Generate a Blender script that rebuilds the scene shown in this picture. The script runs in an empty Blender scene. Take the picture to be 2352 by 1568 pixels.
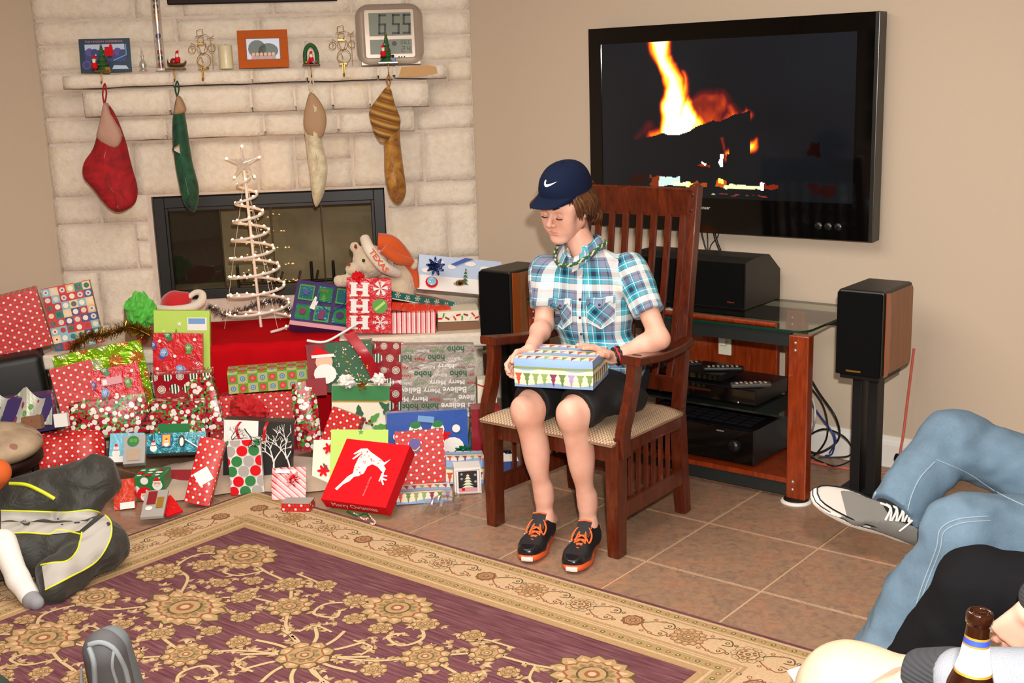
import bpy, bmesh, math, random
import numpy as np
from mathutils import Vector, Matrix, noise
R = random.Random(7)
SC = bpy.context.scene
COL = SC.collection
# ---------------------------------------------------------------- camera
CAM = np.array([2.1862602697643134, -3.898722956630974, 1.7151858336116195])
RT = np.array([0.7819401591161206, 0.6226050882332599, -0.030536726535611704])
DN = np.array([0.10957284161751416, -0.1855091733435144, -0.9765142801219846])
FW = np.array([-0.6136476024081893, 0.7602297356775447, -0.21327768061926053])
FPX = 2735.149725863562
cd = bpy.data.cameras.new('camera'); cam = bpy.data.objects.new('camera', cd); COL.objects.link(cam)
cd.sensor_width = 36; cd.lens = FPX * 36 / 2352; cd.clip_start = .05; cd.clip_end = 60
M = Matrix.Identity(4)
for i in range(3):
    M[i][0] = RT[i]; M[i][1] = -DN[i]; M[i][2] = -FW[i]; M[i][3] = CAM[i]
cam.matrix_world = M
SC.camera = cam
# ---------------------------------------------------------------- light
SC.view_settings.view_transform = 'Standard'; SC.view_settings.look = 'None'
SC.view_settings.gamma = 1; SC.view_settings.use_curve_mapping = False
SC.view_settings.exposure = 0.74
w = bpy.data.worlds.new('world'); SC.world = w; w.use_nodes = True
w.node_tree.nodes['Background'].inputs[0].default_value = (1, .86, .7, 1)
w.node_tree.nodes['Background'].inputs[1].default_value = .05
def lamp(name, kind, loc, energy, color=(1, 1, 1), size=.1, aim=None, spot=None):
    d = bpy.data.lights.new(name, kind); d.energy = energy; d.color = color
    if kind == 'AREA': d.size = size
    else: d.shadow_soft_size = size
    o = bpy.data.objects.new(name, d); COL.objects.link(o); o.location = loc
    if aim is not None:
        o.rotation_euler = (Vector(aim) - Vector(loc)).to_track_quat('-Z', 'Y').to_euler()
    if spot: d.spot_size = math.radians(spot[0]); d.spot_blend = spot[1]
    return o
# the camera's flash, just above and to the right of the lens
fl = CAM + RT * .06 - DN * .22 - FW * .02
lamp('flash', 'SPOT', fl, 390, (1, .96, .92), .035, aim=CAM + FW * 4 + RT * .35 + np.array([0, 0, .1]), spot=(100, .9))
lamp('ceiling_fill', 'AREA', (-.4, -1.9, 2.62), 48, (1, .93, .85), 2.2, aim=(-.4, -1.9, 0))  # broad unseen fill lamps, added under the ceiling for ambient light
lamp('ceiling_fill', 'AREA', (1.6, -4.6, 2.62), 36, (1, .93, .85), 2.0, aim=(1.6, -4.6, 0))

# ---------------------------------------------------------------- helpers
def V(*a): return np.array(a, float)
def ray(x, y): return (x - 1176) / FPX * RT + (y - 784) / FPX * DN + FW
Q0 = np.array([-2.0215, 1.05, 0.]); FE = V(1, 1, 0) / 2 ** .5; FN = V(1, -1, 0) / 2 ** .5
def at(x, y, X=None, Y=None, Z=None, D=None, off=None, n=None, o=None):
    """the point of a real plane that is seen along the sight line (x, y)"""
    d = ray(x, y)
    if D is not None: t = D
    elif X is not None: t = (X - CAM[0]) / d[0]
    elif Y is not None: t = (Y - CAM[1]) / d[1]
    elif Z is not None: t = (Z - CAM[2]) / d[2]
    elif off is not None: t = ((Q0 + FN * off - CAM) @ FN) / (d @ FN)
    else: t = ((o - CAM) @ n) / (d @ n)
    return CAM + t * d
def FP(s, off, z): return Q0 + FE * s + FN * off + V(0, 0, z)

def lin(c):
    if isinstance(c, str):
        c = c.lstrip('#'); c = [int(c[i:i + 2], 16) / 255 for i in (0, 2, 4)]
    return tuple(x / 12.92 if x <= .04045 else ((x + .055) / 1.055) ** 2.4 for x in c)

MATS = {}
class NB:
    """tiny node-expression builder"""
    def __init__(s, m): s.m = m; s.t = m.node_tree; s.b = s.t.nodes['Principled BSDF']
    def node(s, t, **k):
        n = s.t.nodes.new(t)
        for a, b in k.items(): setattr(n, a, b)
        return n
    def link(s, a, b): s.t.links.new(a, b)
    def put(s, sock, v):
        if isinstance(v, X): s.link(v.s, sock)
        elif v is not None:
            if isinstance(v, tuple) and len(v) == 3 and sock.type == 'RGBA': v = v + (1,)
            sock.default_value = v
    def uv(s):
        n = s.node('ShaderNodeTexCoord'); p = s.node('ShaderNodeSeparateXYZ'); s.link(n.outputs['UV'], p.inputs[0])
        return X(s, p.outputs[0]), X(s, p.outputs[1])
    def vec(s, kind='UV'):
        n = s.node('ShaderNodeTexCoord'); return X(s, n.outputs[kind])
    def comb(s, a, b, c=0.):
        n = s.node('ShaderNodeCombineXYZ')
        for i, v in enumerate((a, b, c)): s.put(n.inputs[i], v)
        return X(s, n.outputs[0])
    def sep(s, v):
        p = s.node('ShaderNodeSeparateXYZ'); s.link(v.s, p.inputs[0]); return [X(s, p.outputs[i]) for i in range(3)]
    def noise(s, vec, scale, detail=2, rough=.5, dist=0., col=False):
        n = s.node('ShaderNodeTexNoise'); s.link(vec.s, n.inputs['Vector'])
        n.inputs['Scale'].default_value = scale; n.inputs['Detail'].default_value = detail
        n.inputs['Roughness'].default_value = rough; n.inputs['Distortion'].default_value = dist
        return X(s, n.outputs['Color' if col else 'Fac'])
    def voro(s, vec, scale, feat='F1', out='Distance', rnd=1.):
        n = s.node('ShaderNodeTexVoronoi', feature=feat); s.link(vec.s, n.inputs['Vector'])
        n.inputs['Scale'].default_value = scale; n.inputs['Randomness'].default_value = rnd
        return X(s, n.outputs[out])
    def mix(s, f, a, b):
        n = s.node('ShaderNodeMix', data_type='RGBA'); s.put(n.inputs[0], f)
        s.put(n.inputs[6], a); s.put(n.inputs[7], b)
        return X(s, n.outputs[2])
    def ramp(s, f, stops):
        n = s.node('ShaderNodeValToRGB'); s.put(n.inputs[0], f); e = n.color_ramp.elements
        while len(e) < len(stops): e.new(.5)
        for q, (p, c) in zip(e, stops): q.position = p; q.color = lin(c) + (1,)
        return X(s, n.outputs[0])
    def bump(s, h, strength=.3, dist=.01):
        n = s.node('ShaderNodeBump'); s.put(n.inputs['Height'], h); n.inputs['Strength'].default_value = strength
        n.inputs['Distance'].default_value = dist; s.link(n.outputs[0], s.b.inputs['Normal'])
    def color(s, v): s.put(s.b.inputs['Base Color'], v)
class X:
    def __init__(s, b, sock): s.b = b; s.s = sock
    def m(s, op, o=None, c=None):
        n = s.b.node('ShaderNodeMath', operation=op); s.b.put(n.inputs[0], s)
        if o is not None: s.b.put(n.inputs[1], o)
        if c is not None: s.b.put(n.inputs[2], c)
        return X(s.b, n.outputs[0])
    def __add__(s, o): return s.m('ADD', o)
    __radd__ = __add__
    def __sub__(s, o): return s.m('SUBTRACT', o)
    def __rsub__(s, o): return (s * -1.) + o
    def __mul__(s, o): return s.m('MULTIPLY', o)
    __rmul__ = __mul__
    def __truediv__(s, o): return s.m('DIVIDE', o)
    def __lt__(s, o): return s.m('LESS_THAN', o)
    def __gt__(s, o): return s.m('GREATER_THAN', o)
    def frac(s): return s.m('FRACT')
    def floor(s): return s.m('FLOOR')
    def abs(s): return s.m('ABSOLUTE')
    def sin(s): return s.m('SINE')
    def hyp(s, o): return (s * s + o * o).m('SQRT')
    def max(s, o): return s.m('MAXIMUM', o)
    def min(s, o): return s.m('MINIMUM', o)

def mat(name, col=None, rough=.5, metal=0., spec=None, emit=None, est=1., sheen=0., coat=0., fn=None, trans=0., ior=None, bump=None, alpha=None, sss=0.):
    """bump=(scale,strength,dist) adds a fine noise relief"""
    if name in MATS: return MATS[name]
    m = bpy.data.materials.new(name); m.use_nodes = True; b = m.node_tree.nodes['Principled BSDF']
    if col is not None: b.inputs['Base Color'].default_value = lin(col) + (1,); m.diffuse_color = lin(col) + (1,)
    b.inputs['Roughness'].default_value = rough; b.inputs['Metallic'].default_value = metal
    if spec is not None: b.inputs['Specular IOR Level'].default_value = spec
    if emit is not None:
        b.inputs['Emission Color'].default_value = lin(emit) + (1,); b.inputs['Emission Strength'].default_value = est
    b.inputs['Sheen Weight'].default_value = sheen; b.inputs['Coat Weight'].default_value = coat
    b.inputs['Transmission Weight'].default_value = trans
    if ior: b.inputs['IOR'].default_value = ior
    if alpha is not None: b.inputs['Alpha'].default_value = alpha
    if sss:
        b.inputs['Subsurface Weight'].default_value = sss; b.inputs['Subsurface Radius'].default_value = (.5, .2, .1)
        b.inputs['Subsurface Scale'].default_value = .015
    n = NB(m)
    if bump: n.bump(n.noise(n.vec('Object'), bump[0], 4), bump[1], bump[2])
    if fn: fn(n)
    MATS[name] = m
    return m

class MB:
    """mesh builder: verts, faces, material per face, uv per corner"""
    def __init__(s): s.v = []; s.f = []; s.mi = []; s.uv = []; s.mats = []; s.sm = []
    def slot(s, m):
        if m not in s.mats: s.mats.append(m)
        return s.mats.index(m)
    def face(s, pts, m, uv=None, smooth=False):
        i = len(s.v); s.v += [tuple(map(float, p)) for p in pts]; s.f.append(tuple(range(i, i + len(pts))))
        s.mi.append(s.slot(m)); s.uv.append(uv); s.sm.append(smooth)
    def grid(s, P, m, uv=None, closed_u=False, closed_v=False, smooth=True, flip=False):
        """P: array (nu, nv, 3)"""
        P = np.asarray(P, float); nu, nv = P.shape[:2]; b = len(s.v)
        s.v += [tuple(p) for p in P.reshape(-1, 3)]; k = s.slot(m)
        for i in range(nu if closed_u else nu - 1):
            for j in range(nv if closed_v else nv - 1):
                i2, j2 = (i + 1) % nu, (j + 1) % nv
                q = [(i, j), (i2, j), (i2, j2), (i, j2)]
                q2 = [(i, j), (i + 1, j), (i + 1, j + 1), (i, j + 1)]
                if flip: q = q[::-1]; q2 = q2[::-1]
                s.f.append(tuple(b + a * nv + c for a, c in q)); s.mi.append(k); s.sm.append(smooth)
                if uv is None: s.uv.append(None)
                elif callable(uv): s.uv.append([uv(a, c) for a, c in q2])
                else: s.uv.append([(uv[a % len(uv)][c % len(uv[0])]) for a, c in q2])
    def add(s, verts, faces, m, smooth=False, uvs=None):
        b = len(s.v); s.v += [tuple(map(float, p)) for p in verts]; k = s.slot(m)
        for n, f in enumerate(faces):
            s.f.append(tuple(b + i for i in f)); s.mi.append(k); s.sm.append(smooth); s.uv.append(uvs[n] if uvs else None)
    def bm(s, bm_, m, smooth=False):
        bm_.verts.index_update()
        s.add([v.co[:] for v in bm_.verts], [[v.index for v in f.verts] for f in bm_.faces], m, smooth); bm_.free()
    def box(s, lo, hi, m, bev=0., T=None, seg=2, smooth=None):
        lo, hi = np.array(lo, float), np.array(hi, float)
        b = bmesh.new(); bmesh.ops.create_cube(b, size=1)
        c, d = (lo + hi) / 2, hi - lo
        for v in b.verts: v.co = Vector(np.array(v.co) * d + c)
        if bev: bmesh.ops.bevel(b, geom=b.edges[:], offset=min(bev, min(abs(d)) * .49), segments=seg, profile=.5, affect='EDGES')
        if T is not None:
            for v in b.verts: v.co = Vector(T(np.array(v.co)))
        s.bm(b, m, False if smooth is None else smooth)
    def lathe(s, prof, m, c=(0, 0, 0), n=24, ax=None, smooth=True, cap=True):
        """prof: (r, h) pairs; ax: (ex, ey, ez)"""
        ex, ey, ez = ax if ax else (V(1, 0, 0), V(0, 1, 0), V(0, 0, 1)); c = np.array(c, float)
        P = np.array([[c + ez * h + (ex * math.cos(a) + ey * math.sin(a)) * max(r, 1e-5) for h_, (r, h) in enumerate(prof)] for a in np.linspace(0, 2 * math.pi, n, endpoint=False)])
        s.grid(P, m, uv=lambda a, b: (a / n, b / max(1, len(prof) - 1)), closed_u=True, smooth=smooth)
    def tube(s, pts, r, m, n=8, closed=False, smooth_path=0, caps=True):
        pts = [np.array(p, float) for p in pts]
        if smooth_path: pts = catmull(pts, smooth_path, closed)
        N = len(pts); rr = r if hasattr(r, '__len__') else [r] * N
        if len(rr) != N: rr = np.interp(np.linspace(0, 1, N), np.linspace(0, 1, len(rr)), rr)
        up = None; P = []
        for i, p in enumerate(pts):
            a = pts[(i - 1) % N if closed else max(i - 1, 0)]; b = pts[(i + 1) % N if closed else min(i + 1, N - 1)]
            t = b - a; t = t / (np.linalg.norm(t) + 1e-9)
            if up is None:
                up = np.cross(t, V(0, 0, 1));
                if np.linalg.norm(up) < .1: up = np.cross(t, V(1, 0, 0))
            up = up - t * (up @ t); up /= np.linalg.norm(up) + 1e-9
            q = np.cross(t, up)
            P.append([p + rr[i] * (up * math.cos(k) + q * math.sin(k)) for k in np.linspace(0, 2 * math.pi, n, endpoint=False)])
        s.grid(P, m, closed_u=closed, closed_v=True, uv=lambda a, b: (a * .02, b / n))
        if not closed and caps:
            s.face(P[0][::-1], m); s.face(P[-1], m)
    def ball(s, c, r, m, n=12, k=8, T=None):
        r = np.array(r if hasattr(r, '__len__') else (r, r, r), float); c = np.array(c, float)
        P = np.array([[V(math.cos(a) * math.sin(b), math.sin(a) * math.sin(b), math.cos(b)) * r for b in np.linspace(0.001, math.pi - .001, k)] for a in np.linspace(0, 2 * math.pi, n, endpoint=False)])
        if T is not None: P = P @ np.array(T).T
        s.grid(P + c, m, closed_u=True, uv=lambda a, b: (a / n, b / (k - 1)), flip=True)
    def prism(s, poly, d, m, fr, bev=0, side=None):
        """poly (u,v) extruded from w=0 to w=d in frame fr"""
        A = [fr(u, v, d) for u, v in poly]; B = [fr(u, v, 0) for u, v in poly]; n = len(poly)
        s.face(A, m, uv=[tuple(q) for q in poly]); s.face(B[::-1], m)
        for i in range(n): s.face([B[i], B[(i + 1) % n], A[(i + 1) % n], A[i]], side or m)
    def build(s, name, parent=None, label=None, cat=None, group=None, kind=None, origin=None):
        me = bpy.data.meshes.new(name)
        vs = np.array(s.v, float) if s.v else np.zeros((0, 3))
        if origin is None: origin = vs.mean(0) if len(vs) and parent is None else V(0, 0, 0)
        if parent is not None and origin is not None and not np.any(origin):
            origin = OR.get(parent.name, V(0, 0, 0)); rel = V(0, 0, 0)
        else: rel = None
        vs = vs - origin
        me.from_pydata(vs.tolist(), [], s.f)
        for m in s.mats: me.materials.append(m)
        me.polygons.foreach_set('material_index', s.mi); me.polygons.foreach_set('use_smooth', s.sm)
        if any(u is not None for u in s.uv):
            L = me.uv_layers.new(name='UVMap'); a = []
            for f, u in zip(s.f, s.uv): a += ([c for q in u for c in q] if u is not None else [0.] * (2 * len(f)))
            L.data.foreach_set('uv', a)
        me.update()
        o = bpy.data.objects.new(name, me); COL.objects.link(o)
        if parent is None: o.location = origin; OR[o.name] = np.array(origin)
        else: o.parent = parent; OR[o.name] = np.array(origin)
        tag(o, label, cat, group, kind)
        return o
OR = {}
def tag(o, label=None, cat=None, group=None, kind=None):
    for k, v in (('label', label), ('category', cat), ('group', group), ('kind', kind)):
        if v: o[k] = v
    return o
def thing(name, loc, label, cat, group=None, kind=None):
    o = bpy.data.objects.new(name, None); COL.objects.link(o); o.location = loc; o.empty_display_size = .1
    OR[o.name] = np.array(loc, float); return tag(o, label, cat, group, kind)
def catmull(P, k, closed=False):
    out = []; n = len(P)
    for i in range(n if closed else n - 1):
        g = (lambda j: P[j % n]) if closed else (lambda j: P[min(max(j, 0), n - 1)])
        a, b, c, d = g(i - 1), g(i), g(i + 1), g(i + 2)
        for t in np.arange(k) / k:
            out.append(.5 * ((2 * b) + (-a + c) * t + (2 * a - 5 * b + 4 * c - d) * t * t + (-a + 3 * b - 3 * c + d) * t ** 3))
    if not closed: out.append(P[-1])
    return out
class Fr:
    """frame: fr(u, v, w) -> world"""
    def __init__(s, o, u, v, w): s.o = np.array(o, float); s.u = np.array(u, float); s.v = np.array(v, float); s.w = np.array(w, float)
    def __call__(s, a, b, c=0.): return s.o + a * s.u + b * s.v + c * s.w
def unit(v): return v / (np.linalg.norm(v) + 1e-12)
def nz(x, y, z, sc=1., seed=0.): return noise.noise(Vector((x * sc + seed * 7.3, y * sc - seed * 3.1, z * sc + seed)))
XY = Fr((0, 0, 0), (1, 0, 0), (0, 1, 0), (0, 0, 1))
def clip(poly, W, H):
    for ax, lim, sg in ((0, 0, 1), (0, W, -1), (1, 0, 1), (1, H, -1)):
        out = []
        for i in range(len(poly)):
            a, b = poly[i], poly[(i + 1) % len(poly)]
            da, db = sg * (a[ax] - lim), sg * (b[ax] - lim)
            if da >= 0: out.append(a)
            if (da >= 0) != (db >= 0):
                t = da / (da - db); out.append((a[0] + t * (b[0] - a[0]), a[1] + t * (b[1] - a[1])))
        poly = out
        if len(poly) < 3: return []
    return poly
def circ(x, y, r, n=14, ry=None, a0=0.):
    ry = ry or r
    return [(x + r * math.cos(a0 + 2 * math.pi * i / n), y + ry * math.sin(a0 + 2 * math.pi * i / n)) for i in range(n)]
def rot2(poly, x, y, a, sc=1.):
    c, s_ = math.cos(a) * sc, math.sin(a) * sc
    return [(x + u * c - v * s_, y + u * s_ + v * c) for u, v in poly]
def rect(x0, y0, x1, y1): return [(x0, y0), (x1, y0), (x1, y1), (x0, y1)]
def ribbon(pts, w, k=5):
    P = catmull([np.array(p, float) for p in pts], k) if k else [np.array(p, float) for p in pts]
    n = len(P); out = []
    ws = w if hasattr(w, '__len__') else [w, w]
    for i in range(n - 1):
        a, b = P[i], P[i + 1]
        def nn(j):
            t = P[min(j + 1, n - 1)] - P[max(j - 1, 0)]; t = unit(t); return np.array([-t[1], t[0]])
        wa, wb = (np.interp([i / (n - 1), (i + 1) / (n - 1)], np.linspace(0, 1, len(ws)), ws)) / 2
        na, nb = nn(i), nn(i + 1)
        out.append([tuple(a - na * wa), tuple(b - nb * wb), tuple(b + nb * wb), tuple(a + na * wa)])
    return out
TXT = {}
def text_tris(s, bold=0.):
    """glyph polygons of Blender's own font, height about 1"""
    key = (s, bold)
    if key in TXT: return TXT[key]
    c = bpy.data.curves.new('t', 'FONT'); c.body = s; c.offset = bold; c.resolution_u = 2
    o = bpy.data.objects.new('t', c); COL.objects.link(o)
    dg = bpy.context.evaluated_depsgraph_get(); me = o.evaluated_get(dg).to_mesh()
    T = [[tuple(me.vertices[i].co[:2]) for i in p.vertices] for p in me.polygons]
    o.evaluated_get(dg).to_mesh_clear(); bpy.data.objects.remove(o); bpy.data.curves.remove(c)
    x0 = min(p[0] for t in T for p in t); x1 = max(p[0] for t in T for p in t)
    y0 = min(p[1] for t in T for p in t); y1 = max(p[1] for t in T for p in t)
    TXT[key] = (T, x0, x1, y0, y1); return TXT[key]
class Print:
    """flat printed shapes laid on a face frame (w is a hair above it)"""
    def __init__(s, mb, fr, W, H, eps=.0004): s.mb, s.fr, s.W, s.H, s.e, s.k = mb, fr, W, H, eps, 0
    def poly(s, p, m, up=False):
        if up: s.k += 1
        q = clip(list(p), s.W, s.H)
        if len(q) >= 3: s.mb.face([s.fr(a, b, s.e * (1 + s.k)) for a, b in q], m)
    def polys(s, ps, m):
        s.k += 1
        for p in ps: s.poly(p, m)
    def text(s, t, x, y, h, m, w=None, a=0., bold=0., shear=0.):
        T, x0, x1, y0, y1 = text_tris(t, bold); sy = h / (y1 - y0); sx = (w / (x1 - x0)) if w else sy
        s.k += 1
        for q in T:
            s.poly(rot2([((p[0] - x0) * sx + shear * (p[1] - y0) * sy, (p[1] - y0) * sy) for p in q], x, y, a), m)

# ---------------------------------------------------------------- blended solids (for bodies, cloth, plush)
class SDF:
    def __init__(s, lo, hi, h):
        s.lo = np.array(lo, float); s.h = h; s.n = np.ceil((np.array(hi) - s.lo) / h).astype(int) + 1
        s.d = np.full(tuple(s.n), 1., np.float32); s.pid = []
    def _sub(s, lo, hi):
        a = np.clip(np.floor((np.array(lo) - s.lo) / s.h).astype(int), 0, s.n - 1); b = np.clip(np.ceil((np.array(hi) - s.lo) / s.h).astype(int) + 1, 1, s.n)
        if np.any(b <= a): return None
        ix = tuple(slice(x, y) for x, y in zip(a, b))
        g = [s.lo[i] + s.h * np.arange(a[i], b[i]) for i in range(3)]
        return ix, np.meshgrid(*g, indexing='ij')
    def _comb(s, ix, f, k, op):
        d = s.d[ix]
        if op == 'sub':
            f = -f; hh = np.clip(.5 - .5 * (d - f) / max(k, 1e-6), 0, 1) if k else None
            s.d[ix] = np.maximum(d, f) if not k else d * (1 - hh) + f * hh + k * hh * (1 - hh)
        else:
            if not k: s.d[ix] = np.minimum(d, f)
            else:
                hh = np.clip(.5 + .5 * (d - f) / k, 0, 1)
                s.d[ix] = d * (1 - hh) + f * hh - k * hh * (1 - hh)
    def cap(s, a, b, ra, rb=None, k=.02, op='add', flat=None):
        """tapered capsule; flat=(dir, factor) squashes distance along dir"""
        a, b = np.array(a, float), np.array(b, float); rb = ra if rb is None else rb
        m = max(ra, rb) + k + 3 * s.h; r = s._sub(np.minimum(a, b) - m, np.maximum(a, b) + m)
        if r is None: return
        ix, (x, y, z) = r; p = [x - a[0], y - a[1], z - a[2]]; ba = b - a; L = ba @ ba + 1e-12
        t = np.clip((p[0] * ba[0] + p[1] * ba[1] + p[2] * ba[2]) / L, 0, 1)
        q = [p[i] - t * ba[i] for i in range(3)]
        if flat is not None:
            n, fc = flat; n = unit(np.array(n, float)); w = q[0] * n[0] + q[1] * n[1] + q[2] * n[2]
            q = [q[i] + (fc - 1) * w * n[i] for i in range(3)]
        f = np.sqrt(q[0] ** 2 + q[1] ** 2 + q[2] ** 2) - (ra + (rb - ra) * t)
        s._comb(ix, f, k, op)
    def ell(s, c, r, rot=None, k=.02, op='add'):
        c = np.array(c, float); r = np.array(r, float); m = r.max() + k + 3 * s.h; q = s._sub(c - m, c + m)
        if q is None: return
        ix, (x, y, z) = q; p = np.stack([x - c[0], y - c[1], z - c[2]], -1)
        if rot is not None: p = p @ np.array(rot)
        k0 = np.sqrt(((p / r) ** 2).sum(-1)); k1 = np.sqrt(((p / r ** 2) ** 2).sum(-1)) + 1e-9
        s._comb(ix, np.where(k0 < 1e-3, -r.min(), k0 * (k0 - 1) / k1), k, op)
    def box(s, c, hs, rot=None, rr=.01, k=.0, op='add'):
        c = np.array(c, float); hs = np.array(hs, float); m = np.linalg.norm(hs) + rr + k + 3 * s.h; q = s._sub(c - m, c + m)
        if q is None: return
        ix, (x, y, z) = q; p = np.stack([x - c[0], y - c[1], z - c[2]], -1)
        if rot is not None: p = p @ np.array(rot)
        d = np.abs(p) - (hs - rr)
        s._comb(ix, np.sqrt((np.maximum(d, 0) ** 2).sum(-1)) + np.minimum(d.max(-1), 0) - rr, k, op)
    def cut(s, o, n, k=0.):
        """keep the side the normal points away from"""
        ix, (x, y, z) = s._sub(s.lo, s.lo + s.h * s.n); o = np.array(o, float); n = unit(np.array(n, float))
        f = (x - o[0]) * n[0] + (y - o[1]) * n[1] + (z - o[2]) * n[2]
        s.d = np.maximum(s.d, f.astype(np.float32))
    def cut_local(s, o, n, rad):
        o = np.array(o, float); n = unit(np.array(n, float)); ix, (x, y, z) = s._sub(o - rad, o + rad)
        f = (x - o[0]) * n[0] + (y - o[1]) * n[1] + (z - o[2]) * n[2]
        rr = np.sqrt((x - o[0]) ** 2 + (y - o[1]) ** 2 + (z - o[2]) ** 2)
        s.d[ix] = np.where(rr < rad, np.maximum(s.d[ix], f), s.d[ix])
    def ripple(s, fn):
        """fn(x, y, z) -> offset added to the distance near the surface"""
        m = np.abs(s.d) < .06; i = np.argwhere(m); p = s.lo + s.h * i
        s.d[m] += fn(p[:, 0], p[:, 1], p[:, 2])
    def mesh(s):
        d = s.d; sg = d < 0; n = s.n
        cs = np.zeros(tuple(n - 1), int); 
        for a in (0, 1):
            for b in (0, 1):
                for c in (0, 1): cs += sg[a:n[0] - 1 + a, b:n[1] - 1 + b, c:n[2] - 1 + c]
        act = (cs > 0) & (cs < 8); idx = -np.ones(act.shape, int); A = np.argwhere(act); idx[act] = np.arange(len(A))
        acc = np.zeros((len(A), 3)); cnt = np.zeros(len(A))
        for ax in range(3):
            o1, o2 = [i for i in range(3) if i != ax]
            for u in (0, 1):
                for v in (0, 1):
                    of = np.zeros(3, int); of[o1] = u; of[o2] = v; p0 = A + of; e = np.zeros(3, int); e[ax] = 1; p1 = p0 + e
                    d0 = d[tuple(p0.T)]; d1 = d[tuple(p1.T)]; m = (d0 < 0) != (d1 < 0)
                    t = np.where(m, d0 / np.where(m, d0 - d1, 1), 0)
                    acc[m] += (p0[m] + e * t[m, None]); cnt[m] += 1
        vs = s.lo + s.h * acc / cnt[:, None]
        F = []
        for ax in range(3):
            o1, o2 = [(1, 2), (2, 0), (0, 1)][ax]
            e = np.zeros(3, int); e[ax] = 1
            sl0 = [slice(1, n[i] - 1) for i in range(3)]; sl0[ax] = slice(0, n[ax] - 1)
            sl1 = list(sl0); sl1[ax] = slice(1, n[ax])
            a0, a1 = sg[tuple(sl0)], sg[tuple(sl1)]; ch = np.argwhere(a0 != a1); base = np.array([q.start for q in sl0])
            neg = a0[tuple(ch.T)]; p = ch + base
            u = np.zeros(3, int); u[o1] = 1; v = np.zeros(3, int); v[o2] = 1
            q = np.stack([idx[tuple((p - w_).T)] for w_ in (u * 0, u, u + v, v)], 1)
            q[~neg] = q[~neg][:, ::-1]; F.append(q)
        return vs, np.concatenate(F)
def smooth_mesh(v, f, it=1, lam=.5):
    n = len(v); e = np.concatenate([f[:, [0, 1]], f[:, [1, 2]], f[:, [2, 3]], f[:, [3, 0]]]); e = np.concatenate([e, e[:, ::-1]])
    deg = np.bincount(e[:, 0], minlength=n)[:, None]
    for _ in range(it):
        a = np.stack([np.bincount(e[:, 0], v[e[:, 1], i], n) for i in range(3)], 1)
        v = v + lam * (a / np.maximum(deg, 1) - v)
    return v
def np_obj(name, v, f, mats, mi=None, parent=None, uv=None, label=None, cat=None, group=None, kind=None, smooth=True):
    o_ = OR[parent.name] if parent is not None else v.mean(0)
    me = bpy.data.meshes.new(name); v = v - o_
    me.vertices.add(len(v)); me.vertices.foreach_set('co', v.ravel().astype(np.float32))
    k = f.shape[1]; me.loops.add(f.size); me.loops.foreach_set('vertex_index', f.ravel().astype(np.int32))
    me.polygons.add(len(f)); me.polygons.foreach_set('loop_start', np.arange(0, f.size, k, dtype=np.int32))
    me.polygons.foreach_set('loop_total', np.full(len(f), k, np.int32))
    for m in (mats if isinstance(mats, (list, tuple)) else [mats]): me.materials.append(m)
    if mi is not None: me.polygons.foreach_set('material_index', np.asarray(mi, np.int32))
    me.polygons.foreach_set('use_smooth', np.full(len(f), smooth))
    if uv is not None:
        L = me.uv_layers.new(name='UVMap'); L.data.foreach_set('uv', uv[f.ravel()].ravel().astype(np.float32))
    me.update(calc_edges=True)
    o = bpy.data.objects.new(name, me); COL.objects.link(o)
    if parent is not None: o.parent = parent
    else: o.location = o_
    OR[o.name] = np.array(o_); return tag(o, label, cat, group, kind)
def copy_thing(o, loc=None, label=None):
    c = o.copy(); COL.objects.link(c)
    if loc is not None: c.location = loc
    if label: c['label'] = label
    for ch in list(o.children):
        d = ch.copy(); COL.objects.link(d); d.parent = c
        for g in list(ch.children):
            h = g.copy(); COL.objects.link(h); h.parent = d
    return c
# ================================================================= room shell
def f_wall(n):
    v = n.vec('Object'); n.bump(n.noise(v, 140, 3), .12, .004)
M_wall = mat('wall_paint', '#c6b49e', .75, fn=f_wall)
M_ceil = mat('ceiling_paint', '#e6dccb', .9)
M_white = mat('white_trim', '#e9e4da', .45)
def f_tile(n):
    v = n.vec('Object'); a = n.noise(v, 7, 5, .62, 1.2); b = n.noise(v, 34, 4, .65, .8)
    c = n.mix(n.noise(v, 3.2, 3, .6, 1.), n.ramp(a, [(.3, '#7d6a58'), (.5, '#977a62'), (.62, '#a5755a'), (.75, '#ab8758')]), n.ramp(b, [(.3, '#6f584a'), (.55, '#a07e68'), (.7, '#b0875c')]))
    n.color(c); n.bump(b, .35, .003)
    n.put(n.b.inputs['Roughness'], n.ramp(a, [(.2, '#808080'), (.9, '#b5b5b5')]))
M_tile = mat('slate_look_tile', '#7c6353', .5, spec=.35, fn=f_tile)
M_grout = mat('grout', '#bd9d7c', .9, bump=(160, .5, .002))
XL, XR, YB, YW, ZC = -3.61, 3.7, -6.4, 1.05, 2.7
b = MB(); b.box((XL - .1, YB - .1, -.12), (XR + .1, YW + .1, -.0035), M_grout); flo = b.build('floor', kind='structure', origin=V(0, 0, 0))
T = .457; gw = .0045
def tile_mesh(seed):
    me = bpy.data.meshes.new('tile'); bm_ = bmesh.new()
    bmesh.ops.create_cube(bm_, size=1)
    for v in bm_.verts: v.co = Vector((v.co.x * (T - 2 * gw), v.co.y * (T - 2 * gw), v.co.z * .008 - .004))
    bmesh.ops.bevel(bm_, geom=[e for e in bm_.edges if all(v.co.z > -.001 for v in e.verts)], offset=.002, segments=1, affect='EDGES')
    bm_.to_mesh(me); bm_.free(); me.materials.append(M_tile); return me
tm = tile_mesh(0)
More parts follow.
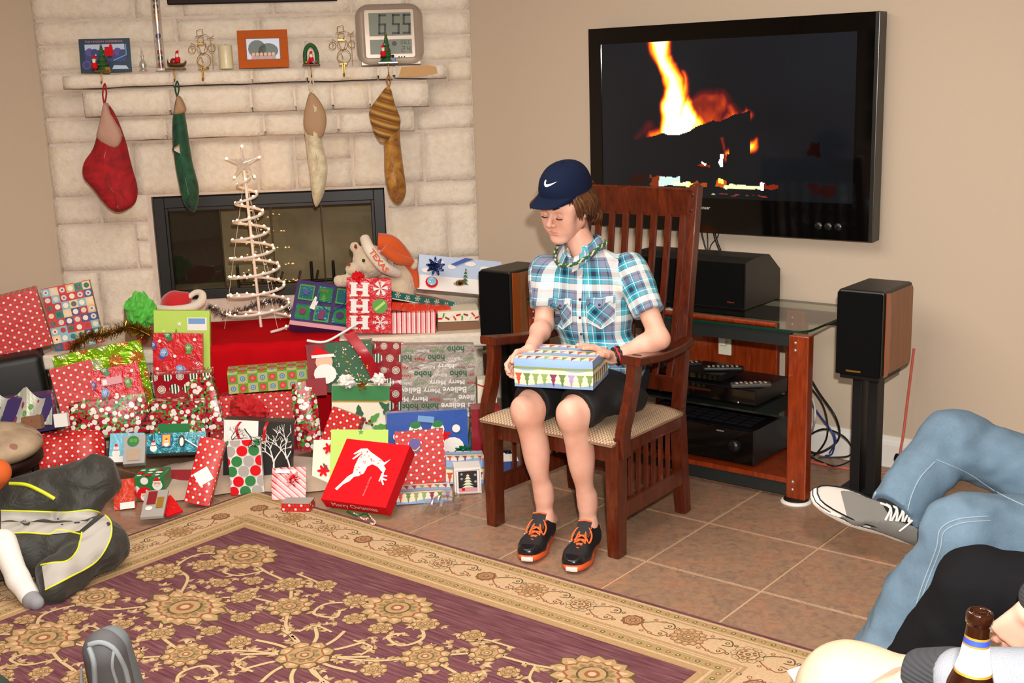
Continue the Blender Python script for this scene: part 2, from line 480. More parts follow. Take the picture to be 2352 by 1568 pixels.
for i in range(-8, 8):
    for j in range(-14, 3):
        x, y = (i + .5) * T, (j + .5) * T
        if x < XL - .1 or x > XR: continue
        o = bpy.data.objects.new('tile', tm); COL.objects.link(o); o.parent = flo; o.location = (x, y, R.uniform(-.0006, .0004)); o.rotation_euler[2] = R.choice((0, 1, 2, 3)) * math.pi / 2
def wall(name, lo, hi, m=None):
    b = MB(); b.box(lo, hi, m or M_wall); return b.build(name, kind='structure')
wall('wall_back', (XL - .12, YW, 0), (XR + .12, YW + .12, ZC))
wall('wall_left', (XL - .12, YB, 0), (XL, YW, ZC))
wall('wall_right', (XR, YB, 0), (XR + .12, YW, ZC))
wall('ceiling', (XL - .12, YB - .12, ZC), (XR + .12, YW + .12, ZC + .1), M_ceil)
# the wall behind the camera, with the window that the television mirrors
wx0, wx1, wz0, wz1 = -2.9, -1.5, .9, 2.2
b = MB()
for lo, hi in (((XL - .12, YB - .12, 0), (wx0, YB, ZC)), ((wx1, YB - .12, 0), (XR + .12, YB, ZC)), ((wx0, YB - .12, 0), (wx1, YB, wz0)), ((wx0, YB - .12, wz1), (wx1, YB, ZC))): b.box(lo, hi, M_wall)
b.build('wall_front', kind='structure')
win = thing('window_1', ((wx0 + wx1) / 2, YB - .06, wz0), None, None, kind='structure')
M_pane = mat('night_glass', '#07090c', .03, spec=.6)
b = MB()
for lo, hi in (((wx0, YB - .1, wz0), (wx0 + .06, YB + .03, wz1)), ((wx1 - .06, YB - .1, wz0), (wx1, YB + .03, wz1)), ((wx0, YB - .1, wz0), (wx1, YB + .05, wz0 + .06)), ((wx0, YB - .1, wz1 - .06), (wx1, YB + .03, wz1))): b.box(lo, hi, M_white)
b.build('frame', win)
b = MB()
for x in np.linspace(wx0, wx1, 4)[1:-1]: b.box((x - .012, YB - .08, wz0 + .05), (x + .012, YB - .02, wz1 - .05), M_white)
for z in (wz0 + .45, wz0 + .88): b.box((wx0 + .05, YB - .08, z - .012), (wx1 - .05, YB - .02, z + .012), M_white)
b.build('muntins', win)
b = MB(); b.box((wx0 + .05, YB - .06, wz0 + .05), (wx1 - .05, YB - .05, wz1 - .05), M_pane); b.build('pane', win)
def baseboard(name, p0, p1, nrm):
    b = MB(); p0, p1, nrm = V(*p0), V(*p1), V(*nrm)
    prof = [(0, 0), (.016, 0), (.016, .10), (.012, .115), (.007, .122), (.004, .14), (0, .14)]
    A = [p0 + nrm * a + V(0, 0, z) for a, z in prof]; B = [p1 + nrm * a + V(0, 0, z) for a, z in prof]
    for i in range(len(prof) - 1): b.face([A[i], B[i], B[i + 1], A[i + 1]], M_white)
    b.face(A[::-1], M_white); b.face(B, M_white); b.build(name, kind='structure')
baseboard('baseboard_back', (-2.0, YW, 0), (XR, YW, 0), (0, -1, 0))
baseboard('baseboard_left', (XL, YB, 0), (XL, -.56, 0), (1, 0, 0))
baseboard('baseboard_right', (XR, YB, 0), (XR, YW, 0), (-1, 0, 0))

# ================================================================= stone fireplace across the corner
def f_stone(n):
    v = n.vec('Object'); a = n.noise(v, 5, 5, .6, .6); b_ = n.noise(v, 30, 5, .7)
    n.color(n.mix(n.noise(v, 11, 4), n.ramp(a, [(.3, '#dccebb'), (.5, '#e8dccb'), (.7, '#e2d0b4')]), n.ramp(b_, [(.35, '#dac9b0'), (.6, '#ece2d2')])))
    n.bump(b_ + a * .8, .6, .012)
M_stone = mat('cream_limestone', '#dcc8aa', .85, fn=f_stone)
def f_mortar(n):
    v = n.vec('Object'); a = n.noise(v, 18, 5, .6)
    n.color(n.ramp(a, [(.3, '#c9b7a8'), (.7, '#d6c6b8')])); n.bump(n.noise(v, 70, 4), .5, .004)
M_mortar = mat('pale_mortar', '#c4ad98', .9, fn=f_mortar)
M_ochre = mat('ochre_patch', '#c59a66', .85, bump=(60, .5, .006))
fp = thing('fireplace', FP(-1.11, 0, 0), 'corner fireplace built of rough cream limestone blocks with a stone mantel shelf', 'fireplace', kind='structure')
oL, oR, oT, oB = -1.723, -.499, 1.178, .62
sL, sR = -2.222, 0.0
b = MB()   # mortar body with the firebox opening
def fbox(b, s0, s1, f0, f1, z0, z1, m, bev=0):
    b.box((s0, f0, z0), (s1, f1, z1), m, bev, T=lambda p: FP(p[0], p[1], p[2]))
fbox(b, sL + .012, oL, -.5, .001, 0, 2.7, M_mortar)
fbox(b, oR, sR - .004, -.34, .001, 0, 2.7, M_mortar)
fbox(b, oL, oR, -.5, .001, oT, 2.7, M_mortar)
fbox(b, oL, oR, -.5, -.008, 0, oB, M_mortar)
fbox(b, -1.97, -.25, -.02, .160, 1.625, 1.735, M_mortar)
fbox(b, -1.86, -.33, -.02, .09, 1.50, 1.60, M_mortar)
fbox(b, -2.03, -.16, -.02, .24, 1.765, 1.806, M_mortar)
b.build('mortar_core', fp)
def stone(s0, s1, z0, z1, off=0., depth=.05, m=None, under=False, rough=.006, nx=None):
    """a rock-faced block: bulging front grid with rolled edges and returns"""
    b = MB(); w_, h_ = s1 - s0, z1 - z0; nx = nx or max(5, int(w_ / .045)); nz_ = max(4, int(h_ / .04)); sd = R.uniform(0, 50)
    us = np.concatenate([[0], np.linspace(.004 / w_, 1 - .004 / w_, nx), [1]]); vs = np.concatenate([[0], np.linspace(.004 / h_, 1 - .004 / h_, nz_), [1]])
    G = []
    for i, u in enumerate(us):
        row = []
        for j, v in enumerate(vs):
            s, z = s0 + u * w_, z0 + v * h_
            eu, ev = min(u, 1 - u) * w_, min(v, 1 - v) * h_
            e = min(eu, ev); lift = .35 + .65 * (1 - math.exp(-e / .014))
            js = .006 * nz(s * 9, z * 9, sd); jz = .005 * nz(s * 9, sd, z * 9)
            o = off + .002 + (rough * 1.1 + rough * 1.6 * nz(s, z, sd, 7) + rough * nz(s, z, sd, 19)) * lift
            if i in (0, len(us) - 1) or j in (0, len(vs) - 1): o = off - depth
            row.append(FP(s + js, o, z + jz))
        G.append(row)
    b.grid(np.array(G), m or M_stone, smooth=True, flip=False)
    if under or off > .05:
        for j in (0, -1): b.face([G[0][j], G[-1][j], FP(s1, 0, (z0, z1)[j]), FP(s0, 0, (z0, z1)[j])], M_stone)
    b.build('stone', fp)
g = .006
def course(z0, z1, joints, off=0, **k):
    for a, c in zip(joints[:-1], joints[1:]): stone(a + g / 2, c - g / 2, z0 + g / 2, z1 - g / 2, off, **k)
course(2.36, 2.69, [sL, -1.8, -1.35, -.8, -.35, sR])
course(2.085, 2.36, [sL, -1.72, -1.48, -1.02, -.62, -.33, sR])
course(1.96, 2.085, [sL, -1.52, -1.1, -.42, sR - .0])
course(1.835, 1.96, [sL, -1.95, -1.35, -.88, -.45, sR])
# left pier and right pier
course(1.72, 1.835, [sL, -1.99]); course(1.595, 1.72, [sL, -1.97]); course(1.465, 1.595, [sL, -1.87])
course(1.19, 1.465, [sL, -1.80]); course(1.045, 1.19, [sL, -1.985, -1.745])
course(.796, 1.045, [sL, -1.82]); course(.945, 1.045, [-1.82, -1.75]); course(.796, .94, [-1.82, -1.745])
course(.50, .796, [sL, -2.04, -1.74])
course(1.72, 1.835, [-.14, sR]); course(1.59, 1.72, [-.24, sR]); course(1.474, 1.59, [-.31, sR])
course(1.195, 1.474, [-.44, -.28, sR]); course(1.065, 1.195, [-.485, -.33, sR])
course(.78, 1.065, [-.485, -.16, sR]); course(.50, .78, [-.485, -.30, sR])
course(1.185, 1.466, [-1.80, -1.5, -1.16, -.96]); course(1.335, 1.466, [-.96, -.66]); course(1.185, 1.335, [-.96, -.66]); course(1.185, 1.466, [-.66, -.44])
course(1.474, 1.592, [-1.865, -1.6, -1.1, -.72, -.318], off=.10, under=True, rough=.008)
course(1.598, 1.735, [-1.98, -1.56, -1.15, -.93, -.74, -.55, -.238], off=.17, under=True, rough=.009)
course(1.742, 1.815, [-2.05, -1.52, -1.13, -.86, -.5, -.42, -.145], off=.25, under=True, depth=.25, rough=.006)
b = MB(); q = [(-.40, 1.752), (-.27, 1.756), (-.20, 1.768), (-.205, 1.8), (-.25, 1.808), (-.38, 1.803), (-.39, 1.775)]
b.face([FP(s, .267, z) for s, z in q], M_ochre); b.build('ochre_patch', fp, label='ochre mortar smear on the shelf end')
# hearth: stone bench in front
b = MB(); fbox(b, -2.16, -.05, .0, .62, 0, .425, M_mortar); b.build('hearth_core', fp)
for z0, z1 in ((0, .21), (.21, .425)):
    js = [-2.17, -1.7, -1.2, -.75, -.4, -.04] if z0 else [-2.17, -1.9, -1.4, -1.0, -.55, -.04]
    course(z0 + .003, z1, js, off=.62, rough=.007)
def slab(s0, s1):
    b = MB(); b.box((s0, .01, .425), (s1, .68, .498), M_stone, .014, T=lambda p: FP(p[0] + .006 * nz(p[0], p[2], 1, 8), p[1] + .012 * nz(p[0], p[2], 3, 6), p[2]), seg=3)
    b.build('hearth_slab', fp)
for a, c in ((-2.18, -1.5), (-1.49, -.8), (-.79, -.02)): slab(a, c)
# ---- firebox with glass doors
M_iron = mat('black_iron', '#191817', .42, spec=.4)
M_soot = mat('sooty_brick', '#2e2722', .9, bump=(30, .6, .01))
def f_fb(n):
    v = n.vec('Object'); n.color(n.ramp(n.noise(v, 4, 4), [(.3, '#8f826c'), (.7, '#b3a68e')]))
M_fb = mat('fire_brick', '#8a7d69', .9, fn=f_fb)
def f_glass(n):
    t = n.t; mix = n.node('ShaderNodeMixShader'); tr = n.node('ShaderNodeBsdfTransparent'); gl = n.node('ShaderNodeBsdfGlossy')
    tr.inputs[0].default_value = (.88, .87, .82, 1); gl.inputs['Roughness'].default_value = .02
    fr = n.node('ShaderNodeFresnel'); fr.inputs[0].default_value = 1.9
    bk = n.node('ShaderNodeNewGeometry'); fac = X(n, fr.outputs[0]) * (1. - X(n, bk.outputs['Backfacing'])); n.put(mix.inputs[0], fac); n.link(tr.outputs[0], mix.inputs[1]); n.link(gl.outputs[0], mix.inputs[2])
    n.link(mix.outputs[0], t.nodes['Material Output'].inputs[0])
M_doorglass = mat('door_glass', '#333333', fn=f_glass)
ins = thing('fireplace_insert', FP(-1.11, 0, oB), 'black metal fireplace insert with dark glass folding doors', 'fireplace')
b = MB(); b2 = oL + .008; t2 = oR - .004
for a in ((b2, b2 + .055, -.03, .004, oB, oT - .008), (t2 - .055, t2, -.03, .004, oB, oT - .008), (b2 + .055, t2 - .055, -.03, .004, oT - .063, oT - .008), (b2 + .055, t2 - .055, -.03, .004, oB, oB + .05)): fbox(b, *a, M_iron, .003)
for a in ((b2 + .055, b2 + .07, -.04, -.008, oB + .05, oT - .063), (t2 - .07, t2 - .055, -.04, -.008, oB + .05, oT - .063), (b2 + .07, t2 - .07, -.04, -.008, oT - .082, oT - .063)): fbox(b, *a, M_iron, .002)
b.build('frame', ins)
xs = np.linspace(b2 + .07, t2 - .07, 5)
for k in range(4):
    b = MB(); fbox(b, xs[k] + .002, xs[k + 1] - .002, -.026, -.021, oB + .05, oT - .082, M_doorglass); b.build('door_pane', ins)
b = MB()
for x in xs[1:-1]: fbox(b, x - .003, x + .003, -.03, -.018, oB + .05, oT - .082, mat('dark_bronze', '#3a2f22', .35, metal=.8))
b.build('pane_edges', ins)
b = MB()
fbox(b, oL, oL + .01, -.49, -.045, oB - .05, oT, M_soot); fbox(b, oR - .01, oR, -.49, -.045, oB - .05, oT, M_soot)
fbox(b, oL, oR, -.5, -.49, oB - .05, oT, M_soot); fbox(b, oL, oR, -.49, -.045, oT - .02, oT, M_soot); fbox(b, oL, oR, -.49, -.03, oB - .05, oB + .01, M_fb)
b.build('firebox_lining', ins)
b = MB(); fbox(b, -1.42, -.56, -.40, -.38, oB, oT - .06, M_fb); b.build('back_brick_panel', ins)
b = MB()
for s in (-1.32, -1.12, -.92, -.80):
    b.tube([FP(s, -.12, oB + .01), FP(s, -.12, oB + .16)], .008, M_iron); 
for s in (-1.3, -1.2, -1.1, -1.0, -.9): b.tube([FP(s, -.42, oB + .07), FP(s, -.14, oB + .05)], .007, M_iron)
b.tube([FP(-1.33, -.14, oB + .05), FP(-.79, -.14, oB + .05)], .008, M_iron)
b.build('log_grate', ins)
# ---- big picture over the mantel (only its lower edge is in view)
M_dkwood = mat('dark_frame_wood', '#1e0c06', .5, spec=.2)
pic = thing('framed_picture', FP(-1.1, .01, 2.14), 'dark wooden picture frame whose lower edge shows above the mantel', 'picture')
p0, p1 = at(385, 10, off=.03), at(775, 4, off=.03); s0 = (p0 - Q0) @ FE; s1 = (p1 - Q0) @ FE; zb = (p0[2] + p1[2]) / 2
b = MB()
for a in ((s0, s1, .012, .045, zb, zb + .05), (s0, s1, .012, .045, zb + .5, zb + .55), (s0, s0 + .05, .012, .045, zb + .05, zb + .5), (s1 - .05, s1, .012, .045, zb + .05, zb + .5)): fbox(b, *a, M_dkwood, .006)
b.build('frame', pic)
b = MB(); fbox(b, s0 + .04, s1 - .04, .012, .02, zb + .04, zb + .51, mat('landscape_print', '#5c6a55', .6, fn=lambda n: n.color(n.ramp(n.noise(n.vec('Object'), 5, 4), [(.3, '#33402f'), (.5, '#6d7a5a'), (.7, '#a9b3a8')])))); b.build('canvas', pic)
# ================================================================= television
M_gloss = mat('gloss_black', '#060606', .06, spec=.55)
M_matblk = mat('matt_black', '#111111', .5, spec=.35)
M_silver = mat('silver_paint', '#b9b6ae', .3, metal=.7)
tvY = .95; tx0, tx1, tz0, tz1 = -1.197, .246, 1.006, 1.948
tv = thing('television', ((tx0 + tx1) / 2, 1.02, tz0), 'large black flat television on the wall showing a log fire', 'television')
sx0, sx1, sz0, sz1 = -1.127, .150, 1.163, 1.873
b = MB()
for lo, hi in (((tx0, tvY, tz0), (sx0, tvY + .07, tz1)), ((sx1, tvY, tz0), (tx1 - .02, tvY + .07, tz1)), ((sx0, tvY, sz1), (sx1, tvY + .07, tz1)), ((sx0, tvY, tz0), (sx1, tvY + .07, sz0))): b.box(lo, hi, M_gloss)
b.box((tx0 + .04, tvY + .07, tz0 + .06), (tx1 - .06, YW - .001, tz1 - .06), M_matblk)
b.build('bezel', tv)
b = MB(); b.box((tx1 - .02, tvY - .004, tz0), (tx1, tvY + .072, tz1), mat('dark_grey_edge', '#2e2d2a', .3, metal=.3), .003); b.build('side_trim', tv, label='grey side strip')
# the fire on the screen: a picture drawn cell by cell on the flat panel
def fire_image(nx, ny):
    u, v = np.meshgrid((np.arange(nx) + .5) / nx, (np.arange(ny) + .5) / ny, indexing='ij')   # v up
    rs = np.random.RandomState(3)
    def vn(sx, sy, seed):
        r = np.random.RandomState(seed); gx, gy = int(sx) + 3, int(sy) + 3; G = r.rand(gx, gy)
        x, y = u * sx, v * sy; i, j = x.astype(int), y.astype(int); fx, fy = x - i, y - j; fx = fx * fx * (3 - 2 * fx); fy = fy * fy * (3 - 2 * fy)
        return (G[i, j] * (1 - fx) + G[i + 1, j] * fx) * (1 - fy) + (G[i, j + 1] * (1 - fx) + G[i + 1, j + 1] * fx) * fy
    n1 = (vn(14, 5, 1) - .5) * 2; n2 = (vn(34, 12, 2) - .5) * 2; n3 = (vn(90, 30, 4) - .5) * 2
    heat = np.zeros_like(u)
    def blob(pts, k=1.):
        """pts: (u, v, half width) spine of a flame"""
        nonlocal heat
        P = np.array(pts); best = np.full(u.shape, -9.)
        wu = u + .014 * n1 + .008 * n2
        for a, c in zip(P[:-1], P[1:]):
            d = c[:2] - a[:2]; asp = .556; a = a * np.array([1, 1, 1.35]); c = c * np.array([1, 1, 1.35])
            px, py = wu - a[0], (v - a[1]) * asp; dx, dy = d[0], d[1] * asp
            t = np.clip((px * dx + py * dy) / (dx * dx + dy * dy + 1e-9), 0, 1)
            r = a[2] + (c[2] - a[2]) * t
            best = np.maximum(best, (r - np.hypot(px - t * dx, py - t * dy)) / .03)
        heat = np.maximum(heat, k * np.clip(best + .25, 0, 1.5))
    blob([(.29, .40, .035), (.31, .50, .05), (.30, .60, .04), (.31, .70, .03), (.30, .80, .028), (.265, .90, .034), (.26, 1.05, .045)])
    blob([(.30, .45, .03), (.32, .6, .045), (.315, .7, .03), (.305, .84, .018), (.305, .9, .008)], 1.1)
    blob([(.33, .45, .03), (.345, .6, .03), (.35, .72, .018), (.345, .8, .01)], .75)
    blob([(.33, .42, .04), (.37, .5, .04), (.375, .6, .018), (.37, .65, .006)], 1.15)
    blob([(.38, .43, .03), (.41, .48, .03), (.43, .50, .01)], .7)
    blob([(.40, .42, .02), (.48, .45, .03), (.56, .52, .03), (.55, .58, .02)], .34)
    blob([(.36, .5, .06), (.45, .55, .07), (.50, .6, .05)], .26)
    blob([(.20, .40, .02), (.26, .42, .02), (.30, .44, .03)], .6)
    blob([(.14, .38, .02), (.2, .46, .03)], .2)
    blob([(.59, .50, .018), (.605, .53, .016), (.60, .57, .004)], .8)
    blob([(.515, .38, .008), (.52, .30, .006), (.52, .25, .01)], .7)
    blob([(.53, .285, .012), (.58, .30, .02), (.625, .33, .02), (.645, .38, .006)], .95)
    blob([(.575, .33, .01), (.575, .38, .004)], .6)
    # logs cut the flames
    log1 = .33 + .10 * np.clip((u - .05) / .25, 0, 1) - .03 * np.exp(-((u - .33) / .05) ** 2) + .12 * np.clip((u - .36) / .25, 0, 1)
    low = v < log1 + .01 * n2
    m1 = low & (u < .62) & ~((u > .49) & (u < .54) & (v < .39))
    heat[m1 & (v > .16)] *= .0
    m2 = (v < .285 + .004 * n2) & (v > .15) & (u > .53)
    heat[m2] = 0
    ramp_t = [0, .12, .3, .5, .7, .9, 1.1, 1.4]
    rc = np.array([[0, 0, 0], [.05, .008, .004], [.30, .06, .01], [.75, .25, .02], [.98, .55, .06], [1., .82, .22], [1., .95, .55], [1, 1, .85]])
    h = np.clip(heat * (1 + .12 * n2 + .08 * n3), 0, 1.4)
    col = np.stack([np.interp(h, ramp_t, rc[:, i]) for i in range(3)], -1)
    hot = (h > .9) & (v < .5)
    base = np.stack([.045 + .02 * v, .052 + .02 * v, .060 + .025 * v], -1)  # blue-grey veil of the flash reflected in the screen, put into the picture
    col = np.maximum(col, base * (1 + .3 * vn(6, 4, 8))[..., None])
    # pale hot spots and the glowing ash line
    def patch(x0, x1, y0, y1, c, jag=.01):
        m = (u + jag * n3 > x0) & (u < x1 + jag * n2) & (v + jag * 1.2 * n2 > y0) & (v < y1 + jag * n3); col[m] = col[m] * 0 + np.array(c)
    patch(.500, .518, .195, .285, (.85, .95, .95), .006); patch(.43, .445, .205, .23, (.9, .85, .8), .01); patch(.41, .46, .20, .215, (.5, .12, .04), .01)
    patch(.215, .255, .065, .135, (.42, .15, .05)); patch(.252, .34, .07, .13, (.70, .80, .76), .006); patch(.33, .40, .07, .095, (.85, .85, .40), .01)
    patch(.39, .455, .068, .10, (.55, .22, .06), .012); patch(.30, .37, .075, .1, (.9, .92, .7), .008)
    patch(.49, .53, .065, .12, (.65, .28, .08), .012); patch(.50, .52, .09, .125, (.95, .85, .35), .008); patch(.52, .67, .062, .09, (.80, .82, .62), .006); patch(.665, .74, .066, .10, (.42, .12, .05), .012)
    patch(.66, .678, .06, .11, (.9, .85, .8), .004); patch(.13, .20, .07, .13, (.12, .03, .02), .015); patch(.85, .93, .045, .10, (.11, .025, .02), .02); patch(.84, .875, .28, .36, (.07, .012, .01), .01)
    for a, c_, cc in ((.39, .44, (.35, .5, .2)), (.47, .5, (.6, .55, .4)), (.5, .62, (.4, .18, .12)), (.64, .72, (.45, .15, .1))): patch(a, c_, .018, .026, cc, .012)
    return np.clip(col, 0, 1)
nx, ny = 330, 184
img = fire_image(nx, ny)
def f_screen(n):
    a = n.node('ShaderNodeVertexColor', layer_name='picture')
    n.link(a.outputs[0], n.b.inputs['Emission Color']); n.b.inputs['Emission Strength'].default_value = 1.0
M_screen = mat('lit_screen', '#030304', .09, spec=.5, fn=f_screen)
gx = np.linspace(sx0, sx1, nx + 1); gz = np.linspace(sz0, sz1, ny + 1)
vv = np.array([(x, tvY + .004, z) for x in gx for z in gz])
I, J = np.meshgrid(np.arange(nx), np.arange(ny), indexing='ij'); a_ = (I * (ny + 1) + J).ravel()
ff = np.stack([a_, a_ + ny + 1, a_ + ny + 2, a_ + 1], 1)
o = np_obj('screen', vv, ff, M_screen, parent=tv, smooth=False, label='lit screen with orange flames over dark logs')
ca = o.data.color_attributes.new('picture', 'FLOAT_COLOR', 'CORNER')
li = np.array([lin(tuple(c)) for c in img.reshape(-1, 3)]); li = np.concatenate([li, np.ones((len(li), 1))], 1)
ca.data.foreach_set('color', np.repeat(li, 4, 0).ravel().astype(np.float32))
b = MB(); M_logo = mat('logo_grey', '#a8a8a4', .4)
pr = Print(b, Fr((tx0 + .60, tvY - .0005, tz0 + .105), (1, 0, 0), (0, 0, 1), (0, -1, 0)), .2, .05)
pr.text('Pioneer', 0, 0, .016, M_logo, w=.066, bold=.02); b.build('maker_mark', tv)
b = MB()
for x in (-.13, -.085, -.04): b.lathe([(0, .002), (.017, .002), (.018, 0), (.014, -.001)], mat('bezel_dimple', '#141414', .3), c=(x + .13, tvY, tz0 + .055), ax=(V(1, 0, 0), V(0, 0, 1), V(0, -1, 0)), n=20)
b.build('controls', tv)
M_cable = mat('black_cable', '#121212', .5); M_blue = mat('blue_cable', '#2a3f8a', .45); M_wh = mat('white_cable', '#cfc9bf', .5); M_red = mat('red_cable', '#c8604e', .5)
for i, (pts, r) in enumerate((([(1612, 535), (1618, 560), (1628, 600)], .004), ([(1625, 538), (1626, 570), (1630, 600)], .003), ([(1641, 535), (1648, 560), (1663, 602)], .007), ([(1650, 540), (1632, 565), (1629, 600)], .0025))):
    b = MB(); P = [at(x, y, Y=1.0) for x, y in pts]; P = [P[0] + V(0, -.01, .07)] + P + [P[-1] + V(0, 0, -.1)]
    b.tube(P, r, M_cable, smooth_path=6)
    tag(b.build('television_cable'), ('thin black cable looping down below the left of the screen', 'thin black cable straight down beside the thick one', 'thick black plug lead hanging under the television', 'hair-thin black cable crossing over to the left')[i], 'cable', 'cables hanging from the television')

# ================================================================= media stand
M_cherry = mat('cherry_wood', '#7a2b10', .25, coat=.5, fn=lambda n: (lambda v: n.color(n.ramp(n.noise(v, 9, 5, .6, 1.5), [(.3, '#6b240c'), (.7, '#963a14')])))(n.comb(*[a * k for a, k in zip(n.sep(n.vec('Object')), (4., 4., .6))])))
M_steel = mat('dark_steel_rail', '#2b2f2e', .4, metal=.3)
def f_clear(n):
    t = n.t; mix = n.node('ShaderNodeMixShader'); tr = n.node('ShaderNodeBsdfTransparent'); gl = n.node('ShaderNodeBsdfGlossy')
    tr.inputs[0].default_value = (.86, .90, .86, 1); gl.inputs['Roughness'].default_value = .015
    fr = n.node('ShaderNodeFresnel'); fr.inputs[0].default_value = 1.85
    bk = n.node('ShaderNodeNewGeometry'); fac = X(n, fr.outputs[0]) * (1. - X(n, bk.outputs['Backfacing'])); n.put(mix.inputs[0], fac); n.link(tr.outputs[0], mix.inputs[1]); n.link(gl.outputs[0], mix.inputs[2]); n.link(mix.outputs[0], t.nodes['Material Output'].inputs[0])
M_clear = mat('clear_glass', '#ffffff', fn=f_clear); M_gledge = mat('green_glass_edge', '#0d3a2c', .15)
st = thing('media_stand', (-.48, .68, 0), 'cherry wood and glass media stand under the television', 'stand')
gx0, gx1, gy0, gy1 = -1.22, .205, .40, 1.0
def rrect(x0, y0, x1, y1, r, k=5):
    o = []
    for cx, cy, a0 in ((x1 - r, y1 - r, 0), (x0 + r, y1 - r, 90), (x0 + r, y0 + r, 180), (x1 - r, y0 + r, 270)):
        for i in range(k + 1):
            a = math.radians(a0 + 90 * i / k); o.append((cx + r * math.cos(a), cy + r * math.sin(a)))
    return o
b = MB(); b.prism(rrect(gx0, gy0, gx1, gy1, .06), .01, M_clear, Fr((0, 0, .705), (1, 0, 0), (0, 1, 0), (0, 0, 1)), side=M_gledge); b.build('glass_top', st)
for i, (lx, ly) in enumerate(((.134, .40), (-1.18, .40), (-.10, .86), (-1.0, .86))):
    b = MB(); b.box((lx, ly, .012), (lx + .085, ly + .05, .695), M_cherry, .004); lg = b.build('leg', st)
    for z in (.665, .635, .085, .052):
        b = MB(); b.ball((lx + .03, ly - .001, z), (.007, .004, .007), M_silver, 8, 6); b.build('bolt', lg)
    b = MB(); b.lathe([(0, .012), (.05, .012), (.062, .006), (.064, 0), (0, 0)], M_white, c=(lx + .042, ly + .01, 0), n=24); b.lathe([(0, .016), (.05, .016), (.052, .012)], M_matblk, c=(lx + .042, ly + .01, 0), n=24); b.build('foot_pad', lg)
b = MB(); b.box((-1.10, .415, .645), (.134, .44, .700), M_steel); b.box((-1.1, .88, .645), (.134, .9, .7), M_steel); b.build('top_rail', st)
b = MB(); b.box((-1.10, .415, .018), (.134, .44, .072), M_steel); b.build('bottom_rail', st)
b = MB(); b.prism([(-1.1, .405), (.134, .405), (.134, .46), (-.09, .92), (-1.1, .92)], .021, M_cherry, Fr((0, 0, .074), (1, 0, 0), (0, 1, 0), (0, 0, 1))); b.build('bottom_shelf', st)
b = MB(); b.box((-.80, .90, .10), (-.16, .93, .62), M_cherry, .003); b.build('back_panel', st)
b = MB(); b.prism([(-1.1, .42), (.134, .42), (.134, .46), (-.09, .90), (-1.1, .90)], .008, mat('smoked_glass', '#1b211f', .05, spec=.6), Fr((0, 0, .342), (1, 0, 0), (0, 1, 0), (0, 0, 1))); b.build('glass_shelf', st)
b = MB(); p = [at(1570, 722, Z=.724), at(1783, 746, Z=.724)]; d_ = unit(p[1] - p[0]); b.tube([p[0] - d_ * .5, p[1]], .011, M_cherry, n=10)
tag(b.build('wooden_rod'), 'polished orange-brown wooden rod lying on the glass stand top', 'rod')
# centre speaker
cs = thing('center_speaker', (-.48, .86, .715), 'wide black centre speaker with a sloped back on the glass top', 'speaker')
pf = [(.68, 0), (.68, .205), (.76, .215), (.90, .215), (1.01, .135), (1.01, 0)]
b = MB(); A = [V(-.80, y, .717 + z) for y, z in pf]; B = [V(-.205, y, .717 + z) for y, z in pf]
M_vinyl = mat('black_ash_vinyl', '#1d1b19', .45, bump=(200, .2, .001))
b.face(A, M_vinyl); b.face(B[::-1], M_vinyl)
for i in range(6): b.face([A[i], B[i], B[(i + 1) % 6], A[(i + 1) % 6]][::-1], M_vinyl)
b.build('cabinet', cs)
M_cloth = mat('speaker_cloth', '#0c0c0c', .95, spec=.1)
b = MB(); b.box((-.795, .668, .722), (-.21, .682, .918), M_cloth, .004); b.build('grille', cs)
b = MB(); pr = Print(b, Fr((-.285, .6675, .742), (1, 0, 0), (0, 0, 1), (0, -1, 0)), .1, .05); pr.text('Klipsch', 0, 0, .008, mat('red_mark', '#a03020', .5), w=.032, bold=.02); b.build('maker_mark', cs)
# bookshelf speakers
def f_walnut(n):
    v = n.comb(*[a * k for a, k in zip(n.sep(n.vec('Object')), (10., 10., .8))])
    n.color(n.ramp(n.noise(v, 6, 5, .6, .6), [(.3, '#7d4a28'), (.7, '#955f37')]))
M_walnut = mat('walnut_veneer', '#8a5630', .4, fn=f_walnut); M_brass = mat('brass', '#a9803a', .35, metal=.8)
def bookshelf(x0, y0, z0, yaw, label):
    W_, D_, H_ = .19, .30, .345; c, s = math.cos(yaw), math.sin(yaw)
    F = Fr((x0, y0, z0), (c, s, 0), (-s, c, 0), (0, 0, 1))      # u right, v back, w up
    t = thing('bookshelf_speaker', F(W_ / 2, D_ / 2), label, 'speaker', 'bookshelf speakers flanking the television')
    b = MB(); b.box((0, .0, 0), (W_, D_, H_), M_vinyl, .012, T=lambda p: F(*p)); b.build('cabinet', t)
    b = MB()
    for x in (-.003, W_ + .0):
        b = MB(); b.prism(rrect(.02, .012, D_ - .003, H_ - .012, .022), .004, M_walnut, Fr(F(x if x < 0 else W_ - .001, 0), F.v, F.w, F.u)); b.build('side_panel', t, label='walnut veneer cheek')
    b = MB(); pf = [(0, 0), (.03, 0), (.045, .03), (.045, H_ - .05), (.03, H_ - .015), (0, H_ - .012)]
    b.prism([(y + .012, z + .006) for y, z in pf], .004, mat('amber_wood', '#9a4a1c', .3, coat=.4), Fr(F(W_ + .003, 0), F.v, F.w, F.u)); b.build('front_trim', t, label='amber wood front strip')
    b = MB(); b.box((.004, -.014, .006), (W_ - .004, .004, H_ - .008), M_cloth, .006, T=lambda p: F(*p)); b.build('grille', t)
    b = MB(); b.box((.05, -.016, .020), (.11, -.013, .027), M_brass, 0, T=lambda p: F(*p)); b.build('name_plate', t)
    return F
Fs = bookshelf(.29, .50, .535, .0, 'black and walnut bookshelf speaker at the right of the television stand')
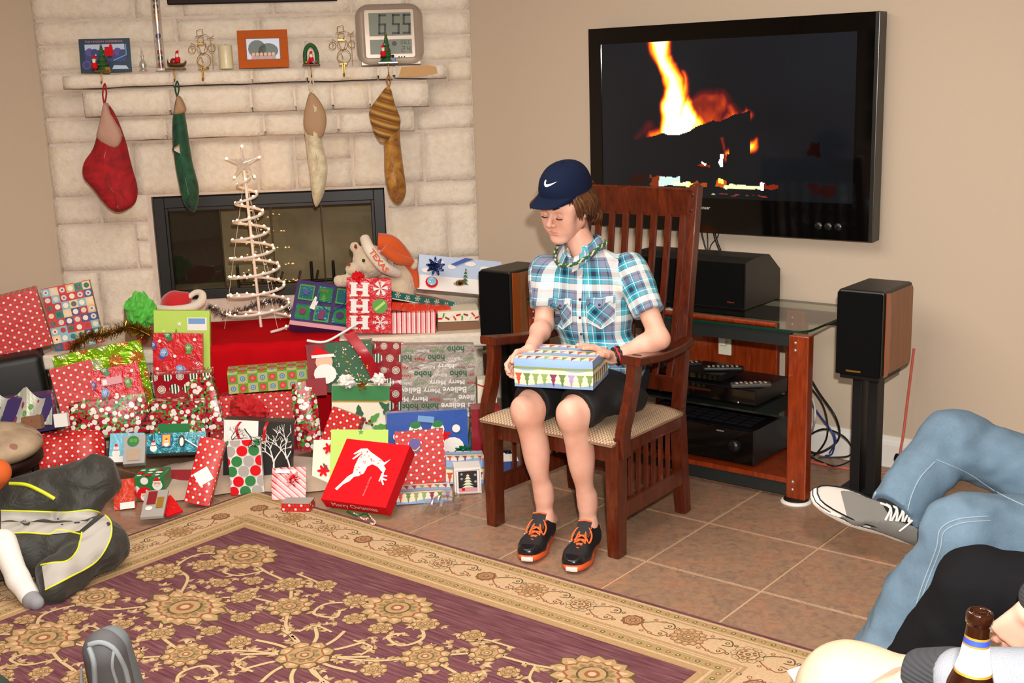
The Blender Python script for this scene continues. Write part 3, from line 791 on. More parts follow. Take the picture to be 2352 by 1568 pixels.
Fl = bookshelf(-1.515, .45, .487, 0., 'black and walnut bookshelf speaker behind the rocking-style chair at left of the boy')
def stand(F, h, label):
    t = thing('speaker_stand', V(*F(.0925, .13)[:2], 0), label, 'stand', 'floor stands of the two bookshelf speakers')
    b = MB(); b.box((.01, .02, -.018), (.175, .24, -.001), M_matblk, .003, T=lambda p: F(*p)); b.build('top_plate', t)
    b = MB(); b.box((-.02, -.02, -h), (.205, .29, -h + .022), M_matblk, .003, T=lambda p: F(*p)); b.build('base_plate', t)
    for u in (.052, .118):
        b = MB(); b.box((u - .02, .10, -h + .02), (u + .02, .17, -.016), M_matblk, .002, T=lambda p: F(*p)); b.build('column', t)
stand(Fs, .535, 'black twin-column speaker stand beside the blue jeans')
stand(Fl, .487, 'black twin-column speaker stand half hidden behind the wooden chair')
# electronics on the shelves
M_elec = mat('satin_black_metal', '#17171a', .32, metal=.3)
def comp(name, x0, y0, z0, x1, y1, z1, label, cat, extra=None):
    t = thing(name, ((x0 + x1) / 2, (y0 + y1) / 2, z0), label, cat)
    b = MB(); b.box((x0, y0, z0 + .008), (x1, y1, z1), M_elec, .002); b.build('case', t)
    b = MB(); b.box((x0, y0 - .008, z0 + .01), (x1, y0, z1 - .002), M_gloss, .002); b.build('front_panel', t)
    b = MB()
    for fx in (x0 + .04, x1 - .04):
        for fy in (y0 + .04, y1 - .04): b.lathe([(.015, 0), (.015, .009), (0, .009)], M_matblk, c=(fx, fy, z0), n=12)
    b.build('foot', t)
    return t
t = comp('av_receiver', -.62, .45, .095, -.036, .82, .255, 'large black audio receiver on the bottom shelf of the stand', 'receiver')
b = MB()
for ix in range(8):
    for iy in range(7):
        x = -.60 + ix * .066; y = .50 + iy * .045
        b.box((x, y, .2555), (x + .055, y + .03, .2562), mat('vent_slot', '#2a2b2e', .3))
b.build('vent_slots', t)
for x in (-.52, -.12): b = MB(); b.lathe([(0, .022), (.024, .022), (.026, 0)], M_elec, c=(x, .442, .18), ax=(V(1, 0, 0), V(0, 0, 1), V(0, -1, 0))); b.build('dial', t)
b = MB(); pr = Print(b, Fr((-.46, .4415, .232), (1, 0, 0), (0, 0, 1), (0, -1, 0)), .4, .03); pr.poly(rect(0, 0, .03, .006), M_silver); pr.poly(rect(.25, .0, .285, .006), M_silver); b.build('maker_mark', t)
t = comp('video_recorder', -.64, .47, .35, -.04, .76, .425, 'flat black disc recorder on the glass shelf of the stand', 'player')
for x in (-.50, -.12): b = MB(); b.lathe([(0, .003), (.004, .002), (.005, 0)], M_silver, c=(x, .462, .365), ax=(V(1, 0, 0), V(0, 0, 1), V(0, -1, 0)), n=10); b.build('button', t)
b = MB(); b.box((-.36, .4605, .395), (-.25, .462, .405), mat('amber_display', '#3a1408', .3)); b.build('display', t)
comp('cable_box', -.42, .50, .425, -.22, .70, .462, 'small black cable box on top of the disc recorder', 'box')
comp('game_console', -.64, .50, .425, -.46, .68, .457, 'small dark set-top box with controls left of the cable box', 'box')
def remote(loc, yaw, label, L=.17, col='#1c1c1c', tilt=0.):
    c, s = math.cos(yaw), math.sin(yaw); F = Fr(loc, (c, s, 0), (-s * math.cos(tilt), c * math.cos(tilt), math.sin(tilt)), (s * math.sin(tilt), -c * math.sin(tilt), math.cos(tilt)))
    t = thing('remote_control', F(.022, L / 2), label, 'remote')
    b = MB(); b.box((0, 0, 0), (.045, L, .018), mat('remote_' + col, col, .35), .007, T=lambda p: F(*p)); b.build('body', t)
    b = MB()
    for i in range(3):
        for j in range(7): b.box((.007 + i * .012, .02 + j * .02, .0175), (.014 + i * .012, .03 + j * .02, .0195), mat('remote_key', '#b4b2ac', .5) if (i + j) % 3 else mat('remote_key_red', '#8a3a30', .5), 0, T=lambda p: F(*p))
    b.build('keys', t)
remote((-.34, .55, .463), -1.0, 'black remote control with pale keys on the cable box')
remote((-.17, .48, .426), -.9, 'slim grey remote control lying right of the cable box', col='#4a4640')
remote((-.53, .53, .458), -.8, 'dark remote control lying on the set-top box at left')
remote((at(1548, 718, Z=.716)[0] - .13, at(1548, 718, Z=.716)[1], .716), -1.45, 'silver remote control on the glass stand top behind the chair slats', col='#b8b6b0', L=.2)
# outlet seen through the stand
ol = thing('wall_outlet', (-.42, .894, .40), 'ivory outlet plate with white plug inside the stand', 'outlet')
b = MB(); b.box((-.45, .886, .45), (-.385, .899, .56), mat('ivory', '#e6dfc8', .5), .004); b.build('plate', ol)
b = MB(); b.box((-.43, .86, .50), (-.40, .888, .53), M_white, .004); b.build('plug', ol)
# the tangle of cables right of the stand
lab = ['black cable bowing widest right of the stand', 'black cable looping down beside the stand leg', 'white cable hanging right of the stand', 'blue cable curling to the floor by the stand', 'black cable lying in a coil at the baseboard', 'short blue cable crossing the coil of black ones', 'thin black cable snaking over the tiles']
cabs = [([(1845, 840), (1880, 900), (1920, 960), (1925, 1010), (1880, 1040), (1850, 1030)], .005, M_cable), ([(1845, 870), (1890, 930), (1900, 1000), (1870, 1050), (1852, 1040)], .004, M_cable),
        ([(1846, 880), (1868, 920), (1872, 960), (1862, 1000), (1850, 1020)], .005, M_wh), ([(1846, 900), (1880, 950), (1915, 1000), (1912, 1040), (1896, 1046)], .004, M_blue),
        ([(1850, 1005), (1890, 985), (1935, 1000), (1957, 1030), (1945, 1048), (1880, 1050)], .004, M_cable), ([(1848, 1000), (1900, 985), (1920, 1010), (1905, 1040)], .0035, M_blue),
        ([(1850, 1048), (1880, 1058), (1920, 1070), (1960, 1055)], .0035, M_cable)]
for (pts, r, m), l in zip(cabs, lab):
    b = MB(); P = [at(x, y, Y=1.0 - .06 * (i % 3)) for i, (x, y) in enumerate(pts)]; P = [V(p[0], p[1], max(p[2], r + .001)) for p in P]
    b.tube(P, r, m, smooth_path=6); tag(b.build('loose_cable'), l, 'cable', 'cables behind the media stand')
b = MB(); b.tube([V(.415, 1.02, .55), V(.395, 1.02, .3), V(.385, 1.0, .12), V(.36, .96, .006), V(.1, .9, .006), V(-.05, .92, .006)], .006, M_red, smooth_path=6)
tag(b.build('loose_cable'), 'salmon red speaker wire dropping straight behind the right speaker stand', 'cable')
b = MB(); 
for k in range(3): b.tube([V(.44 + .05 * math.cos(a) , .93 + .04 * math.sin(a), .03 + .03 * k + .02 * math.sin(3 * a + k)) for a in np.linspace(0, 6.28, 14)], .007, M_cable, smooth_path=3)
b.box((.40, .90, 0), (.50, .97, .03), M_matblk, .004)
tag(b.build('cable_bundle'), 'bundle of black adapters and cords on the floor behind the speaker stand', 'cable')
# ================================================================= wooden armchair
def f_oak(n):
    o = n.sep(n.vec('Object')); v = n.comb(o[0] * 5., o[1] * 5., o[2] * .8)
    n.color(n.ramp(n.noise(v, 10, 5, .6, .8), [(.3, '#3f1608'), (.55, '#561f0c'), (.75, '#6b2c11')]))
M_oak = mat('red_brown_wood', '#5a1d0b', .28, spec=.5, coat=.25, fn=f_oak)
M_peg = mat('dark_peg', '#2a0f07', .4)
ch = thing('armchair', (-.41, -.24, 0), 'tall slat-backed reddish wooden armchair with a plastic-covered seat', 'chair')
def beam(b, p, q, w, h, side, m=M_oak, w2=None, bev=.004, bow=None):
    """a board from p to q, w across 'side', h across the other way"""
    p, q = np.array(p, float), np.array(q, float); d = unit(q - p); s = np.array(side, float); s = unit(s - d * (s @ d)); t = np.cross(d, s); L = np.linalg.norm(q - p); w2 = w2 or w
    n_ = 10 if bow is not None else 1
    bm_ = bmesh.new(); bmesh.ops.create_cube(bm_, size=1)
    if n_ > 1: bmesh.ops.subdivide_edges(bm_, edges=[e for e in bm_.edges if abs((e.verts[0].co - e.verts[1].co).z) > .5], cuts=n_, use_grid_fill=True)
    if bev: bmesh.ops.bevel(bm_, geom=[e for e in bm_.edges if e.is_manifold and e.calc_face_angle(0) > .5], offset=.5e-9 + .04, segments=1, affect='EDGES') if 0 else None
    for v in bm_.verts:
        k = v.co.z + .5; ww = w + (w2 - w) * k; P = p + d * (k * L) + s * (v.co.x * ww) + t * (v.co.y * h)
        if bow is not None: P = P + np.array(bow) * (4 * k * (1 - k))
        v.co = Vector(P)
    if bev: bmesh.ops.bevel(bm_, geom=[e for e in bm_.edges if e.calc_face_angle(0) > .5], offset=bev, segments=2, affect='EDGES')
    b.bm(bm_, m)
YF, xl, xr = -.475, -.688, -.112
for x in (xl, xr):
    b = MB(); beam(b, (x, YF, 0), (x, YF, .455), .048, .058, (1, 0, 0), w2=.062, bev=.003); lg = b.build('front_leg', ch)
    b = MB(); b.box((x - .008, YF - .0305, .145), (x + .016, YF - .028, .195), M_oak); b.build('through_tenon', lg)
    # raked back post with its foot splayed to the rear
    xt = x + (.03 if x < -.4 else -.04)
    b = MB(); beam(b, (x + (.01 if x < -.4 else -.035), .055, 0), (x + (.01 if x < -.4 else -.035), .015, .42), .048, .052, (1, 0, 0), w2=.05)
    beam(b, (x + (.01 if x < -.4 else -.035), .015, .41), (xt - .0, .165, 1.30), .046, .044, (1, 0, 0), w2=.04)
    b.ball((xt, .165, 1.297), (.021, .021, .012), M_oak, 8, 6); bp = b.build('back_post', ch)
    b = MB()
    for z in (1.265, 1.205): b.lathe([(0, .002), (.006, .002), (.007, 0)], M_peg, c=(xt, .165 - (1.30 - z) * .168 - .0225, z), ax=(V(1, 0, 0), V(0, 0, 1), V(0, -1, 0)), n=10)
    b.build('peg', bp)
    # curved arm support rising from the leg, then the arm
    s = -1 if x < -.4 else 1; xa = x + s * .028
    b = MB(); C_ = catmull([V(xa, YF + .01, .385), V(xa, YF + .005, .47), V(xa + s * .002, YF + .04, .56), V(xa + s * .006, YF + .065, .65), V(xa + s * .010, YF + .07, .715)], 5)
    for a, c in zip(C_[:-1], C_[1:]): beam(b, a - (c - a) * .25, c + (c - a) * .25, .034, .05, (1, 0, 0), bev=0)
    b.build('arm_support', ch)
    b = MB(); A = catmull([V(x + s * .0, .035, .712), V(x + s * .012, -.08, .704), V(x + s * .024, -.22, .708), V(x + s * .036, -.34, .722), V(x + s * .042, -.435, .733)], 6)
    P = []
    for i, p in enumerate(A):
        w_ = np.interp(i / len(A), [0, .5, 1], [.022, .032, .04]); e = .004
        P.append([p + V(a * w_, 0, c) for a, c in ((-1, -.011), (-.93, -.016), (.93, -.016), (1, -.011), (1, .011), (.93, .016), (-.93, .016), (-1, .011))])
    b.grid(np.array(P), M_oak, closed_v=True, smooth=False); b.face(P[0], M_oak); b.face(P[-1][::-1], M_oak); ar = b.build('arm', ch)
    b = MB(); b.box((x + s * .038 - .022, -.41, .738), (x + s * .038 + .012, -.375, .745), M_peg, .003); b.build('tenon', ar)
    # side: apron, stretcher and slats
    xi = x - s * .004
    b = MB(); beam(b, (xi, YF + .02, .405), (xi - s * .02, .02, .405), .026, .075, (1, 0, 0), bow=(0, 0, .012)); b.build('side_apron', ch)
    b = MB(); beam(b, (xi, YF + .02, .165), (xi - s * .02, .035, .165), .026, .068, (1, 0, 0)); b.build('side_stretcher', ch)
    for k in range(6):
        y = -.36 + k * .052; b = MB(); beam(b, (xi - s * .008, y, .19), (xi - s * .008, y, .385), .012, .020, (1, 0, 0), bev=.002); b.build('side_slat', ch)
b = MB(); beam(b, (xl + .02, YF + .005, .40), (xr - .02, YF + .005, .40), .075, .026, (0, 0, 1)); b.build('front_apron', ch)
b = MB(); beam(b, (xl + .03, .018, .40), (xr - .05, .018, .40), .07, .024, (0, 0, 1)); b.build('back_apron', ch)
b = MB(); beam(b, (xl + .03, -.02, .165), (xr - .05, -.02, .165), .055, .022, (0, 0, 1)); b.build('cross_stretcher', ch)
b = MB(); beam(b, (xl + .045, .155, 1.232), (xr - .05, .155, 1.232), .105, .024, (0, -.168, 1), bow=(0, .012, 0)); b.build('crest_rail', ch)
b = MB(); beam(b, (xl + .03, .035, .53), (xr - .05, .035, .53), .05, .022, (0, -.168, 1)); b.build('lower_back_rail', ch)
for k in range(7):
    x = np.linspace(xl + .085, xr - .092, 7)[k]
    b = MB(); beam(b, (x * 1.0, .043, .545), (x, .155, 1.185), .028, .013, (1, 0, 0), bev=.002, bow=(0, .012, 0)); b.build('back_slat', ch)
def f_weave(n):
    u, v = n.uv(); k = 150.
    a = (u * k).frac(); c = (v * k).frac(); ch_ = ((u * k).floor() + (v * k).floor()).m('MODULO', 2.)
    n.color(n.mix(ch_, lin('#94765c'), lin('#c9b090'))); n.bump((a - .5).abs() + (c - .5).abs(), .5, .003)
M_seat = mat('woven_seat_fabric', '#a88c6f', .35, coat=.8, fn=f_weave)
b = MB(); nu, nv = 26, 22; G = []
for i in range(nu):
    row = []
    for j in range(nv):
        u, v = i / (nu - 1), j / (nv - 1); e = min(u, 1 - u, v, 1 - v); r = 1 - math.exp(-e * 9)
        cut_ = 0
        row.append((xl - .022 + u * (xr - xl + .044 - (0)) , YF - .058 + v * .50, .442 + .062 * r + .003 * nz(u * 5, v * 5, 2) - .018 * math.exp(-((v - .5) / .4) ** 2) * r))
    G.append(row)
b.grid(np.array(G), M_seat, uv=lambda i, j: (i / (nu - 1) * .6, j / (nv - 1) * .5))
x0, x1, y0, y1 = xl - .022, xr + .022, YF - .058, YF - .058 + .5
b.box((x0 + .004, y0 + .004, .430), (x1 - .004, y1, .4425), M_seat, .002)
b.build('seat_pad', ch, label='beige woven seat pad under clear plastic')
# ================================================================= the boy
def f_skin(n, a='#d99f88', b_='#e3b29d'):
    v = n.vec('Object'); n.color(n.ramp(n.noise(v, 14, 3), [(.3, a), (.65, b_)])); n.bump(n.noise(v, 400, 2), .05, .001)
M_skin = mat('skin', '#dda791', .5, spec=.35, fn=f_skin, sss=.08)
M_lip = mat('lip', '#d39584', .42, spec=.4); M_cheek = mat('cheek_skin', '#cf8a74', .5, spec=.35, sss=.08)
M_lash = mat('lash', '#3a2418', .7); M_nail = mat('nail', '#e2ada0', .3)
def f_hair(n):
    o = n.sep(n.vec('Object')); n.color(n.ramp(n.noise(n.comb(o[0] * 1., o[1] * 1., o[2] * .3), 180, 3), [(.3, '#38200f'), (.7, '#6b4325')]))
M_hair = mat('brown_hair', '#55341c', .5, spec=.3, fn=f_hair)
def hand(S, w, d, n, thumb_side, curls, th=(.5, .4), sc=1., spread=.09, lens=(.070, .078, .072, .058), first=0., r0=.0088):
    """palm and five fingers; w wrist, d palm direction, n side the fingers curl to, thumb_side +1/-1 along cross(d, n)"""
    d = unit(np.array(d, float)); n = np.array(n, float); n = unit(n - d * (n @ d)); s = np.cross(d, n) * thumb_side; w = np.array(w, float)
    P = lambda a, b_, c: w + sc * (a * d + b_ * s + c * n)
    for o in (-.028, -.010, .010, .027): S.cap(P(.004, o * .62, 0), P(.086 - abs(o) * .25, o, .0), .0150 * sc, .0125 * sc, k=.012)
    S.cap(P(.02, .022, .004), P(.055, .034, .006), .0125 * sc, .0115 * sc, k=.014)
    tips = []
    for i in range(4):
        o = (.030, .010, -.010, -.029)[i]; L = lens[i] * sc; p = P(.086 - (.004, 0, .003, .012)[i], o, 0)
        side = spread * (1.5 - i) * .5; ang = 0.
        for j, fr_ in enumerate((.46, .30, .24)):
            ang += curls[i][j]; dd = unit(d * math.cos(ang) + n * math.sin(ang) + s * side * math.cos(ang)); q = p + dd * L * fr_
            ra = (r0, r0 - .0008, r0 - .0015)[j] * sc * (.92 if i == 3 else 1); S.cap(p, q, ra, ra - .0008 * sc, k=.003); p = q
        tips.append((p, dd))
    a, c = th; p = P(.030, .034, .005); dd = unit(d * .72 + s * .75 + n * .1)
    q = p + dd * .036 * sc; S.cap(p, q, .0125 * sc, .0108 * sc, k=.008)
    dd = unit(d * math.cos(a) + s * (.72 - a) + n * c); p2 = q + dd * .030 * sc; S.cap(q, p2, .0104 * sc, .0098 * sc, k=.004)
    dd = unit(dd + n * c * .8 - s * .25); S.cap(p2, p2 + dd * .024 * sc, .0096 * sc, .0078 * sc, k=.003)
    return tips
boy = thing('person', (-.42, -.1, 0), 'teenage boy in navy cap and teal plaid shirt sitting in the armchair', 'person')
shR, shL = V(-.262, -.135, 1.012), V(-.607, -.215, .985)
elR, elL = V(-.095, -.20, .765), V(-.575, -.275, .785)
wrR, wrL = at(1405, 822, Y=-.335), at(1218, 803, Y=-.515)
kR, kL = V(-.238, -.568, .553), V(-.438, -.580, .540)
aR, aL = V(-.250, -.462, .10), V(-.430, -.492, .10)
hR, hL = V(-.33, -.12, .565), V(-.50, -.13, .56)
neck0, neck1 = V(-.437, -.165, 1.04), V(-.468, -.195, 1.135)
S = SDF((-.78, -.72, .03), (.0, .08, 1.16), .0062)
for h_, k_, a_2, sg in ((hR, kR, aR, 1), (hL, kL, aL, -1)):
    S.cap(h_, k_ + V(0, .05, .005), .078, .057, k=.03); S.cap(k_ + V(0, .03, -.005), k_ + V(0, .0, -.005), .058, .051, k=.03)
    S.ell(k_ + V(0, -.026, .0), (.036, .03, .042), k=.03)
    S.cap(k_ + V(0, .01, -.05), a_2 + V(0, .0, .07), .047, .031, k=.04); S.ell(k_ * .62 + a_2 * .38 + V(0, .028, .0), (.042, .042, .095), k=.04)
    S.cap(a_2 + V(0, 0, .10), a_2, .032, .032, k=.03)
    S.ell(a_2 + V(.022, 0, .01), (.012, .014, .016), k=.015); S.ell(a_2 + V(-.022, 0, .006), (.012, .014, .016), k=.015)
    S.cap(a_2 + V(0, .03, -.03), a_2 + V(.04, -.09, -.045), .032, .028, k=.03)
S.cap(hL + V(.03, .02, .02), hR + V(-.03, .02, .02), .095, k=.05)
S.cap(V(-.415, -.10, .64), V(-.435, -.13, .92), .08, .085, k=.05); S.cap(shL + V(.05, 0, -.03), shR + V(-.05, 0, -.03), .055, k=.06)
S.cap(neck0, neck1, .056, .050, k=.03)
S.cap(shR, elR, .045, .036, k=.03); S.cap(shL, elL, .045, .036, k=.03)
S.cap(elR, wrR, .037, .0255, k=.02); S.cap(elL, wrL, .037, .0255, k=.02)
S.ell(elR * .7 + wrR * .3, (.04, .04, .038), k=.03); S.ell(elL * .7 + wrL * .3, (.037, .037, .037), k=.03)
vb, fb = S.mesh(); vb = smooth_mesh(vb, fb, 2)
# hands, at a finer grain
GY = math.radians(20.8); gu = V(math.cos(GY), math.sin(GY), 0); gv = V(-math.sin(GY), math.cos(GY), 0)
G0 = V(-.425, -.661, .640); GW, GD, GH = .292, .25, .106
S1 = SDF(wrR - .16, wrR + .16, .0031)
S1.cap(elR * .2 + wrR * .8, wrR, .0285, .0245, k=.01, flat=((0, 0, 1), 1.15))
pk = G0 + gu * .225 + gv * .155 + V(0, 0, GH + .022)
tipsR = hand(S1, wrR + V(0, 0, .008), pk - wrR, (0, 0, -1), 1, [(.20, .16, .12), (.14, .18, .12), (.12, .2, .14), (.16, .2, .16)], th=(.35, .2), sc=.97)
v1, f1 = S1.mesh()
S2 = SDF(wrL - .16, wrL + .16, .0031); S2.cap(elL * .2 + wrL * .8, wrL, .0285, .0245, k=.01)
pl = G0 + gv * .12 - gu * .022 + V(0, 0, .075)
tipsL = hand(S2, wrL, pl - wrL + V(-.02, -.03, -.02), gu + V(0, 0, -.1), 1, [(.35, .75, .5), (.45, .8, .5), (.5, .8, .5), (.5, .8, .5)], th=(.3, .55), sc=.97)
v2, f2 = S2.mesh()
v1 = smooth_mesh(v1, f1, 1); v2 = smooth_mesh(v2, f2, 1)
# head, in its own frame
HC = V(-.487, -.236, 1.245); HX = V(-1, 0, 0); HY = unit(V(.0, -.965, -.26)); HZ = np.cross(HX, HY)
rl = math.radians(5); HX, HZ = HX * math.cos(rl) + HZ * math.sin(rl), HZ * math.cos(rl) - HX * math.sin(rl)
HM = np.stack([HX, HY, HZ])
HS = 1.06
H = lambda p: HC + HS * (np.asarray(p, float) @ HM)
S3 = SDF((-.105, -.13, -.175), (.105, .14, .155), .0024)
S3.ell((0, -.012, .045), (.074, .094, .085), k=.01); S3.ell((0, .028, -.028), (.057, .060, .082), k=.03)
S3.cap((-.034, .05, .02), (.034, .05, .02), .036, k=.03)
for s in (-1, 1):
    S3.cap((s * .052, -.008, -.055), (s * .020, .055, -.098), .016, .014, k=.03); S3.ell((s * .040, .060, -.022), (.020, .018, .020), k=.03)
    S3.ell((s * .036, .055, -.055), (.02, .02, .025), k=.03)
S3.ell((0, .068, -.101), (.021, .017, .016), k=.025); S3.ell((0, .073, -.066), (.024, .012, .018), k=.02)
S3.cap((0, .086, .012), (0, .111, -.026), .0072, .0098, k=.014); S3.ell((0, .108, -.031), (.0105, .010, .0085), k=.008)
for s in (-1, 1):
    S3.ell((s * .0125, .098, -.034), (.0075, .009, .0065), k=.006); S3.cap((s * .012, .086, .023), (s * .040, .078, .022), .0085, .0065, k=.014)
    S3.ell((s * .031, .096, .000), (.0155, .0125, .011), k=.010, op='sub'); S3.ell((s * .031, .0765, -.001), (.0145, .0135, .0135), k=.004)
    S3.cap((s * .018, .0885, -.0085), (s * .043, .083, -.0075), .0016, k=.002, op='sub')
    S3.ell((s * .006, .108, -.041), (.0032, .005, .003), k=.002, op='sub')
S3.cap((-.020, .0830, -.0645), (0, .0885, -.0622), .0028, .0038, k=.007); S3.cap((.020, .0830, -.0645), (0, .0885, -.0622), .0028, .0038, k=.007)
S3.cap((-.014, .0850, -.0715), (.014, .0850, -.0715), .0038, k=.008); S3.cap((-.021, .0895, -.0672), (.021, .0895, -.0672), .0013, k=.0015, op='sub')
S3.ell((0, .096, -.048), (.002, .003, .007), k=.004, op='sub')
for s in (-1, 1):
    rr = Matrix.Rotation(s * .35, 3, 'Z'); S3.ell((s * .077, -.012, -.002), (.0075, .019, .031), rot=np.array(rr), k=.006)
    S3.ell((s * .0845, -.008, .002), (.005, .010, .018), rot=np.array(rr), k=.004, op='sub'); S3.ell((s * .075, -.004, -.027), (.0065, .009, .009), k=.006)
S3.cap((0, -.028, -.06), (.0, -.052, -.165), .053, .050, k=.025)
v3, f3 = S3.mesh(); v3 = smooth_mesh(v3, f3, 1, .4)
c = v3[f3].mean(1)
lip = (abs(c[:, 0]) < .022 - .75 * np.abs(c[:, 2] + .067)) & (c[:, 1] > .082) & (c[:, 2] < -.0575) & (c[:, 2] > -.0785)
ck = (np.hypot(np.abs(c[:, 0]) - .042, c[:, 2] + .032) < .02) & (c[:, 1] > .03); nosr = (np.hypot(c[:, 0], c[:, 2] + .028) < .012) & (c[:, 1] > .1)
mi3 = np.where(lip, 1, np.where(ck | nosr, 0, 0)); v3w = HC + HS * (v3 @ HM)
allv = np.concatenate([vb, v1, v2, v3w]); o1, o2, o3 = len(vb), len(vb) + len(v1), len(vb) + len(v1) + len(v2)
allf = np.concatenate([fb, f1 + o1, f2 + o2, f3 + o3]); am = np.concatenate([np.zeros(len(fb) + len(f1) + len(f2), int), mi3])
np_obj('body', allv, allf, [M_skin, M_lip], am, parent=boy)
b = MB()
for tips in (tipsR, tipsL):
    for p, dd in tips:
        up = unit(V(0, 0, 1) - dd * dd[2]) if tips is tipsR else unit(V(-.5, -.85, 0) - dd * (dd @ V(-.5, -.85, 0)))
        b.ball(p + up * .0052 - dd * .002, (.0048, .0048, .0025), M_nail, 8, 5)
b.build('fingernails', boy, kind='stuff')
b = MB(); b.tube([H((x, .0900 - x * x * 16, -.0672 - abs(x) * .06)) for x in np.linspace(-.019, .019, 7)], [.0003, .0009, .001, .0009, .0003], mat('mouth_line', '#8f4c42', .6), n=5); b.build('mouth_line', boy)
b = MB()   # brows and lashes
for s in (-1, 1):
    for k in range(26):
        t = k / 25; p = V(s * (.012 + .034 * t), .0955 - .012 * t * t - .004 * t, .0235 + .006 * math.sin(t * 2.6) + R.uniform(-.002, .002))
        b.tube([H(p + V(0, .001, 0)), H(p + V(s * .007, -.0005, .003 - .004 * t))], [.0024, .0012], M_lash, n=4)
    for k in range(14):
        t = k / 13; p = V(s * (.019 + .025 * t), .0900 - .006 * abs(t - .4), -.0085 - .0018 * math.sin(t * 3.1))
        b.tube([H(p), H(p + V(s * .001, .0045, -.003))], [.0013, .0006], M_lash, n=4)
b.build('eyebrows_and_lashes', boy, kind='stuff')
# hair: bangs, side locks over the ear, nape
b = MB()
def lock(p, q, r, r2=None, n_=6, bow=(0, 0, 0)):
    p, q = np.array(p, float), np.array(q, float); m = (p + q) / 2 + np.array(bow)
    b.tube([H(x) for x in catmull([p, m, q], 4)], [r, r * 1.05, r * .8, .0008], M_hair, n=n_)
for k in range(40):
    a = -1.25 + 2.5 * k / 39; x, y = .072 * math.sin(a), .088 * math.cos(a)
    for j in range(2): lock((x * 1.0, y * .98, .058), (x * 1.07 + R.uniform(-.012, .012) + .008, y * 1.06 + .002, .030 + R.uniform(-.006, .010) - .05 * abs(math.sin(a)) ** 4), .0045 + R.uniform(0, .002), bow=(x * .06, y * .06, .0))
for s in (-1, 1):
    for k in range(34):
        t = k / 33; a = .95 + 2.1 * t; rx, ry = .079, .093
        x, y = s * rx * math.sin(a), ry * math.cos(a) - .012; zz = -.012 - .05 * t + R.uniform(-.010, .008)
        for j in range(2): lock((x, y, .058), (x * 1.10 + s * R.uniform(-.002, .012), y * 1.12 - .006 * t - .012, zz - .012 * j), .0062 + R.uniform(0, .0025), bow=(x * .16, y * .10, R.uniform(-.004, .004)))
    for k in range(12): lock((s * .066, -.06 - .02 * R.random(), -.02), (s * (.07 + R.uniform(-.01, .02)), -.075 + R.uniform(-.02, .02), -.075 + R.uniform(-.015, .01)), .006, bow=(s * .012, -.008, 0))
for k in range(18): lock((.060, .078 - .004 * k, .058), (.084 + R.uniform(0, .014), .090 - .006 * k + R.uniform(-.006, .006), .010 + R.uniform(-.014, .012)), .006, bow=(.010, .006, 0))
for k in range(24):
    x = -.05 + .1 * k / 23; lock((x, -.092, .03), (x * 1.15, -.10 + R.uniform(-.012, 0), -.07 + R.uniform(-.02, .015)), .007, bow=(0, -.014, 0))
b.build('hair', boy, label='wavy brown hair sticking out under the cap', kind='stuff')
# cap
M_navy = mat('navy_cap_cloth', '#101a33', .9, spec=.15, bump=(600, .2, .0008))
cap = MB(); G = []; nu, nv = 48, 14
for i in range(nu):
    a = 2 * math.pi * i / nu; row = []
    for j in range(nv):
        t = j / (nv - 1) * math.pi / 2; z = .100 * math.sin(t); rr = math.cos(t) ** .72
        seam = 1 - .012 * math.exp(-((((a + math.pi / 6) / (math.pi / 3)) % 1 - .5) / .05) ** 2)
        fr_ = 1.0 + .05 * max(0, math.cos(a)) * math.sin(2 * t)
        row.append(H((.088 * math.sin(a) * rr * seam, (.112 * math.cos(a) * fr_) * rr * seam - .010, .062 + z + .004 * max(0, math.cos(a)) * (1 - j / nv))))
    G.append(row)
cap.grid(np.array(G), M_navy, closed_u=True)
cap.ball(H((0, -.010, .163)), (.007, .007, .004), M_navy, 10, 6)
hat = cap.build('cap', boy, label='navy blue baseball cap')
brim = MB(); T_, B_ = [], []; nu, nv = 25, 8
for i in range(nu):
    a = -1.12 + 2.24 * i / (nu - 1); rt, rb_ = [], []
    for j in range(nv):
        t = j / (nv - 1); x0_, y0_ = .0865 * math.sin(a), .110 * math.cos(a) - .010
        L_ = .074 * math.cos(a * .72) ** .6 * max(0, 1 - (abs(a) / 1.13) ** 6)
        y = y0_ + L_ * t; x = x0_ * (1 - .10 * t); z = .067 - .002 * t - 2.0 * x * x * (.15 + t) - .006 * t * t
        rt.append(H((x, y, z))); rb_.append(H((x, y, z - .0035)))
    T_.append(rt); B_.append(rb_)
brim.grid(np.array(T_), M_navy, flip=True); brim.grid(np.array(B_), M_navy)
for X0 in (T_,): 
    for i in range(nu - 1): brim.face([T_[i][-1], T_[i + 1][-1], B_[i + 1][-1], B_[i][-1]], M_navy)
brim.build('brim', hat)
lg = MB(); sw = [(0, .42), (.05, .16), (.16, .0), (.34, .02), (.60, .20), (1.0, .52), (.62, .36), (.36, .26), (.22, .24), (.16, .34), (.17, .52), (.08, .60)]
def capsurf(u, w_):   # point on the crown: u around the front (metres), w up
    a = u / .10; t = w_ / .100; t = math.asin(min(.99, t)); rr = math.cos(t) ** .72; fr_ = 1.0 + .05 * math.cos(a) * math.sin(2 * t)
    return H((.088 * math.sin(a) * rr * 1.012, .112 * math.cos(a) * fr_ * rr * 1.012 - .010, .064 + .100 * math.sin(t)))
def dens(poly, k=3):
    o = []
    for i in range(len(poly)):
        a, c_ = poly[i], poly[(i + 1) % len(poly)]
        for j in range(k): o.append((a[0] + (c_[0] - a[0]) * j / k, a[1] + (c_[1] - a[1]) * j / k))
    return o
import mathutils.geometry as mg
P2 = dens(sw); tris = mg.tessellate_polygon([[Vector((x, y, 0)) for x, y in P2]])
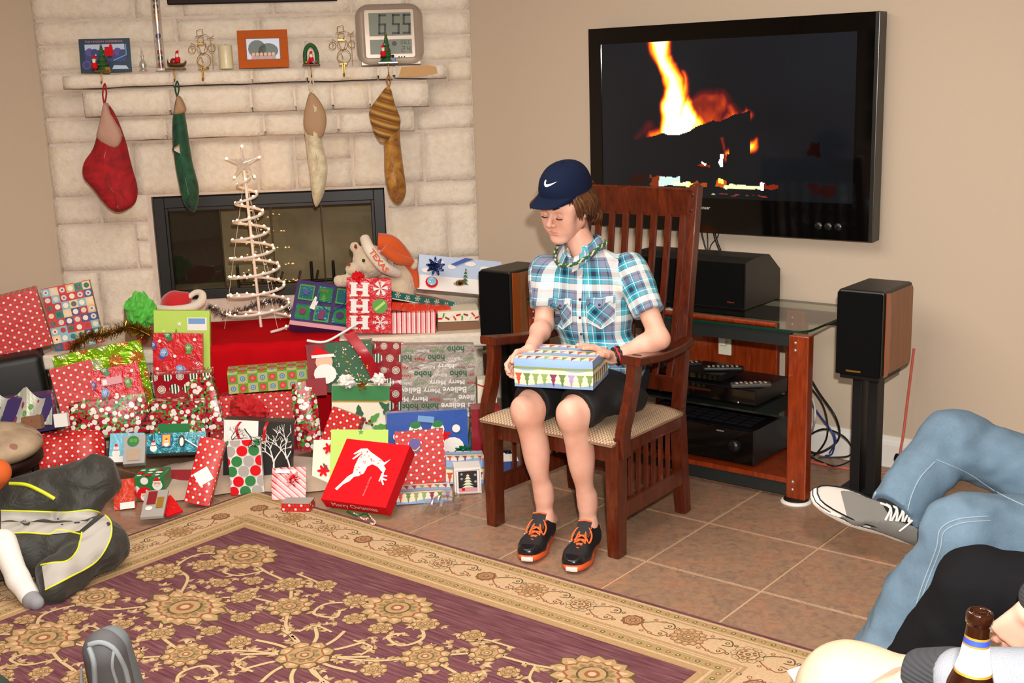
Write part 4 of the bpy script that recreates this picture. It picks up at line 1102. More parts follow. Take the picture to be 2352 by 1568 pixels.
M_whitep = mat('white_print', '#f2eee8', .5)
for t in tris: lg.face([capsurf(.020 - P2[i][0] * .066, .046 + P2[i][1] * .036 - P2[i][0] * .002) for i in t], M_whitep)
lg.build('logo', hat, label='white swoosh emblem')
# plaid shirt
def f_plaid(n):
    u, v = n.uv(); st = [(0, '#f4f0e8'), (.13, '#1b3050'), (.145, '#3fb0c4'), (.27, '#f4f0e8'), (.30, '#1a9db5'), (.38, '#101c40'), (.52, '#0a87a2'), (.60, '#f2efe8'), (.62, '#0a87a2'), (.67, '#7b8098'), (.84, '#101c40'), (.86, '#7b8098'), (.93, '#f0ece4')]
    def band(x):
        r = n.node('ShaderNodeValToRGB'); n.put(r.inputs[0], x.frac()); r.color_ramp.interpolation = 'CONSTANT'; e = r.color_ramp.elements
        while len(e) < len(st): e.new(.5)
        for q, (p, c_) in zip(e, st): q.position = p; q.color = lin(c_) + (1,)
        return X(n, r.outputs[0])
    n.color(n.mix(.5, band(u / .13), band(v / .122 + .3))); n.bump(n.noise(n.vec('Object'), 9, 3), .25, .01)
M_plaid = mat('teal_plaid_cotton', '#3f9fb5', .8, sheen=.1, fn=f_plaid)
S = SDF((-.82, -.50, .55), (.03, .16, 1.14), .0056)
t0, t1 = V(-.415, -.115, .66), V(-.435, -.16, .90)
ax = unit(shR - shL)
S.ell((t0 + V(0, .0, -.03)), (.160, .125, .12), rot=np.array(Matrix.Rotation(.22, 3, 'Z')), k=.05)
S.ell((-.432, -.155, .86), (.172, .122, .20), rot=np.array(Matrix.Rotation(.22, 3, 'Z')), k=.08)
S.cap(shL + V(.02, 0, -.022), neck0 + V(-.03, 0, -.028), .064, .058, k=.05); S.cap(shR + V(-.02, 0, -.022), neck0 + V(.03, 0, -.028), .064, .058, k=.05)
cR, cL = shR * .36 + elR * .64, shL * .30 + elL * .70
S.cap(shR + V(.0, 0, -.01), cR + unit(elR - shR) * .02, .069, .060, k=.035); S.cap(shL, cL + unit(elL - shL) * .02, .066, .058, k=.035)
rng = lambda x, y, z, f, s: np.array([noise.noise(Vector((a * f[0] + s, b__ * f[1], c_ * f[2] - s))) for a, b__, c_ in zip(x, y, z)])
S.ripple(lambda x, y, z: (.0055 * rng(x, y, z, (9, 9, 14), 1) + .0035 * rng(x, y, z, (20, 20, 26), 5)).astype(np.float32))
S.cap(neck0 + V(0, 0, -.03), neck0 + V(-.010, -.012, .030), .090, .072, k=.03)
S.cut_local(cR, elR - shR, .098); S.cut_local(cL, elL - shL, .09)
S.ell((-.30, -.17, .64), (.10, .12, .10), k=.04)
S.cut((0, 0, .585), (0, 0, -1))
S.cap(neck0 + V(0, -.0, .0), neck1 + (neck1 - neck0) * .6 + V(0, -.01, 0), .060, .066, k=.0, op='sub'); S.cap(neck0 + V(-.01, -.095, .035), neck0 + V(-.008, -.125, -.02), .034, .012, k=.01, op='sub')
vs_, fs_ = S.mesh(); vs_ = smooth_mesh(vs_, fs_, 1)
def seg_t(v, a, b_): ba = b_ - a; return np.clip(((v - a) @ ba) / (ba @ ba), 0, 1.3)
def seg_d(v, a, b_): t = seg_t(v, a, b_); return np.linalg.norm(v - a - t[:, None] * (b_ - a), axis=1)
dR, dL = seg_d(vs_, shR + V(.03, 0, 0), elR), seg_d(vs_, shL + V(-.03, 0, 0), elL)
rt_ = vs_ - V(-.43, -.15, .85); side_ = rt_ @ ax; fwd_ = rt_ @ np.cross(ax, V(0, 0, 1))
uT = np.arctan2(side_, np.abs(fwd_) + .06) * .175; vT = vs_[:, 2] + 0
def arm_uv(a, b_, k):
    d = unit(b_ - a); p_ = vs_ - a; ref = unit(np.cross(d, V(0, 1, 0))); r2 = np.cross(d, ref); return np.arctan2(p_ @ ref, p_ @ r2) * .07 + k, -(p_ @ d)
uR_, vR_ = arm_uv(shR, elR, .05); uL_, vL_ = arm_uv(shL, elL, .02)
fc = vs_[fs_].mean(1); fR = (seg_d(fc, shR + V(.02, 0, 0), elR) < .078) & (((fc - V(-.43, -.15, 0)) @ ax) > .150) ; fL = (seg_d(fc, shL + V(-.02, 0, 0), elL) < .078) & (((fc - V(-.43, -.15, 0)) @ ax) < -.145)
uvT, uvR, uvL = np.stack([uT, vT], 1), np.stack([uR_, vR_], 1), np.stack([uL_, vL_], 1)
o = np_obj('shirt', vs_, fs_, M_plaid, parent=boy, label='teal, navy and white plaid short-sleeved shirt')
L = o.data.uv_layers.new(name='UVMap'); uvc = uvT[fs_.ravel()].reshape(len(fs_), 4, 2); uvc[fR] = uvR[fs_[fR]]; uvc[fL] = uvL[fs_[fL]]
L.data.foreach_set('uv', uvc.ravel().astype(np.float32))
shirt = o
# collar, placket, buttons, pockets
from mathutils.bvhtree import BVHTree
bvh = BVHTree.FromPolygons([tuple(p) for p in vs_], [tuple(int(i) for i in f) for f in fs_])
nf = np.cross(ax, V(0, 0, 1)); nf = unit(nf if nf[1] < 0 else -nf)
def on_shirt(sx, z, out=.003, nn=None):
    nn = nf if nn is None else nn
    p = V(-.43, -.15, 0) + ax * sx + V(0, 0, z) + nn * .4
    h_ = bvh.ray_cast(Vector(p), Vector(-nn)); return (np.array(h_[0]) + nn * out) if h_[0] is not None else V(-.43, -.15, z) + ax * sx + nn * .1
def patch(b, cols, m, uv=None): b.grid(np.array(cols), m, uv=uv)
sh2 = MB()
zs = np.linspace(.99, .66, 30); patch(sh2, [[on_shirt(s, z, .0045) for z in zs] for s in (-.014, -.007, 0, .007, .014)], M_plaid, uv=lambda i, j: (.009 + i * .003, zs[j])); sh2.build('placket', shirt)
bt = MB(); M_btn = mat('dark_button', '#3a3550', .25)
for z in (.985, .90, .83, .765, .70):
    p = on_shirt(0, z, .008); bt.lathe([(0, .002), (.0045, .002), (.0055, 0), (.005, -.003)], M_btn if z < .95 else mat('pearl_button', '#d9c3d0', .2), c=p, ax=(ax, V(0, 0, 1), nf), n=12)
    bt.build('button', shirt); bt = MB()
for s0 in (-.085, .078):
    pk_ = MB(); w_ = .050
    def pkp(u, v): 
        z = .895 - .115 * v; lim = w_ * (1 if v < .72 else 1 - (v - .72) / .28 * .8); return on_shirt(s0 + u * lim, z, .005)
    pk_.grid(np.array([[pkp(u, v) for v in np.linspace(0, 1, 14)] for u in np.linspace(-1, 1, 12)]), M_plaid, uv=lambda i, j: ((i * .009 + j * .0085) * .8, (i * .009 - j * .0085) * .8 + .03)); pk_.build('pocket', shirt)
    pk_ = MB()
    def flp(u, v): return on_shirt(s0 + u * w_ * 1.04, .905 - (.026 + .016 * (1 - abs(u)) - .012 * (abs(abs(u) - .5) < .2)) * v, .008 + .004 * v)
    pk_.grid(np.array([[flp(u, v) for v in np.linspace(0, 1, 6)] for u in np.linspace(-1, 1, 14)]), M_plaid, uv=lambda i, j: (i * .008 + .05, j * .007 + .033)); pk_.lathe([(0, .002), (.0045, .002), (.0055, 0)], M_btn, c=on_shirt(s0, .877, .013), ax=(ax, V(0, 0, 1), nf), n=10); pk_.build('pocket_flap', shirt)
# white seams
M_thr = mat('white_piping', '#e8e6e0', .7); sm_ = MB()
for s0 in (-.085, .078):
    q = [(-1, 0), (-1, .72), (0, 1), (1, .72), (1, 0)]; pts = []
    for (a0, b0), (a1, b1) in zip(q[:-1], q[1:]):
        for t in np.linspace(0, 1, 8)[:-1]: pts.append(on_shirt(s0 + (a0 + (a1 - a0) * t) * .05, .895 - .115 * (b0 + (b1 - b0) * t), .0062))
    sm_.tube(pts, .0013, M_thr, n=5)
sm_.build('pocket_stitching', shirt, kind='stuff')
def collar(s):
    b = MB(); P = []
    for i in range(14):
        t = i / 13; a = math.radians(-150 + 190 * t) if s > 0 else math.radians(-30 - 190 * t)
        c_ = neck0 + V(0, .004, .012); r_ = .070; top = c_ + V(math.cos(a) * r_ * .95, math.sin(a) * r_ * .95, .042 - .040 * max(0, -math.sin(a)) ** 2)
        return_ = .020 + .020 * max(0, -math.sin(a)) ** 4; P.append([top + V(math.cos(a), math.sin(a), 0) * .001, top + V(math.cos(a) * .014, math.sin(a) * .014, -.014), top + V(math.cos(a) * .024, math.sin(a) * .026, -.030 - return_ * .4)])
    b.grid(np.array(P), M_plaid, uv=lambda i, j: (i * .014 + .3, j * .016)); b.build('collar', shirt)
def collar2():
    b = MB(); P = []
    for i in range(40):
        a = math.radians(-90 + 14 + (360 - 28) * i / 39); front = max(0, math.cos(a + math.pi / 2)) ** 5
        c_ = neck0 + V(-.014, -.020, .048); up = .040 - .070 * max(0, math.cos(a + math.pi / 2)) ** 1.5
        d = V(math.cos(a), math.sin(a), 0); top = c_ + d * (.068 + .012 * front) + V(0, 0, up)
        P.append([top - d * .004 + V(0, 0, -.008), top, top + d * .008 + V(0, 0, -.006), top + d * .018 + V(0, 0, -.024), top + d * (.028 + .006 * front) + V(0, 0, -.044 - .016 * front)])
    b.grid(np.array(P), M_plaid, uv=lambda i, j: (i * .011, j * .012 + .02)); b.build('collar', shirt)
collar2()
M_greytee = mat('grey_tshirt', '#8d8f95', .85)
S = SDF(neck0 - .13, neck0 + .13, .005); S.cap(neck0 + V(0, .0, -.06), neck0 + V(-.008, -.014, .014), .080, .062, k=.01); S.cut(neck0 + V(-.004, -.01, .030), (-.1, -.75, .65)); v_, f_ = S.mesh()
np_obj('undershirt', smooth_mesh(v_, f_, 2), f_, M_greytee, parent=boy, label='grey t-shirt at the neck')
# braided cord necklace
nk = MB(); M_gcord = mat('green_braid', '#1f5a3a', .7); M_tcord = mat('tan_braid', '#c7b98a', .7)
for k in range(3):
    P = []
    for i in range(150):
        a = 2 * math.pi * i / 150; fr_ = max(0, -math.sin(a)); r_ = .094 + .004 * fr_; c_ = neck0 + V(-.014, -.020 - .022 * fr_, .060 - .070 * fr_ ** 1.3)
        ph = i * .62 + k * 2.094; P.append(c_ + V(math.cos(a) * (r_ + .004 * math.cos(ph)), math.sin(a) * (r_ + .004 * math.cos(ph)), .0045 * math.sin(2 * ph)))
    nk.tube(P, .0038, M_tcord if k == 1 else M_gcord, n=6, closed=True)
nk.build('necklace', boy, label='braided green and tan cord necklace')
wb = MB(); wd = unit(wrR - elR); wp = elR * .13 + wrR * .87; e1_ = unit(np.cross(wd, V(0, 0, 1))); e2_ = np.cross(wd, e1_)
for k in range(3): wb.tube([wp + wd * (k * .009 - .009) + (e1_ * math.cos(a) + e2_ * math.sin(a)) * .031 + wd * .002 * math.sin(8 * a + k * 2) for a in np.linspace(0, 2 * math.pi, 36, endpoint=False)], .0055, mat('red_cord', '#b0242c', .6) if k == 1 else M_cable, n=6, closed=True)
wb.build('wristband', boy, label='black and red braided wristband')
# black athletic shorts
def f_blk(n): n.bump(n.noise(n.vec('Object'), 14, 3), .35, .012)
M_short = mat('black_sport_cloth', '#0a0a0b', .75, fn=f_blk)
S = SDF((-.75, -.66, .40), (-.02, .10, .74), .006)
S.cap(hL + V(.02, .03, .01), hR + V(-.02, .03, .01), .118, k=.04)
S.cap(hR, kR + V(.006, .055, .008), .104, .084, k=.03, flat=((0, 0, 1), 1.05)); S.cap(hL, kL + V(-.004, .055, .008), .104, .084, k=.03)
S.ell(V(-.16, -.30, .545), (.035, .10, .05), k=.05)
S.ripple(lambda x, y, z: (.006 * rng(x, y, z, (14, 14, 14), 2) + .004 * rng(x, y, z, (28, 22, 30), 9)).astype(np.float32))
S.cut(kR * .5 + kL * .5 + V(0, .030, 0), (0, -1, -.12))
for k_ in (kR, kL): S.cap(k_ + V(0, .09, 0), k_ + V(0, -.06, -.01), .062, .061, op='sub', k=.004)
v_, f_ = S.mesh(); np_obj('shorts', smooth_mesh(v_, f_, 1), f_, M_short, parent=boy, label='black athletic shorts with neon piping')
b = MB(); M_neon = mat('neon_piping', '#9fd81c', .5)
b.tube([at(x, y, Y=-.33) for x, y in ((1412, 935), (1428, 925), (1441, 903))], .0025, M_neon, smooth_path=4); b.tube([at(x, y, Y=-.45) for x, y in ((1368, 958), (1376, 952))], .003, M_neon)
b.build('neon_piping', boy)
b = MB(); pr = Print(b, Fr(at(1387, 938, Y=-.40), unit(RT - DN * .1), unit(-DN), -FW), .02, .02); pr.poly(circ(.007, .006, .006, 10), M_whitep); b.build('shorts_emblem', boy)
# running shoes
M_shoe = mat('black_mesh', '#14151a', .6, bump=(900, .6, .001)); M_shoe2 = mat('black_patent', '#1b1b1e', .2); M_orange = mat('orange_rubber', '#e5602c', .5); M_lace = mat('orange_lace', '#f0692b', .6); M_toe = mat('white_rubber', '#d8d2cb', .5)
M_shine = mat('silver_overlay', '#c9ccce', .3, metal=.5)
def outline(L, W, toe=1.0, k=28):
    o = []
    for i in range(k):
        a = 2 * math.pi * i / k; y = L * (.5 - .5 * math.cos(a)); t = y / L
        wd = W * .5 * (math.sin(a) ** 2 + 1e-6) ** .30 * np.interp(t, [0, .15, .4, .68, .88, 1], [.80, .80, .74, 1., .93, .86]) * (1 if math.sin(a) != 0 else 0)
        o.append((math.copysign(wd, -math.sin(a)) + .006 * math.sin(t * 3) , y))
    return o
def running_shoe(heel, toe, par, nm='shoe'):
    d = unit(V(*(toe - heel)[:2], 0)); L = np.linalg.norm((toe - heel)[:2]); F = Fr(V(heel[0], heel[1], 0), V(d[1], -d[0], 0), d, (0, 0, 1))
    ol = outline(L, .116); b = MB(); Z = lambda v, base: base + .010 * np.interp(v / L, [0, .1, .6, 1], [.3, 0, 0, 1.])
    rings = [(1.0, .002, 0), (1.03, .007, 0), (1.04, .015, .003), (1.0, .022, .010)]
    P = [[F(u * s, (v - L / 2) * s + L / 2, Z(v, z) + (hh * np.interp(v / L, [0, .3, 1], [1.5, .6, 0]))) for s, z, hh in rings] for u, v in ol]
    b.grid(np.array(P)[:, :], M_orange, closed_u=True); b.face([p[0] for p in P], M_orange); b.face([p[-1] for p in P][::-1], M_orange)
    so = b.build('sole', par, label='orange foam sole')
    b = MB(); P = [[F(u * s, (v - L / 2) * s + L / 2 + .001, Z(v, z)) for s, z in ((1.045, .003), (1.055, .010), (1.03, .019))] for u, v in ol if v > L * .965 and abs(u) < .024]
    P.sort(key=lambda r: (r[0] - F(0, 0)) @ F.u); b.grid(np.array(P), M_toe); b.build('toe_bumper', so, label='white toe bumper')
    S = SDF(F(0, L / 2, .08) - .18, F(0, L / 2, .08) + .18, .0042)
    S.cap(F(0, .055, .045), F(.002, L * .72, .036), .042, .047, k=.02, flat=((0, 0, 1), 1.0)); S.cap(F(.004, L * .72, .036), F(.006, L - .047, .034), .049, .044, k=.02, flat=((0, 0, 1), 1.25))
    S.cap(F(0, .045, .05), F(0, .035, .085), .036, .034, k=.02); S.cap(F(0, .075, .06), F(0, .13, .075), .038, .030, k=.03)
    S.cap(F(0, .05, .155), F(0, .075, .062), .036, .028, k=.004, op='sub'); S.cut(F(0, 0, .012), (0, 0, -1)); S.cut(F(0, .05, .112), F.w + F.v * .25)
    v_, f_ = S.mesh(); v_ = smooth_mesh(v_, f_, 1); c_ = v_[f_].mean(1); loc = c_ - F.o; yy, uu, zz = loc @ F.v, loc @ F.u, loc[:, 2]
    inner = np.hypot(uu, (yy - .06) * .75) < .034
    mi = np.where((yy > L * .86) | ((np.abs(uu) > .030) & (yy > .35 * L) & (zz < .042)), 1, 0); mi[(zz > .078) & (yy < .085) & inner] = 2; mi[(yy < .03) & (zz > .095)] = 2
    np_obj('upper', v_, f_, [M_shoe, M_shoe2, M_orange], mi, parent=par, label='black mesh upper')
    b = MB(); P = [[F(u, .115 + .055 * (1 - t), .085 + .040 * t + .004 * (1 - abs(u) / .026)) for t in np.linspace(0, 1, 5)] for u in np.linspace(-.026, .026, 7)]
    b.grid(np.array(P), M_shoe); b.grid(np.array([[q + F.v * -.006 for q in r] for r in P]), M_orange, flip=True); b.tube([r[-1] - F.v * .003 for r in P], .004, M_orange); b.build('tongue', par)
    b = MB(); top = lambda v: .106 - (v - .12) * .42
    for i in range(6):
        v = .118 + i * .020; w_ = .026 - i * .0012
        b.tube([F(-w_, v, top(v) - .005), F(0, v + .008, top(v + .008) + .004), F(w_, v + .016, top(v + .016) - .005)], .0034, M_lace, n=5, smooth_path=3)
        b.tube([F(w_, v, top(v) - .005), F(0, v + .008, top(v + .008) + .005), F(-w_, v + .016, top(v + .016) - .005)], .0034, M_lace, n=5, smooth_path=3)
    for s in (-1, 1):
        b.tube([F(0, .13, .102), F(s * .02, .135, .108), F(s * .036, .16, .088), F(s * .03, .185, .07), F(s * .012, .16, .092), F(0, .132, .104)], .0034, M_lace, n=5, smooth_path=5)
        b.tube([F(0, .13, .102), F(s * .014, .16, .095), F(s * .02, .20, .072)], .0034, M_lace, n=5, smooth_path=5)
    b.ball(F(0, .132, .103), (.007, .006, .005), M_lace, 8, 6); b.build('laces', par, label='bright orange laces', kind='stuff')
    b = MB()
    for s in (1,):
        for a0, a1 in (((.045, .09, .072), (.049, .20, .030)), ((.045, .07, .06), (.050, .165, .026))): b.tube([F(*a0), F(.0485, (a0[1] + a1[1]) / 2, (a0[2] + a1[2]) / 2 + .002), F(*a1)], .0022, M_shine, n=5, smooth_path=3)
        for y_ in (.118, .137): b.tube([F(.0475, y_ - .012, .038), F(.0475, y_ + .022, .060)], .0022, M_shine, n=5)
    b.build('side_stripes', par, label='silver crossed side stripes')
running_shoe(V(-.452, -.446, 0), V(-.337, -.722, 0), thing('running_shoe', (-.4, -.58, 0), 'black running shoe with orange laces on the boy\'s foot farther from the chair leg', 'shoe', "boy's running shoes"))
running_shoe(V(-.262, -.415, 0), V(-.150, -.705, 0), thing('running_shoe', (-.2, -.56, 0), 'black running shoe with orange laces right beside the chair\'s front leg', 'shoe', "boy's running shoes"))
# the gift in his lap
# ================================================================= papers
def pal(n, f, cols): # constant palette lookup
    r = n.node('ShaderNodeValToRGB'); n.put(r.inputs[0], f); r.color_ramp.interpolation = 'CONSTANT'; e = r.color_ramp.elements
    while len(e) < len(cols): e.new(.5)
    for i, (q, c_) in enumerate(zip(e, cols)): q.position = i / len(cols); q.color = lin(c_) + (1,)
    return X(n, r.outputs[0])
def wnoise(n, v):
    w_ = n.node('ShaderNodeTexWhiteNoise', noise_dimensions='2D'); n.link(v.s, w_.inputs[0]); return X(n, w_.outputs[0])
def wr(n, s=.25): n.bump(n.noise(n.vec('Object'), 16, 3, .6, .5), s, .012)
def f_dots(n, p=.0172, base='#cf1626'):
    u, v = n.uv(); k = 1 / p; row = (v * k).floor(); a = (u * k + row * .5); fu, fv = a.frac() - .5, (v * k).frac() - .5; d = fu.hyp(fv)
    par = (a.floor() + row * 1.).m('MODULO', 3.).abs()
    c = n.mix((d < .22) * (par > .9), lin(base), lin('#4a7a2a')); c = n.mix((d < .31) * (par < .9), c, lin('#f2ded8')); n.color(c); wr(n)
def f_patch(n):
    u, v = n.uv(); k = 26.; cu, cv = (u * k).floor(), (v * k).floor(); fu, fv = (u * k).frac() - .5, (v * k).frac() - .5; h = wnoise(n, n.comb(cu, cv)); h2 = wnoise(n, n.comb(cv + 31., cu)); d = fu.hyp(fv)
    c = pal(n, h, ['#b9202a', '#e8c79a', '#2f7a74', '#c92a2a', '#7fb6c4', '#d8b07a', '#40477f', '#c22028'])
    s = pal(n, h2, ['#e9d3a8', '#1f6a4e', '#d9d0c0', '#f0e4cf', '#b3222a', '#2c6d5c', '#c9d6d4', '#f1dcb4']); c = n.mix(d < .33, c, s)
    n.color(n.mix((d < .13) * (h2 > .5), c, lin('#b3222a'))); wr(n)
def f_snowman(n):
    v = n.vec('UV'); d = n.voro(v, 40); cc = n.voro(v, 40, out='Color'); h = n.sep(cc)[0]; d2 = n.voro(v, 95); h2 = n.sep(n.voro(v, 95, out='Color'))[1]
    c = pal(n, h2, ['#b3142a', '#8f1024', '#2f8a3a', '#c51a30', '#a31228', '#5fae4a', '#b3142a', '#3a0d12'])
    c = n.mix((d < .46) * (h > .25), c, lin('#ece6dc')); c = n.mix((d2 < .16) * (h2 > .8), c, lin('#241818')); c = n.mix((d2 < .2) * (h2 < .10), c, lin('#d8203a')); n.color(c); wr(n, .4)
def f_rings(n, base='#9c1220', k=17.):
    u, v = n.uv(); row = (v * k).floor(); a = u * k + row * .5; fu, fv = a.frac() - .5, (v * k).frac() - .5; d = fu.hyp(fv); h = wnoise(n, n.comb(a.floor(), row)); r = h * .18 + .22
    q = d / r; c = pal(n, (q * .999).min(.999), ['#d9463a', '#f0e7dc', '#7f8f3a', '#f0e7dc', '#5a2a3a', '#efe6da']); st = (fu * 26.).sin() > .1
    c2 = n.mix(st, lin('#23463a'), lin('#f0ead8')); c = n.mix(h > .66, c, c2); n.color(n.mix(q < 1., lin(base), c)); wr(n)
def f_check(n):
    u, v = n.uv(); k = 1 / .046; cu, cv = (u * k).floor(), (v * k).floor(); fu, fv = (u * k).frac() - .5, (v * k).frac() - .5; d = fu.hyp(fv); p = (cu + cv).m('MODULO', 2.).abs()
    c = n.mix(p > .5, lin('#b3b964'), lin('#5f9a3a')); o1 = pal(n, (d / .36).min(.999), ['#b77fae', '#d96a58', '#d8392c', '#d8392c']); o2 = pal(n, (d / .36).min(.999), ['#4a7f92', '#8fc6c4', '#6b6f92', '#9db4b8'])
    n.color(n.mix(d < .35, c, n.mix(p > .5, o2, o1))); wr(n, .12)
def f_stars(n, base='#8cc61f', c2='#d8ecb0', k=11.):
    u, v = n.uv(); row = (v * k).floor(); a = u * k + row * .5; fu, fv = a.frac() - .5, (v * k).frac() - .5; d = fu.hyp(fv); an = fu.m('ARCTAN2', fv); ray_ = (an * 6.).sin().abs() > .35
    h = wnoise(n, n.comb(a.floor(), row)); c = n.mix((d < .34) * ray_, lin(base), n.mix(h > .55, lin(c2), lin('#d86a3a'))); n.color(c); wr(n, 1.)
def f_wave(n):
    u, v = n.uv(); w_ = (u * 34.).sin() * .006; p = .098; t = ((v + w_ + .03) / p).frac(); st = ((v + .03) / p).frac()
    c = n.mix(t < .45, lin('#efe3c8'), lin('#8fb0e0')); c = n.mix(st < .09, c, lin('#8b9a5c'))
    fu = (u / .033).frac() - .5; h = wnoise(n, n.comb((u / .033).floor(), (v / p).floor())); tv = (st - .32) / .52
    tree = (fu.abs() < (tv * .46 * ((tv * 3.).frac() * .45 + .55))) * (tv > 0.) * (tv < 1.); c = n.mix(tree, c, pal(n, h, ['#8fa86a', '#d0593a', '#7f9a5c', '#b59ad0', '#8a3a5f', '#8fae6a', '#c9583a', '#6f8a4f'])); n.color(c); wr(n, .12)
def f_stripe(n, p=.012, a='#c5272e', b_='#f3dcd8', diag=0.):
    u, v = n.uv(); t = ((u + v * diag) / p); s = t.frac(); h = t.floor().m('MODULO', 2.)
    n.color(n.mix(s < n_w, lin(b_), lin(a)) if 0 else n.mix((s < .30) + (s > .42) * (s < .5) + (s > .62) * (s < .68), lin(b_), lin(a))); wr(n)
def f_foilwr(n): n.bump(n.noise(n.vec('Object'), 20, 3, .6, 1.), .7, .012)
def f_tin(n): n.bump(n.noise(n.vec('Object'), 90, 3), .5, .005)
PM = dict(
 dots=mat('red_dot_paper', '#cf1626', .42, spec=.35, coat=.12, fn=f_dots), patch=mat('patchwork_santa_paper', '#b9202a', .45, fn=f_patch),
 snow=mat('snowman_foil_paper', '#b3142a', .3, coat=.35, fn=f_snowman), rings=mat('ornament_ring_paper', '#9c1220', .22, coat=.7, fn=f_rings),
 check=mat('checked_ornament_paper', '#6fa23c', .4, fn=f_check), lime=mat('lime_foil', '#8cc61f', .14, metal=.55, fn=f_stars), wave=mat('tree_wave_paper', '#8fb0e0', .4, fn=f_wave),
 pstripe=mat('pink_stripe_paper', '#f3dcd8', .4, fn=lambda n: f_stripe(n, .024)), cstripe=mat('candy_stripe_paper', '#f0d8d6', .25, coat=.5, fn=lambda n: f_stripe(n, .030, '#b9202c', '#e4bdbc', 1.)),
 bw=mat('black_photo_print', '#22201f', .4), silver=mat('silver_paper', '#9a9084', .38, metal=.35, fn=lambda n: wr(n, .35)), red=mat('plain_red_card', '#d3121c', .7, spec=.15), darkred=mat('dark_red_card', '#8a1220', .35, coat=.3),
 brightred=mat('bright_red_gloss', '#cc1420', .3, coat=.35, fn=f_foilwr), limec=mat('lime_card', '#b5d858', .5), teal=mat('teal_card', '#1f6a62', .45), cream=mat('cream_card', '#ece4cc', .5), brown=mat('brown_card', '#80583c', .6), orangered=mat('orange_red_card', '#cf3a1e', .3, coat=.4, fn=f_foilwr),
 purple=mat('purple_card', '#3f2f63', .35, coat=.3), pink=mat('pink_card', '#d4949c', .5), green=mat('green_card', '#1f7a3a', .4, coat=.3), blue=mat('blue_card', '#1f4fa5', .35, coat=.3), sky=mat('pale_sky_card', '#b9cbe4', .3, coat=.4), lb=mat('light_blue_gloss', '#7cc3da', .2, coat=.6, fn=f_foilwr), white=mat('white_paper', '#ece8e2', .5), navyc=mat('navy_card', '#2f3f7a', .4), grey=mat('grey_print', '#a7a29c', .5), black=mat('black_card', '#151413', .35), gold=mat('gold_print', '#c79a3c', .3, metal=.6), bluegreen=mat('blue_green_foil', '#2b7f8f', .12, metal=.4, coat=.6, fn=f_foilwr), tan=mat('fleece_tan', '#b9a28c', .95, sheen=.3, bump=(240, .8, .004)), iri=mat('iridescent_film', '#dfd0d8', .15, metal=.5), lgreen=mat('leaf_green', '#4f9a3a', .5), dgreen=mat('deep_green', '#1c5a33', .5), lblue=mat('mitten_blue', '#6f9fd0', .5), violet=mat('violet_print', '#5a4a92', .5), skin=mat('print_skin', '#e2b79a', .6))
K = PM
def paperbox(b, F, W, H, T_, m, soft=0., wrk=.0012, n=7, ms=None, taper=0.):
    sd = R.uniform(0, 40)
    def Dm(x, y, z):
        a, c_, e = 2 * x / W - 1, 2 * y / H - 1, -2 * z / T_ - 1
        if soft:
            k = max(abs(a), abs(c_)); z = -T_ / 2 + (z + T_ / 2) * (1 - soft * k ** 5) * (1 + .25 * soft * (1 - k * k)); x = W / 2 + (x - W / 2) * (1 - .10 * soft * c_ * c_); y = H / 2 + (y - H / 2) * (1 - .10 * soft * a * a)
        if taper: x = W / 2 + (x - W / 2) * (1 - taper * (c_ + 1) / 2)
        P = F(x, y, z); q = np.array([nz(*P, 7, sd), nz(*P, 7, sd + 9), nz(*P, 7, sd + 19)]); return P + q * wrk * (1 + 3 * soft)
    ts = np.linspace(0, 1, n)
    ms = ms or {}
    def fc(fn, uvf, key, flip=False): b.grid(np.array([[Dm(*fn(s, t)) for t in ts] for s in ts]), ms.get(key, m), uv=lambda i, j: uvf(ts[min(i, n - 1)], ts[min(j, n - 1)]), flip=flip, smooth=bool(soft))
    fc(lambda s, t: (s * W, t * H, 0), lambda s, t: (s * W, t * H), 'front'); fc(lambda s, t: (s * W, t * H, -T_), lambda s, t: (-s * W, t * H), 'back', True)
    fc(lambda s, t: (s * W, H, -t * T_), lambda s, t: (s * W, H + t * T_), 'top'); fc(lambda s, t: (s * W, 0, -t * T_), lambda s, t: (s * W, -t * T_), 'bottom', True)
    fc(lambda s, t: (W, t * H, -s * T_), lambda s, t: (W + s * T_, t * H), 'right'); fc(lambda s, t: (0, t * H, -s * T_), lambda s, t: (-s * T_, t * H), 'left', True)
def qframe(bl, br, tl, off, lean=0., yaw=0.):
    """real rectangle leaning back by 'lean' and turned by 'yaw', standing at distance off in front of the chimney breast"""
    yw = math.radians(yaw); nh = FN * math.cos(yw) + FE * math.sin(yw); l = math.radians(lean); n_ = nh * math.cos(l) + V(0, 0, math.sin(l))
    for q in (bl, br):
        g_ = at(*q, Z=.003)
        if at(*q, off=off)[2] < .003: off = max(off, (g_ - Q0) @ FN)
    o = at(*bl, off=off); B = at(*br, n=n_, o=o); Tp = at(*tl, n=n_, o=o); u = unit(B - o); v = unit(np.cross(n_, u)); W = np.linalg.norm(B - o); H = (Tp - o) @ v
    return Fr(o, u, v, n_), W, H
NG = 0
def gift(name, label, cat, bl, br, tl, off, lean, yaw, T_, m, deco=None, soft=0., wrk=.0012, ms=None, extra=None, eps=.0006, taper=0., n=7):
    F, W, H = qframe(bl, br, tl, off, lean, yaw); b = MB(); paperbox(b, F, W, H, T_, m, soft, wrk, n, ms, taper)
    if deco: F2 = Fr(F.o + F.w * (wrk * 1.2), F.u, F.v, F.w); deco(Print(b, F2, W, H, eps), W, H)
    o = b.build(name, label=label, cat=cat)
    if extra: extra(o, F, W, H)
    return o
